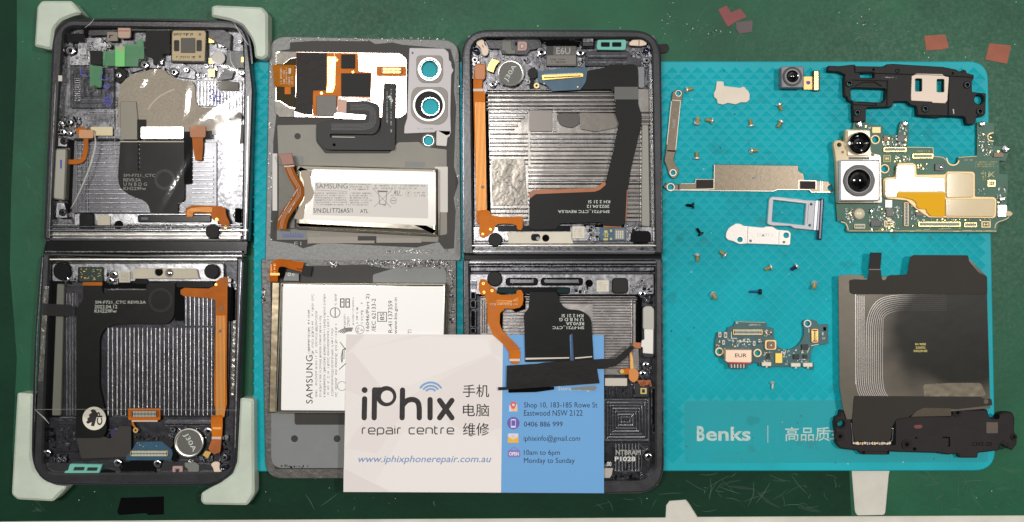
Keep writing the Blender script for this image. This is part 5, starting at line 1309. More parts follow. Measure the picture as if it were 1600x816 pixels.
with part('bay_ribs', T4) as m:
    m.rect(160, 275, 1140, 281, F + .8, F + 1.6, CHASD, bev=.1); m.rect(440, 282, 1140, 300, F + .8, F + 1.8, SHR, bev=.3); m.rect(440, 308, 1140, 316, F + .8, F + 1.5, SHR, bev=.2)
    arc_ribs(m, 860, 320, 1110, 720, 17, 5, F + .8, F + 1.2, CHAS, vert=False, jit=2, broken=.7); arc_ribs(m, 300, 320, 440, 520, 20, 7, F + .8, F + 1.2, CHAS, vert=False, broken=.7)
    arc_ribs(m, 165, 290, 210, 500, 14, 6, F + .8, F + 1.6, SHR); m.rect(1104, 300, 1112, 560, F + .8, F + 1.8, CHROME, bev=.1); m.rect(1128, 270, 1166, 560, F + .8, F + 1.2, VOID)
    m.rect(148, 262, 1150, 270, F, F + 1.6, VOID)
with part('side_key', T4) as m:
    m.prism(rnd(box4(1166, 330, 1248, 655), 38), F + 1, R - .9, RIM, .2); m.prism(rnd([(1172, 345), (1190, 332), (1225, 332), (1242, 350), (1242, 480), (1172, 475)], 10), R - .9, R - .3, mt('key_grey_cap', (176, 174, 166), rough=.3, metal=.3), .2); m.prism(rnd([(1180, 475), (1238, 477), (1236, 630), (1172, 625), (1172, 590), (1160, 585), (1165, 545), (1182, 540)], 5), R - .6, R + .05, WHT, .15)
with part('button_flex_cable', T4) as m:
    m.prism([(1110, 556), (1160, 560), (1160, 596), (1112, 590)], R - 1, R - .7, mt('copper_flex', (176, 98, 50), rough=.4), .04); m.ribbon([(1094, 615), (1102, 660), (1104, 730)], [12, 18, 22], F + 1.8, F + 2.0, ORL)
    m.prism(rnd([(1082, 722), (1130, 722), (1148, 745), (1142, 790), (1115, 810), (1085, 790)], 14), F + 2, F + 2.6, mt('dull_orange_pad2', (206, 130, 50), rough=.45), .1); m.prism(rnd([(1030, 725), (1088, 718), (1092, 755), (1046, 756), (1025, 742)], 8), F + 2, F + 2.3, OR); m.disc(1042, 738, 13, F + 2.3, F + 2.5, GOLD); m.prism(rnd([(1130, 790), (1220, 795), (1226, 815), (1160, 830)], 6), F + 2, F + 2.2, ORD)
screws(T4, [(1170, 258, 22), (1190, 700, 22), (1170, 755, 22)], F + 2.4)
use(C4)
random.seed(17)
with part('milled_block', T4) as m:
    m.rect(860, 168, 1246, 455, F, F + 1.0, CHASDD, r=8, bev=.15)
    for k in range(7):
        o = k*19
        m.prism(rnd(box4(955 + o*.9 - 60*(k == 0), 178 + o, 1240 - o, 446 - o), 8), F + 1.0, F + 1.5, CHAS if k % 2 == 0 else CHROME, .15, [rnd(box4(963 + o*.9, 187 + o, 1231 - o, 437 - o), 6)])
    for i in range(5): m.rect(1062 + i*17, 290, 1068 + i*17, 345, F + 1, F + 1.5, CHROME, bev=.1)
with part('milled_channels', T4) as m:
    m.rect(880, 95, 1115, 168, F, F + 1.0, CHASDD); arc_ribs(m, 955, 98, 1110, 165, 22, 8, F + 1, F + 1.6, CHASD)
    m.prism([(940, 455), (1180, 455), (1200, 480), (1240, 490), (1195, 520), (1190, 640), (1020, 640), (1010, 470), (940, 470)], F, F + .6, CHASDD)
    arc_ribs(m, 1018, 462, 1190, 636, 21, 7, F + .6, F + 1.1, RIB); m.ribbon([(1170, 455), (1205, 495), (1240, 500)], 6, F + 1, F + 1.4, CHROME); m.ribbon([(1240, 170), (1240, 450)], 6, F + 1, F + 1.6, CHROME); m.ribbon([(1010, 620), (1030, 642), (1180, 642), (1194, 620), (1194, 520), (1230, 502)], 6, F + .9, F + 1.5, CHROME, sm=1)
    m.text('NTBRAM', 1108, 518, 160, 32, F + 1.15, SILKG, bold=.03); m.text('P1028', 1088, 560, 132, 30, F + 1.15, SILK, bold=.03); m.ribbon([(1118, 585), (1100, 605), (1090, 632)], 5, F + 1.15, F + 1.2, VOID, sm=1)
    machined(m, 950, 570, 1012, 620, 8, F + .8, [CHROME, VOID]); m.text('00', 986, 592, 30, 28, F + 1.9, SILK, bold=.03)
    m.rect(1262, 110, 1285, 400, F, F + 1.4, BLK2, r=6, bev=.2); m.ribbon([(1258, 110), (1258, 340)], 5, F + 1.4, F + 1.7, CHASD); m.prism(rnd(box4(1262, 344, 1286, 400), 5), F + 1.4, F + 1.7, CHASD, 0, [rnd(box4(1267, 350, 1281, 388), 3)])
    machined(m, 1205, 505, 1265, 575, 16, F + .8, [CHAS, CHROME, BLK2]); machined(m, 1110, 70, 1180, 165, 10, F + 1, [CHAS, CHROME, CHASD]); machined(m, 950, 640, 1300, 735, 34, F, [CHASDD, MATS['dark_anodised_rim'], BLK2], .1, .5, 10, 60)
with part('metal_pad', T4) as m: m.rect(958, 44, 1102, 96, F + 1, F + 2.2, mt('satin_pad', (178, 172, 162), rough=.4, metal=.6), r=4, bev=.1)
with part('metal_pad', T4) as m: m.prism(rnd([(900, 618), (1012, 618), (1005, 660), (992, 682), (900, 682)], 6), F + 1, F + 2.0, MATS['satin_pad'], .1)
with part('side_plate', T4) as m: m.rect(1150, 75, 1240, 165, F, F + 1.8, RIM, r=4, bev=.1); m.rect(1186, 108, 1226, 146, F + 1.8, F + 2.1, SILKY, r=3); m.rect(1196, 116, 1214, 138, F + 2.1, F + 2.2, CHIPK)
with part('copper_studs', T4) as m:
    for x, y in ((1196, 80), (1206, 92), (1248, 80), (1252, 92), (1212, 74)): m.disc(x, y, 9, F + 1.8, F + 2.6, GOLD if x % 2 else COPT, .1)
screws(T4, [(1200, 16, 20), (1238, 546, 24), (1194, 655, 12), (1290, 722, 10)], F + 2.0)

# =====================================================================
# BUSINESS CARD
# =====================================================================
use(C5)
CZ = 9.75
with one('business_card', 'white and blue repair shop business card propped across the battery and bare phone', 'business card') as m:
    m.prism([(35, 38), (773, 40), (764, 785), (20, 782)], CZ - .3, CZ, CARDW)
    m.prism([(773, 40), (1250, 42), (1250, 788), (764, 785)], CZ - .3, CZ, CBLUE)
    z = CZ + .012
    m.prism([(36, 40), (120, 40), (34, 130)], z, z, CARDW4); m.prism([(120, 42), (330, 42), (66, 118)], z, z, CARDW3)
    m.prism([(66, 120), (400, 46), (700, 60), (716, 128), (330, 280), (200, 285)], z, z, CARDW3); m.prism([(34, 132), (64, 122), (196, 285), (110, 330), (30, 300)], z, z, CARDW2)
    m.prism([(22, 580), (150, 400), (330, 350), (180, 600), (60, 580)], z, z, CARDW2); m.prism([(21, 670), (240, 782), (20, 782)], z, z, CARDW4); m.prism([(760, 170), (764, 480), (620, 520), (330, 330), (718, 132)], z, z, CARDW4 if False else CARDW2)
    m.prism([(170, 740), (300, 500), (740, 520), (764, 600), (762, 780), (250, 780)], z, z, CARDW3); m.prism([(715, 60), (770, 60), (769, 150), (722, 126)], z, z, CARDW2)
C0 = m.obj
z = CZ + .03
with part('logo', C0) as m:
    st = 25
    m.disc(120, 301, 14, z, z + .01, INKS); m.ribbon([(120, 342), (118, 432)], st, z, z + .01, INKS, cap=True)
    m.ribbon([(167, 300), (165, 432)], st, z, z + .01, INKS, cap=True)
    m.prism(circ(222, 330, 48, 36), z + .012, z + .02, INKS, 0, [circ(226, 332, 29, 30)]); m.prism(box4(166, 288, 200, 310), z + .022, z + .024, INKS)
    m.ribbon([(299, 301), (297, 432)], st, z, z + .01, INKS, cap=True); m.ribbon([(300, 372), (318, 350), (345, 344), (368, 352), (378, 374), (378, 432)], st, z + .012, z + .02, INKS, cap=True, sm=2)
    m.ribbon([(429, 346), (429, 432)], st, z, z + .01, INKS, cap=True)
    m.ribbon([(474, 350), (532, 432)], st, z, z + .01, INKS, cap=True); m.ribbon([(532, 350), (474, 432)], st, z + .012, z + .02, INKS, cap=True)
    for r, hw in ((58, .98), (42, .9), (27, .8)):
        m.ribbon([(432 + r*math.sin(a)*1.0, 322 - r*math.cos(a)*(.98)) for a in [(-hw + 2*hw*k/14) for k in range(15)]], 9.5, z, z + .01, LBLUE, cap=True)
def sletters(m, word, x0, x1, yb, xh, w, mat, z):      # squared techno lettering built of strokes
    G_ = {'r': [[(0, 1), (0, .25), (.2, 0), (.8, 0)]], 'e': [[(1, .62), (1, .2), (.8, 0), (.2, 0), (0, .2), (0, .8), (.2, 1), (1, 1)], [(.1, .54), (.9, .54)]],
          'p': [[(0, 1.32), (0, .2), (.2, 0), (.8, 0), (1, .2), (1, .8), (.8, 1), (.1, 1)]], 'a': [[(.1, 0), (.8, 0), (1, .2), (1, 1.08)], [(.88, 1), (.2, 1), (0, .85), (0, .6), (.2, .46), (.88, .46)]],
          'i': [[(0, 0), (0, 1)], [(0, -.34), (0, -.26)]], 'c': [[(1, 0), (.2, 0), (0, .2), (0, .8), (.2, 1), (1, 1)]], 'n': [[(0, 1), (0, .2), (.2, 0), (.8, 0), (1, .2), (1, 1)]],
          't': [[(0, -.34), (0, .8), (.25, 1), (.75, 1)], [(.1, 0), (.75, 0)]]}
    WD = {'r': .62, 'e': 1, 'p': 1, 'a': 1, 'i': 0.05, 'c': .9, 'n': 1, 't': .6, ' ': .45}; gp = .38
    tot = sum(WD[c] + gp for c in word) - gp; u = (x1 - x0)/tot; x = x0; k = 0
    for c in word:
        for st in G_.get(c, []):
            m.ribbon([(x + (a*WD[c] if c != 'i' else 0)*u, yb - xh + b*xh) for a, b in st], w, z + .002*k, z + .002*k + .006, mat, cap=False); k += 1
        x += (WD[c] + gp)*u
with part('lettering', C0) as m:
    sletters(m, 'repair centre', 109, 540, 508, 28, 5.2, INK, z)
    for t, y in (('手机', 305), ('电脑', 396), ('维修', 486)): m.text(t, 646, y, 124, 60, z, INK, bold=.004)
    m.text('www.iphixphonerepair.com.au', 404, 631, 628, 42, z, URLB, shear=.25, bold=.006)
    for t, x0, x1, y, h in (('Shop 10, 183-185 Rowe St', 872, 1219, 375, 33), ('Eastwood NSW 2122', 872, 1149, 409, 27), ('0406 886 999', 872, 1055, 462, 24), ('iphixinfo@gmail.com', 871, 1137, 532, 34), ('10am to 6pm', 872, 1042, 599, 31), ('Monday to Sunday', 872, 1112, 637, 32)):
        m.text(t, (x0+x1)/2, y, x1-x0, h, z, NAVY)
    m.text('Store manager', 1120, 296, 176, 26, z, SILK); 
with part('icons', C0) as m:
    m.prism([(803, 372), (840, 368), (842, 402), (802, 402)], z, z + .01, LAV); m.prism([(806, 388), (838, 374), (840, 400), (818, 402)], z + .012, z + .014, mt('icon_peach', (238, 190, 140), rough=.6)); m.prism(chaikin([(821, 396), (806, 374), (810, 358), (821, 354), (834, 358), (836, 374)], 2, True), z + .02, z + .025, RED, 0); m.disc(822, 371, 6, z + .026, z + .03, LAV)
    m.disc(822, 457, 29, z, z + .01, PURP, n=36); m.rect(810, 438, 834, 479, z + .012, z + .02, LAV, r=5); m.rect(813, 444, 831, 470, z + .022, z + .026, PURP)
    m.rect(796, 508, 846, 550, z, z + .01, MYEL, r=4); m.prism([(798, 506), (845, 506), (845, 520), (822, 534), (798, 520)], z + .012, z + .016, LAV); m.disc(822, 521, 8, z + .02, z + .022, mt('icon_tan', (226, 196, 180), rough=.6)); m.prism([(796, 524), (822, 540), (846, 524), (846, 550), (796, 550)], z + .024, z + .028, mt('icon_amber', (236, 180, 40), rough=.6))
    m.rect(796, 584, 854, 618, z, z + .01, LILAC, r=6); m.ribbon([(806, 585), (824, 570), (846, 584)], 3.5, z + .012, z + .016, LILAC); m.text('OPEN', 825, 602, 46, 17, z + .02, WHT, bold=.04)

# cables lying over the card belong to the bare phone
use(C3)
with part('display_cable', T4) as m:
    z = CZ + .5
    m.prism(rnd([(468, 244), (632, 244), (648, 268), (652, 300), (680, 340), (712, 352), (780, 356), (830, 385), (852, 420), (866, 670), (745, 675), (736, 510), (722, 490), (716, 510), (722, 675), (440, 680), (432, 380), (462, 345)], [4, 4, 6, 14, 20, 10, 30, 30, 20, 4, 4, 4, 6, 4, 4, 4, 16, 16], 5), z, z + .35, FLEX, .05)
    m.prism([(725, 508), (735, 508), (744, 672), (728, 672)], z - .1, z + .0, mt('navy_gap', (38, 62, 104), rough=.5))
    m.prism([(442, 654), (714, 650), (714, 657), (442, 665)], z + .35, z + .38, PALE); m.prism([(750, 652), (856, 643), (856, 650), (750, 660)], z + .35, z + .38, PALE)
    zz = z + .4
    for t, x0, x1, y in (('SM-F721_CTC', 610, 806, 465), ('REV0.5A', 694, 806, 441), ('U N B D G', 652, 802, 416), ('KH 2 21 SI', 668, 802, 392)): m.text(t, (x0+x1)/2, y, x1-x0, 20, zz, SILK, rot=180, bold=.01)
with part('orange_flex_cable', T4) as m:
    m.prism(chaikin([(152, 165), (196, 165), (215, 200), (262, 232), (262, 262), (385, 262), (385, 232), (426, 232), (430, 315), (400, 350), (285, 346), (280, 470), (345, 530), (410, 595), (410, 692), (340, 692), (340, 600), (205, 480), (203, 270), (152, 258)], 1, True), CZ + .3, CZ + .6, OR, .05)
    for i in range(5): m.ribbon([(258 - i*9, 300 + i*4), (262 - i*9, 480), (362 - i*5 + 22, 585)][:3], 2.2, CZ + .6, CZ + .63, ORD, sm=2)
    for i in range(3): m.ribbon([(262, 296 + i*12), (340, 300 + i*8), (398, 300 - i*12)], 2, CZ + .6, CZ + .63, ORL, sm=1)
    m.greek(222, 312, 412, 330, 1, CZ + .66, SILK); m.rect(342, 660, 408, 674, CZ + .6, CZ + .64, PALE); m.rect(340, 592, 410, 598, CZ + .6, CZ + .7, ORD)
    for x, y in ((180, 192), (234, 236), (184, 246)): m.disc(x, y, 9, CZ + .6, CZ + .7, GOLD, hole=4)
with part('black_foam', T4) as m:
    m.rect(276, 344, 300, 470, F + 1.2, F + 1.8, VOID); m.prism([(430, 270), (442, 290), (440, 350), (380, 372), (360, 356), (430, 330)], F + 1.6, F + 2.1, VOID)
with part('cable_end_flap', T4) as m:
    z = CZ + .9
    m.prism([(326, 702), (520, 690), (560, 682), (860, 664), (930, 660), (1000, 658), (1048, 620), (1098, 575), (1120, 590), (1060, 660), (1000, 704), (930, 722), (886, 722), (900, 800), (902, 812), (330, 852), (272, 856), (272, 836), (322, 836)], z, z + .3, mt('soft_black_tape', (30, 30, 29), rough=.5, spec=.25, bump=(110, .3)), .06)
use(C4)
with part('flap_underside', T4) as m: m.prism(rnd([(345, 108), (635, 100), (636, 118), (520, 134), (345, 138)], 5), CZ + .3, CZ + .5, VOID); m.prism(rnd([(740, 108), (890, 94), (905, 100), (892, 122), (760, 118)], 5), CZ + .5, CZ + .7, mt('grey_flap_edge', (120, 118, 110), rough=.5, metal=.3))
# =====================================================================
# LOOSE PARTS ON THE TURQUOISE MAT
# =====================================================================
M0 = ZT + 0.2
use(D1)
TT = thing('steel_bracket', 'long narrow upright steel bracket with a hole at each end, beside the bare phone', 'bracket', 110, 560, M0)
with part('plate', TT) as m:
    e = [(122, 292), (165, 290), (180, 302), (172, 365), (160, 372), (128, 745), (120, 760), (120, 812), (124, 850), (142, 890), (142, 918), (132, 940), (110, 946), (90, 940), (80, 918), (85, 880), (55, 750), (52, 700), (92, 370), (96, 325), (106, 300)]
    e = [(122, 290), (166, 290), (180, 304), (170, 366), (160, 374), (126, 745), (122, 812), (144, 850), (158, 885), (150, 945), (110, 955), (84, 930), (82, 880), (88, 800), (52, 800), (52, 752), (58, 700), (92, 372), (96, 325), (106, 300)]
    z = M0 + .9
    body = [(124, 290), (166, 290), (180, 304), (172, 372), (160, 378), (124, 756), (124, 820), (150, 868), (166, 890), (158, 930), (136, 955), (112, 955), (86, 925), (80, 890), (54, 820), (50, 752), (56, 690), (92, 372), (96, 322), (108, 298)]
    body = [(p[0] if p[1] < 800 else p[0] - 16, p[1]) for p in body]
    m.prism(rnd(body, 8, 3), M0, z, STEEL, .12, [circ(145, 317, 19), circ(104, 912, 19)])
    m.ribbon([(98, 368), (166, 372)], 4, z, z + .12, STEELE); m.prism([(62, 742), (120, 745), (120, 756), (60, 752)], z, z + .02, VOID)
    m.prism(rib_outline([(160, 378), (124, 740)], 4), z, z + .1, STEELE); m.prism(rib_outline([(92, 376), (58, 700)], 4), z, z + .1, STEELE)
    m.prism(circ(145, 317, 24), z, z + .1, STEELE, 0, [circ(145, 317, 19)]); m.prism(circ(104, 912, 26), z, z + .1, STEELE, 0, [circ(104, 912, 19)])
    m.text('E87N', 110, 545, 62, 20, z + .02, SILKG, rot=-92, bold=.02)
with one('foil_plate', 'cream foil covered plate with a stubby tab, upper part of the mat', 'foil plate') as m:
    m.prism(rnd([(432, 226), (484, 228), (486, 262), (610, 276), (622, 268), (642, 268), (650, 284), (668, 298), (680, 325), (678, 365), (655, 385), (612, 384), (572, 400), (515, 388), (478, 402), (438, 392), (434, 362), (412, 345), (410, 315), (424, 290)], 7, 3), M0, M0 + .8, mt('cream_plate', (222, 210, 192), rough=.6, var=(120, .05)), .1)
TC = thing('camera_module', 'small square black camera with a short gold flex and plug', 'camera', 1000, 190, M0)
with part('housing', TC) as m:
    m.rect(916, 114, 1084, 274, M0, M0 + 4.4, mt('speckled_grey_housing', (112, 112, 118), rough=.4, bump=(900, .05), var=(1200, .25)), r=10, bev=.25); m.prism(circ(1000, 190, 72, 40), M0 + 4.4, M0 + 4.8, CHIPK, .1, [circ(1000, 190, 58, 40)])
with part('lens', m.obj) as m:
    m.prism(circ(1000, 190, 58, 40), M0 + 4.38, M0 + 4.7, mt('grey_lens_ring', (118, 118, 120), rough=.4), .05, [circ(1000, 190, 46, 40)])
    m.lathe(1000, 190, [(46, M0 + 4.3), (46, M0 + 4.5), (38, M0 + 4.4), (30, M0 + 4.7), (22, M0 + 4.95), (12, M0 + 5.1), (3, M0 + 5.15)], LENS, 32)
with part('flex', TC) as m: m.rect(1084, 192, 1150, 288, M0 + .8, M0 + 1.0, ORL); m.prism(chaikin([(1100, 225), (1130, 222), (1138, 240), (1120, 255), (1104, 245)], 1, True), M0 + 1, M0 + 1.05, PURP)
with part('plug', TC) as m:
    m.rect(1152, 146, 1202, 298, M0 + .5, M0 + 1.6, BLK2, r=6, bev=.1); m.rect(1164, 152, 1192, 290, M0 + 1.6, M0 + 2.0, GOLD, r=4)
    for i in range(9): m.rect(1168, 160 + i*14, 1188, 167 + i*14, M0 + 2.0, M0 + 2.05, SILK)
use(D2)
TW = thing('steel_bracket', 'wide flat steel bracket with a dark foam square at each side, lying level', 'bracket', 730, 200, M0)
with part('plate', TW) as m:
    z = M0 + 1.0
    m.prism(rnd([(445, 86), (1108, 96), (1110, 138), (1130, 152), (1152, 160), (1158, 214), (1352, 222), (1356, 240), (1378, 245), (1386, 312), (1212, 312), (1200, 292), (940, 290), (912, 304), (420, 298), (60, 292), (56, 280), (38, 272), (38, 255), (52, 250), (54, 232), (112, 232), (120, 246), (165, 246), (172, 236), (285, 236), (290, 202), (436, 204), (434, 92)], 5, 3), M0, z, STEEL, .12, [circ(92, 268, 24), circ(1364, 275, 20)])
    m.prism(circ(92, 268, 32), z, z + .15, STEELE, 0, [circ(92, 268, 25)]); m.ribbon([(440, 90), (436, 282), (285, 288), (170, 288)], 4, z, z + .06, STEELE); m.ribbon([(172, 240), (285, 240), (292, 206), (434, 208)], 3, z, z + .07, STEELE)
    m.ribbon([(1112, 285), (1114, 214), (1250, 218), (1250, 286)], 4, z, z + .06, STEELE); m.rect(1284, 220, 1288, 312, z, z + .08, STEELE); m.rect(1298, 221, 1303, 312, z, z + .08, STEELE); m.rect(148, 244, 162, 294, z, z + .03, BRNP)
    m.ribbon([(64, 290), (420, 296), (912, 300), (942, 287), (1198, 288), (1214, 308), (1384, 309)], 4, z, z + .07, STEELE); m.text('MV1R', 782, 193, 86, 22, z + .02, SILKG, bold=.02)
for b in ((298, 208, 432, 276), (1126, 222, 1246, 282)):
    with part('foam_square', TW) as m: m.rect(*b, M0 + 1.0, M0 + 1.25, mt('dark_brown_foam', (64, 56, 50), rough=.8), r=3)
TS = thing('sim_tray', 'empty grey sim card tray with a blue black end cap', 'sim tray', 1090, 480, M0)
with part('tray_frame', TS) as m:
    SG = mt('light_grey_plastic', (190, 190, 194), rough=.45)
    m.prism(rnd([(905, 344), (990, 350), (1060, 360), (1080, 358), (1160, 372), (1245, 375), (1228, 612), (1160, 604), (1075, 596), (1050, 578), (900, 575), (862, 562), (876, 370), (885, 352)], 12, 4), M0, M0 + 1.4, SG, .15,
            [rnd([(910, 370), (1172, 400), (1160, 572), (898, 545)], 6), circ(1212, 405, 10), circ(1200, 573, 10)])
    m.ribbon([(900, 360), (1180, 392)], 5, M0 + 1.4, M0 + 1.6, mt('tray_edge', (222, 222, 224), rough=.4)); m.ribbon([(1192, 404), (1184, 480), (1186, 500), (1178, 560)], 3, M0 + 1.4, M0 + 1.42, INKG)
with part('end_cap', TS) as m:
    m.prism([(1245, 375), (1270, 372), (1252, 612), (1228, 612)], M0, M0 + 1.5, mt('cap_grey', (140, 140, 148), rough=.3, metal=.5), .1); m.prism(rnd([(1284, 356), (1316, 360), (1296, 688), (1264, 686)], 12), M0, M0 + 2.2, mt('blue_black_cap', (48, 48, 62), rough=.2, metal=.6), .4); m.prism([(1272, 376), (1286, 376), (1272, 612), (1256, 612)], M0, M0 + 1.9, SG, .1)
TP = thing('steel_bracket', 'pale short steel bracket with a rounded end, touching the sim tray', 'bracket', 790, 650, M0)
with part('plate', TP) as m:
    PB = mt('pale_steel', (196, 190, 184), rough=.4, metal=.35, bump=(1500, .02)); z = M0 + .8
    m.prism(rnd([(612, 556), (650, 560), (672, 575), (830, 590), (850, 580), (905, 582), (940, 606), (1030, 614), (1050, 635), (1045, 722), (1035, 732), (960, 728), (700, 718), (668, 722), (640, 724), (612, 712), (590, 700), (548, 690), (530, 670), (532, 630), (556, 590)], 12, 4), M0, z, PB, .12, [circ(644, 686, 22), circ(1012, 652, 21)])
    for x0, x1 in ((704, 700), (952, 952)): m.ribbon([(x0 - 6, 580 if x0 < 800 else 610), (x1 - 8, 716)], 3, z, z + .1, STEELE); m.ribbon([(x0 + 3, 582 if x0 < 800 else 612), (x1 + 1, 718)], 3, z, z + .03, INKG)
    m.prism(circ(644, 686, 28), z, z + .1, STEELE, 0, [circ(644, 686, 23)]); m.disc(728, 696, 11, z, z + .05, CHIPG); m.disc(994, 706, 11, z, z + .05, CHIPG); m.text('L1MBT-1', 842, 650, 122, 30, z + .02, WHT, bold=.02, rot=-2)

# antenna bracket (black, top right)
use(D5)
TA = thing('antenna_bracket', 'long black plastic antenna bracket with a square silver plate, top right of the mat', 'bracket', 680, 300, M0)
z = M0 + 2.6
with part('plastic_frame', TA) as m:
    m.prism(rnd([(70, 108), (96, 110), (150, 112), (240, 102), (268, 100), (275, 112), (495, 116), (505, 98), (560, 95), (690, 104), (930, 118), (1030, 138), (1050, 152), (1100, 140), (1110, 165), (1162, 178), (1160, 208), (1146, 220), (1148, 306), (1252, 316), (1248, 470), (1225, 490), (1180, 490), (1175, 530), (1160, 552), (1105, 550), (1095, 500), (980, 485), (870, 498), (735, 485), (730, 415), (690, 408), (655, 378), (560, 380), (545, 420), (360, 425), (350, 440), (350, 530), (255, 530), (250, 385), (215, 370), (210, 345), (190, 335), (185, 200), (195, 180), (150, 158), (62, 152)], 6, 3),
            M0, z, BLK, .25, [rnd(box4(306, 160, 412, 200), 8), rnd([(235, 282), (262, 276), (500, 284), (495, 360), (470, 385), (262, 378), (238, 360)], 14), rnd(box4(722, 208, 770, 300), 8), rnd(box4(884, 212, 936, 306), 8), circ(1200, 362, 36), circ(228, 242, 20), circ(288, 462, 16), circ(1112, 252, 15), circ(1208, 452, 16), circ(798, 432, 16)])
for x, y in ((228, 242), (288, 462), (1112, 252), (1208, 452), (798, 432)):
    with part('screw_boss', TA) as m: m.prism(circ(x, y, 28, 24), z, z + .5, BLK, .15, [circ(x, y, 17, 24)]); m.prism(circ(x, y, 19, 24), z + .4, z + .6, mt('boss_grey', (84, 84, 86), rough=.3, metal=.3), .1, [circ(x, y, 15, 24)])
with part('silver_plate', TA) as m:
    m.prism(rnd([(730, 168), (925, 172), (940, 188), (974, 194), (962, 372), (945, 392), (850, 388), (845, 380), (690, 372), (688, 340), (694, 186), (708, 182)], 6), z, z + .4, mt('satin_plate', (176, 162, 148), rough=.42, metal=.3, spec=.3), .1, [rnd(box4(720, 206, 772, 302), 10), rnd(box4(882, 210, 938, 308), 10)])
with part('raised_ribs', TA) as m:
    for p, w in (([(265, 110), (275, 158), (420, 165), (940, 182), (1160, 195)], 6), ([(255, 215), (515, 222), (512, 405), (500, 420)], 7), ([(195, 185), (188, 335), (215, 350)], 6), ([(270, 262), (330, 232), (420, 232), (470, 262)], 5), ([(262, 400), (430, 408), (430, 388), (290, 380)], 6), ([(975, 190), (970, 480)], 5), ([(740, 440), (740, 478), (1090, 488)], 5)):
        m.ribbon(p, w, z, z + .45, BLK, .1)
    m.disc(590, 148, 17, z, z + .35, BLK, .08, hole=11); m.disc(408, 138, 10, z, z + .02, VOID); m.disc(1002, 166, 9, z, z + .02, VOID); m.disc(1080, 150, 12, z, z + .3, BLK, hole=5)
    m.ribbon([(1005, 435), (1010, 470)], 8, z, z + .03, RIM); m.greek(470, 190, 580, 206, 1, z + .02, RIM)

# main board
use(D6)
random.seed(42)
TM2 = thing('main_board', 'green main circuit board with cream shields, right edge of the mat', 'circuit board', 650, 450, M0)
zb = M0 + 1.2
with part('board', TM2) as m:
    m.prism(rnd([(215, 70), (220, 45), (285, 40), (330, 62), (405, 68), (408, 125), (500, 128), (510, 60), (520, 40), (570, 42), (572, 130), (560, 205), (725, 210), (730, 262), (790, 266), (815, 285), (830, 315), (850, 325), (880, 300), (885, 268), (1005, 258), (1005, 50), (1010, 44), (1118, 50), (1118, 108), (1095, 112), (1075, 130), (1082, 160), (1112, 168), (1112, 195), (1150, 198), (1180, 190), (1212, 195), (1210, 240), (1190, 296), (1150, 290), (1150, 375), (1205, 375), (1205, 460), (1190, 640), (1215, 660), (1145, 680), (1135, 750), (180, 748), (165, 730), (185, 700), (150, 672), (115, 680), (105, 560), (95, 200), (130, 150), (210, 90)], 6, 3),
            M0, zb, PCB, .08, [circ(358, 156, 22), circ(418, 342, 22)])
for x, y in ((358, 156), (418, 342)):
    with part('mounting_ring', TM2) as m: m.prism(circ(x, y, 29, 26), zb, zb + .12, GOLDP, 0, [circ(x, y, 22, 26)])
with part('edge_rings', TM2) as m:
    m.prism(rib_outline([(1112, 112), (1085, 118), (1072, 138), (1084, 162), (1112, 166)], 7), zb, zb + .12, GOLDP)
    m.prism(rib_outline(chaikin([(812, 272), (822, 308), (850, 322), (882, 312), (892, 290)], 2), 7), zb, zb + .12, GOLDP)
    m.prism(rib_outline(chaikin([(140, 680), (175, 690), (186, 735)], 2), 8), zb, zb + .14, SHIELD); m.prism(rib_outline(chaikin([(1120, 722), (1128, 685), (1195, 665), (1218, 640)], 2), 6), zb, zb + .14, SHIELD)
with part('rear_camera_frame', TM2) as m:
    m.prism(rnd([(170, 90), (326, 95), (332, 240), (395, 255), (402, 560), (118, 560), (108, 310), (98, 225), (90, 190), (100, 162), (130, 158), (165, 172)], 12), zb, zb + 2.4, SHIELD, .2, [circ(128, 190, 14)])
    m.prism(circ(128, 190, 24), zb + 2.4, zb + 2.6, SHIELD, 0, [circ(128, 190, 15)]); m.disc(150, 236, 9, zb + 2.4, zb + 2.5, CHIPB); m.disc(342, 252, 11, zb + 2.4, zb + 2.5, CHIPB); m.rect(188, 268, 318, 282, zb + 2.4, zb + 2.5, CHIPK)
with part('rear_camera', TM2, 'smaller upper rear camera with black lens') as m:
    m.rect(182, 100, 322, 258, zb + 2.4, zb + 3.2, mt('camera_cream_block', (222, 206, 182), rough=.4, metal=.3), r=8, bev=.1)
with part('lens', m.obj) as m:
    m.lathe(248, 182, [(70, zb + 3.0), (70, zb + 5.0), (62, zb + 5.1), (56, zb + 4.5), (46, zb + 4.3), (44, zb + 4.6), (34, zb + 4.4), (24, zb + 4.8), (14, zb + 5.0), (3, zb + 5.05)], LENS, 40)
with part('rear_camera', TM2, 'larger lower rear camera in a bright square housing') as m:
    m.rect(130, 285, 388, 548, zb + 2.4, zb + 5.0, mt('camera_bright_block', (206, 200, 202), rough=.4, metal=.3), r=8, bev=.3)
    m.prism(rnd(circ(254, 418, 106, 10), 20), zb + 5.0, zb + 5.2, CHIPG, .05, [circ(254, 418, 90, 36)])
    m.prism(circ(254, 418, 97, 40), zb + 5.2, zb + 5.5, CHIPK, .1, [circ(254, 418, 80, 40)]); m.prism(circ(254, 418, 84, 40), zb + 5.0, zb + 5.4, mt('lens_barrel', (92, 88, 84), rough=.35), .08, [circ(254, 418, 72, 40)])
    m.prism(rnd(box4(134, 289, 384, 544), 8), zb + 5.0, zb + 5.04, CHIPG, 0, [rnd(box4(138, 293, 380, 540), 8)])
with part('lens', m.obj) as m:
    m.lathe(254, 418, [(73, zb + 5.1), (70, zb + 5.3), (56, zb + 5.0), (48, zb + 5.4), (34, zb + 5.6), (18, zb + 5.8), (3, zb + 5.85)], LENS, 40)
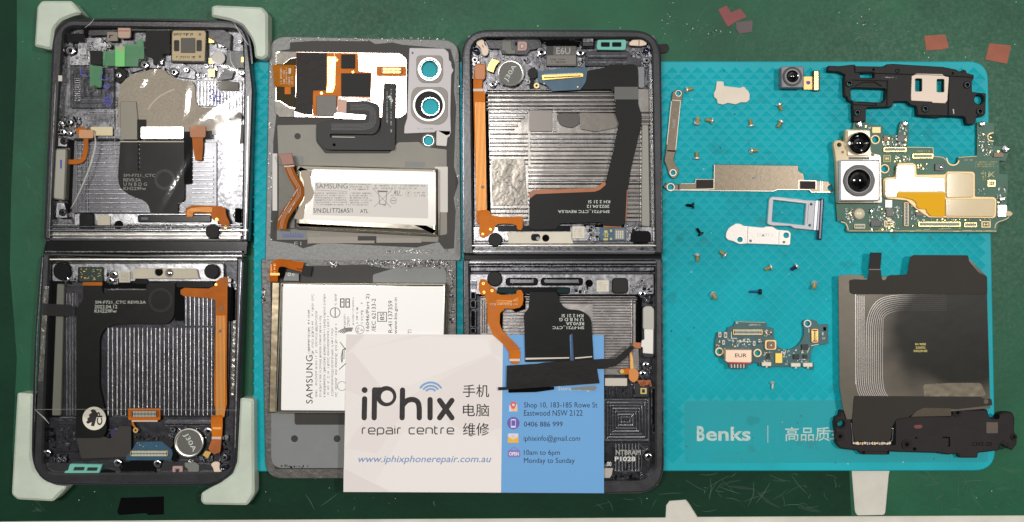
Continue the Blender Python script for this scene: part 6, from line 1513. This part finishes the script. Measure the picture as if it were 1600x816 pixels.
pts = [([(500, 318), (600, 316), (608, 325), (608, 392), (800, 400), (805, 490), (500, 490), (498, 524), (428, 522), (420, 512), (420, 412), (490, 405), (492, 330)], 'shield_can'),
       ([(812, 372), (850, 366), (975, 370), (984, 380), (984, 524), (812, 526)], 'shield_can'), ([(806, 534), (1110, 532), (1122, 545), (1118, 640), (1108, 648), (806, 645)], 'shield_can')]
with part('shield_base', TM2) as m:
    m.prism(rnd([(500, 306), (600, 304), (620, 318), (622, 380), (800, 378), (820, 358), (980, 360), (994, 372), (994, 520), (1118, 522), (1132, 540), (1128, 648), (1112, 658), (700, 654), (620, 600), (560, 545), (440, 534), (412, 520), (408, 410), (428, 398), (482, 395)], 10), zb, zb + .9, GOLDP, .15)
SB_ = m.obj
for p, nme in pts:
    with part(nme, SB_) as m: m.prism(rnd(p, 12), zb + .9, zb + 1.5, SHIELD, .15)
with part('amber_tape', TM2) as m:
    m.prism(rnd([(497, 494), (804, 494), (802, 646), (712, 644), (690, 620), (684, 600), (640, 598), (625, 585), (622, 560), (600, 540), (540, 525), (498, 522)], 4), zb + 1.5, zb + 1.62, YEL, .03)
conn(TM2, 'board_connector', 412, 204, 556, 234, zb, GOLD, SILK, n=14)
conn(TM2, 'board_connector', 596, 246, 726, 276, zb, GOLD, SILK, n=12)
conn(TM2, 'board_connector', 634, 680, 902, 712, zb, GOLD, SILK, n=26)
conn(TM2, 'board_connector', 925, 684, 1006, 714, zb, GOLD, SILK, n=7)
conn(TM2, 'board_connector', 224, 694, 294, 724, zb, GOLDP, SILK, n=6)
conn(TM2, 'board_connector', 540, 556, 572, 708, zb, mt('copper_connector', (206, 160, 112), rough=.4, metal=.4), SILK, vert=True, n=14)
for b, mm in (((338, 76, 392, 114), GOLDP), ((1075, 414, 1124, 456), GOLD), ((408, 254, 458, 300), SILKY), ((414, 672, 474, 712), GOLDP), ((1034, 676, 1094, 718), GOLDP), ((420, 540, 466, 590), SOLD), ((430, 596, 474, 645), CHIPG), ((1140, 574, 1196, 646), SILV), ((618, 618, 684, 642), CHIPG), ((330, 668, 390, 708), CHIPK), ((740, 312, 800, 354), CHIPK), ((500, 130, 548, 172), CHIPK), ((412, 130, 440, 168), CHIPB), ((1114, 240, 1176, 268), CHIPB)):
    with part('chip' if mm in (CHIPG, CHIPK, CHIPB, SOLD, SILV) else 'gold_pad', TM2) as m:
        m.rect(*b, zb, zb + (.7 if mm in (CHIPG, CHIPK, CHIPB) else .35), mm, r=3, bev=.06)
        if mm in (GOLDP, SILKY, GOLD) and b[2] - b[0] < 65 and b[1] > 200:
            x0, y0, x1, y1 = b; m.rect(x0 + 8, y0 + 7, x1 - 8, y1 - 7, zb + .35, zb + .38, PCB, r=2); m.rect(x0 + 16, y0 + 12, x0 + 21, y1 - 12, zb + .38, zb + .4, GOLDP); m.rect(x1 - 21, y0 + 12, x1 - 16, y1 - 12, zb + .38, zb + .4, GOLDP); m.rect(x0 + 14, (y0+y1)/2 - 2, x1 - 14, (y0+y1)/2 + 2, zb + .4, zb + .42, GOLDP)
with part('flash_lamp', TM2) as m: m.lathe(252, 630, [(34, zb), (34, zb + 1.0), (28, zb + 1.3), (14, zb + 1.6), (3, zb + 1.65)], mt('frosted_flash', (214, 206, 176), rough=.25), 24); m.disc(252, 630, 40, zb, zb + .4, CHIPG, hole=33)
for x, y, r in ((255, 60, 22), (545, 55, 18), (1035, 58, 18), (1185, 218, 24), (328, 614, 14), (1160, 536, 18), (770, 333, 10)):
    with part('spring_contact', TM2) as m: m.lathe(x, y, [(r, zb), (r, zb + .8), (r*.7, zb + 1.1), (r*.6, zb + .9), (r*.3, zb + 1.2)], CHROME, 14)
with part('probe_tip', TM2) as m: m.prism(rnd([(1195, 610), (1222, 612), (1238, 628), (1225, 645), (1195, 645)], 5), zb, zb + .8, SHIELD, .2)
with part('surface_components', TM2, kind='stuff') as m:
    smd(m, 400, 128, 560, 200, 80, zb, 5, 12); smd(m, 225, 60, 330, 90, 12, zb, 6, 12); smd(m, 510, 60, 568, 130, 14, zb, 6, 14); smd(m, 165, 590, 225, 690, 44, zb, 4, 10)
    smd(m, 300, 575, 530, 745, 110, zb, 5, 13); smd(m, 580, 560, 640, 720, 26, zb, 6, 12); smd(m, 640, 612, 700, 650, 8, zb, 8, 16); smd(m, 1010, 110, 1110, 260, 60, zb, 4, 11); smd(m, 1110, 200, 1200, 270, 16, zb, 6, 16); smd(m, 1125, 455, 1195, 560, 22, zb, 6, 14)
    smd(m, 625, 305, 690, 350, 14, zb, 5, 9, [GOLD, SILKY]); smd(m, 460, 250, 590, 300, 26, zb, 5, 10, [SILKY, GOLD, SOLD]); smd(m, 995, 460, 1060, 510, 8, zb, 4, 8); smd(m, 600, 655, 1120, 675, 26, zb, 5, 9); smd(m, 400, 300, 480, 395, 12, zb, 4, 8, [SILKY, PCBD]); smd(m, 1030, 360, 1130, 400, 8, zb, 5, 12, [SILKY])
with part('silk_print', TM2) as m:
    m.greek(925, 280, 985, 294, 1, zb + .02, SILK); m.greek(995, 292, 1140, 335, 3, zb + .02, SILKY); m.text('X', 1098, 378, 40, 34, zb + .02, SILKY); m.greek(1040, 355, 1066, 420, 2, zb + .02, SILKY, vert=True); m.greek(620, 222, 720, 238, 1, zb + .02, SILKY)
    for i in range(14): x, y = random.uniform(300, 1100), random.uniform(720, 742); m.ribbon([(x, y), (x + random.uniform(10, 60), y)], 1.5, zb, zb + .01, GOLDP)
    m.ribbon([(560, 205), (725, 208), (730, 262), (790, 270), (812, 290)], 2.5, zb, zb + .02, GOLDP); m.ribbon([(890, 270), (1004, 262)], 2.5, zb, zb + .02, GOLDP); m.ribbon([(190, 738), (1130, 740)], 2, zb, zb + .02, GOLDP)

# charging port board
use(D4)
random.seed(77)
TU = thing('charging_port_board', 'dark teal charging port board marked EUR, curved round a notch', 'circuit board', 600, 400, M0)
zc = M0 + 1.0
with part('board', TU) as m:
    arc = [(636 + 140 - 140*math.cos(a), 240 + 140*math.sin(a)) for a in [k*math.pi/14 for k in range(1, 14)]]
    m.prism([(285, 130), (565, 136), (572, 182), (630, 190), (640, 290), (662, 345), (690, 372), (740, 388), (800, 380), (850, 350), (885, 310), (908, 250), (906, 190), (896, 150), (905, 122), (940, 112), (1000, 118), (1030, 130), (1042, 158), (1128, 156), (1132, 330), (1050, 345), (1010, 350), (975, 400), (968, 500), (1000, 512), (1000, 568), (960, 565), (900, 545), (620, 545), (600, 555), (535, 540), (500, 538), (495, 510), (430, 505), (180, 490), (175, 470), (110, 450), (95, 400), (100, 300), (118, 232), (205, 224), (215, 185), (270, 170)], M0, zc, PCBD, .06, [circ(140, 405, 24), circ(488, 418, 24), circ(943, 150, 20)])
    m.ribbon([(285, 133), (560, 140)], 2.5, zc, zc + .02, GOLDP)
for x, y, r in ((140, 405, 38), (488, 418, 38), (943, 150, 36)):
    with part('mounting_ring', TU) as m: m.prism(circ(x, y, r, 30), zc, zc + .25, GOLDP if x < 900 else SOLD, .05, [circ(x, y, r - 13, 30)])
with part('usb_port', TU) as m:
    m.prism(rnd([(192, 384), (440, 384), (440, 500), (420, 516), (215, 512), (188, 490)], 8), zc, zc + 3.0, mt('port_shell', (206, 180, 158), rough=.38, metal=.7), .3)
    m.rect(185, 376, 198, 484, zc, zc + 2.0, SHIELD, bev=.1); m.text('EUR', 336, 440, 106, 34, zc + 3.02, INK, bold=.01)
    m.prism([(212, 498), (424, 502), (426, 520), (214, 514)], zc, zc + 3.05, mt('red_seal', (176, 52, 58), rough=.4), .1)
with part('port_mouth', TU) as m:
    m.prism(rnd([(225, 515), (398, 518), (385, 560), (238, 560)], 6), zc, zc + 2.4, CHIPG, .2)
    for i in range(10): m.rect(248 + i*14, 520, 254 + i*14, 555, zc + 2.4, zc + 2.5, CHIPK if i % 2 else SILV)
conn(TU, 'board_connector', 264, 204, 534, 254, zc, GOLD, SILK, n=22, base=PCBD)
conn(TU, 'board_connector', 978, 198, 1042, 325, zc, mt('copper_connector', (206, 160, 112)), GOLD, vert=True, n=9)
with part('microphone', TU) as m: m.rect(556, 300, 660, 390, zc, zc + 1.0, GOLDP, r=22, bev=.1); m.rect(572, 312, 646, 380, zc + 1.0, zc + 1.3, mt('bronze_cap', (110, 88, 72), rough=.3, metal=.7), r=18, bev=.15); m.disc(612, 348, 8, zc + 1.3, zc + 1.32, PALE)
with part('gold_chip', TU) as m: m.rect(650, 420, 714, 510, zc, zc + .8, mt('yellow_gold', (240, 196, 92), rough=.4, metal=.3), r=4, bev=.08)
for b in ((815, 432, 868, 475), (905, 434, 940, 470), (570, 420, 602, 468), (890, 340, 950, 392)):
    with part('chip', TU) as m: m.rect(*b, zc, zc + .7, CHIPK, r=3, bev=.05)
for b in ((528, 502, 614, 538), (794, 510, 880, 545), (904, 508, 990, 545)):
    with part('side_spring', TU) as m: m.rect(*b, zc, zc + 1.2, mt('cream_spring', (226, 216, 196), rough=.4), r=8, bev=.15); m.disc((b[0]+b[2])/2, b[3] + 6, 9, zc, zc + .7, SOLD)
for b in ((130, 228, 160, 276), (180, 228, 212, 282), (164, 300, 192, 344), (444, 308, 470, 354)):
    with part('chip', TU) as m: m.rect(*b, zc, zc + .6, SOLD, r=8, bev=.05); m.rect(b[0]+7, b[1]+12, b[2]-7, b[3]-12, zc + .6, zc + .62, CHIPB)
with part('surface_components', TU, kind='stuff') as m:
    smd(m, 545, 200, 632, 275, 22, zc, 9, 18); smd(m, 105, 300, 160, 360, 6, zc, 8, 14, [SILK, GOLDP]); smd(m, 205, 285, 430, 365, 26, zc, 8, 20, [SILK, GOLDP, SOLD]); smd(m, 485, 290, 550, 335, 12, zc, 8, 16)
    smd(m, 540, 400, 630, 500, 22, zc, 8, 18); smd(m, 670, 385, 790, 460, 22, zc, 8, 18, [GOLDP, SILK, SOLD]); smd(m, 800, 380, 960, 430, 8, zc, 8, 18, [GOLDP, SILK]); smd(m, 840, 470, 960, 505, 14, zc, 6, 14, [SILK, SOLD]); smd(m, 720, 470, 780, 530, 5, zc, 10, 20, [CHIPG, PCBD])
    for p in ([(250, 225), (250, 284), (302, 286)], [(955, 196), (955, 232)], [(975, 352), (1044, 338)], [(300, 310), (430, 316)], [(960, 370), (940, 415)]): m.ribbon(p, 7, zc, zc + .1, SILK)
with part('silk_print', TU) as m:
    m.text('(28M3V.1)', 460, 164, 106, 20, zc + .02, SILK); m.rect(1086, 182, 1112, 215, zc, zc + .03, VOID); m.greek(1075, 220, 1104, 310, 2, zc + .02, SILK); m.rect(290, 140, 310, 150, zc, zc + .05, SILK)

# loudspeaker module and charging coil
use(D8)
TK = thing('loudspeaker_module', 'black loudspeaker module at the bottom right, under the charging coil sheet', 'loudspeaker', 700, 620, M0)
zs = M0 + 2.8
with part('module_case', TK) as m:
    m.prism(rnd([(110, 440), (135, 438), (160, 480), (530, 500), (640, 480), (940, 478), (955, 440), (990, 425), (1030, 432), (1215, 432), (1228, 490), (1270, 500), (1300, 470), (1345, 450), (1400, 452), (1420, 500), (1415, 600), (1436, 630), (1436, 690), (1400, 740), (1370, 725), (1340, 705), (1320, 690), (1300, 740), (1145, 758), (1140, 795), (1005, 795), (990, 765), (915, 772), (860, 760), (520, 750), (470, 745), (470, 772), (270, 770), (240, 740), (110, 725), (80, 690), (75, 600), (65, 540), (75, 490), (105, 480)], 10, 3), M0, zs, SPKP, .4, [circ(118, 540, 26)])
for x, y, r in ((110, 634, 34), (610, 695, 38), (992, 455, 36), (1415, 640, 24)):
    with part('screw_boss', TK) as m: m.prism(circ(x, y, r, 24), zs, zs + .5, SPKP, .12, [circ(x, y, r*.62, 24)]); m.prism(circ(x, y, r*.6, 24), zs, zs + .25, SPKP, .06, [circ(x, y, r*.38, 24)]); m.disc(x, y, r*.37, zs, zs + .03, VOID)
with part('hole_rim', TK) as m: m.prism(circ(118, 540, 38, 28), zs, zs + .4, BLK, .1, [circ(118, 540, 27, 28)])
with part('case_details', TK) as m:
    m.rect(272, 748, 478, 768, zs, zs + .3, SPKP, bev=.1); m.rect(278, 745, 294, 766, zs + .3, zs + .35, VOID); m.rect(462, 745, 478, 766, zs + .3, zs + .35, VOID)
    m.ribbon([(880, 640), (928, 642), (930, 705), (918, 705)], 9, zs, zs + .15, VOID); m.disc(680, 645, 8, zs, zs + .05, VOID); m.disc(668, 728, 13, zs, zs + .05, VOID)
    m.prism(chaikin([(668, 548), (720, 546), (728, 558), (715, 575), (670, 574), (662, 560)], 1, True), zs, zs + .02, mt('dark_red_mark', (110, 40, 36), rough=.5)); m.text('CH2-20', 1172, 690, 150, 30, zs + .02, VOID); m.greek(775, 636, 850, 652, 1, zs + .02, RIM)
    m.rect(1206, 528, 1292, 610, zs, zs + .15, mt('dull_bronze_pad', (84, 72, 62), rough=.45, metal=.3), r=4); m.disc(1285, 484, 22, zs, zs + .1, VOID)
    m.ribbon([(1310, 735), (1305, 690), (1340, 668), (1370, 690), (1375, 728)], 7, zs, zs + .2, BLK)
with part('speaker_cone_frame', TK) as m:
    m.rect(196, 480, 528, 700, zs, zs + .2, BLK2, r=16, bev=.05)
    for p in ([(196, 535), (205, 600), (208, 680), (260, 690), (470, 690), (500, 665), (506, 575)],): m.ribbon(p, 14, zs + .2, zs + .7, CHROME, .15)
    for i in range(22):
        t = i/22; x = 206 + 290*t; m.rect(x, 678 + random.uniform(-4, 4), x + random.uniform(5, 14), 694 + random.uniform(-4, 4), zs + .7, zs + .8 + i*.002, random.choice([SILV, GOLDP, SILV]))
TQ = thing('charging_coil', 'dark graphite wireless charging coil sheet with fine curved lines and a black tail', 'charging coil', 600, 300, zs + .5)
zq = zs + .75
with part('speaker_cover_film', TQ) as m:
    m.prism(rnd([(215, 330), (1165, 336), (1178, 350), (1245, 352), (1252, 400), (985, 430), (730, 420), (620, 490), (530, 505), (500, 560), (490, 650), (470, 672), (220, 670), (205, 600), (200, 500)], 10), zq + .1, zq + .3, COILB, .04, [circ(1206, 371, 20)])
    m.prism(rnd([(735, 420), (940, 424), (942, 480), (640, 486), (690, 440)], 6), zq + .3, zq + .35, mt('shiny_grey_film', (128, 118, 104), rough=.16, metal=.7), 0)
use(D7)
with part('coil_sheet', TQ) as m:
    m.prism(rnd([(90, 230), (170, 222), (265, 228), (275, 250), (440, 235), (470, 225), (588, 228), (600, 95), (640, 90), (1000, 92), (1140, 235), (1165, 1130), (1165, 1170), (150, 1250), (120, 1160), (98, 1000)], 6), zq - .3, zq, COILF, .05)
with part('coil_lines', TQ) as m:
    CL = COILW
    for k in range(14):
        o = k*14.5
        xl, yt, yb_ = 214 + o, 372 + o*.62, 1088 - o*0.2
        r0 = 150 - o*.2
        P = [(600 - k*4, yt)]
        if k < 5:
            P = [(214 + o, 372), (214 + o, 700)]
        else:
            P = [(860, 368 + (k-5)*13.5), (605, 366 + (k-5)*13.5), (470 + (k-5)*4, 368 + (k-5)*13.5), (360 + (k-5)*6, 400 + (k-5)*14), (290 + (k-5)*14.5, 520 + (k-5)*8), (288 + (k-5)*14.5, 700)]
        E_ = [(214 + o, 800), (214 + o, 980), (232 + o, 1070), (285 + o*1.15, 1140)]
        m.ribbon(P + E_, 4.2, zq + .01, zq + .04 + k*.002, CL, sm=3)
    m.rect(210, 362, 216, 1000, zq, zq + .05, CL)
def reflection_falloff(mat, px, py, rx, ry, dark, z):      # dark fall-off of the sheet's reflection put into the colour, blotchy outline
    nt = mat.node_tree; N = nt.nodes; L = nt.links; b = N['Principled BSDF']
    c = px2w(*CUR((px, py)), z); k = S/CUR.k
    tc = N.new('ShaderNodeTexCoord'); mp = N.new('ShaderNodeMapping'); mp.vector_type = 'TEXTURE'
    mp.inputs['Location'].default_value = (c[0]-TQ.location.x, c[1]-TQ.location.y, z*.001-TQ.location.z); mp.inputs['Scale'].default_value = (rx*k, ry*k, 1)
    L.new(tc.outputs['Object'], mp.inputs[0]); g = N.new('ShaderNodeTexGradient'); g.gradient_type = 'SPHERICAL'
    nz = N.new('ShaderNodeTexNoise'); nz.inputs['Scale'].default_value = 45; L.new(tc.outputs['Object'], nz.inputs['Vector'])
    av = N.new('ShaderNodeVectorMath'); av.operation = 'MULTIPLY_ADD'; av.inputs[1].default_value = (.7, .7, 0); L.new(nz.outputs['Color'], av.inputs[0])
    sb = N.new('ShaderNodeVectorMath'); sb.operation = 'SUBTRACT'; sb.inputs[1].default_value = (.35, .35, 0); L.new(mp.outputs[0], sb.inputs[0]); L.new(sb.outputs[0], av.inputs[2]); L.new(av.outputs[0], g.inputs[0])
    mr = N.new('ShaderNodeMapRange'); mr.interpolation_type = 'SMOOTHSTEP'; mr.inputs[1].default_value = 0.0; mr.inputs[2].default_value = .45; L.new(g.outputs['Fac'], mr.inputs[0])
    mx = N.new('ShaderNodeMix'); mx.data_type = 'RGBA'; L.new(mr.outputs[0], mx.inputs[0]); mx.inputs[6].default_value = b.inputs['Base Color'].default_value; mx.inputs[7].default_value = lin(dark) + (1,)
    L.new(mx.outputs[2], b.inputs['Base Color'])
reflection_falloff(COILF, 930, 640, 700, 560, (26, 24, 20), zq); reflection_falloff(COILW, 930, 640, 700, 560, (30, 28, 24), zq)
with part('graphite_strip', TQ) as m:
    m.prism(rnd([(172, 262), (205, 256), (300, 260), (308, 180), (390, 180), (400, 262), (430, 262), (445, 228), (580, 222), (598, 110), (618, 84), (1010, 86), (1018, 130), (1085, 210), (1144, 235), (1146, 362), (200, 362), (174, 350)], 12, 4), zq + .2, zq + .45, COILB, .05)
with part('tail', TQ) as m: m.prism(rnd([(318, 66), (398, 68), (388, 182), (306, 182)], 5), zq + .2, zq + .6, BLKM, .08); m.rect(308, 183, 388, 190, zq + .45, zq + .5, CHIPG)
with part('yellow_print', TQ) as m:
    for t, x, y, w in (('R4 9858', 672, 716, 76), ('220502', 672, 740, 70), ('R00229H85', 672, 764, 96)): m.text(t, x, y, w, 16, zq + .22, SILKY, bold=.03)
with part('crinkled_glare_patch', TQ) as m:  # crinkled film; the lamp glare on it is put into its paler colour
    m.prism(rnd([(690, 1000), (900, 990), (1100, 990), (1140, 1080), (900, 1110), (700, 1110)], 20), zq + .02, zq + .1, mt('crinkled_graphite_glare', (116, 107, 92), rough=.24, metal=.6, bump=(60, .25), var=(40, .25)), .02)
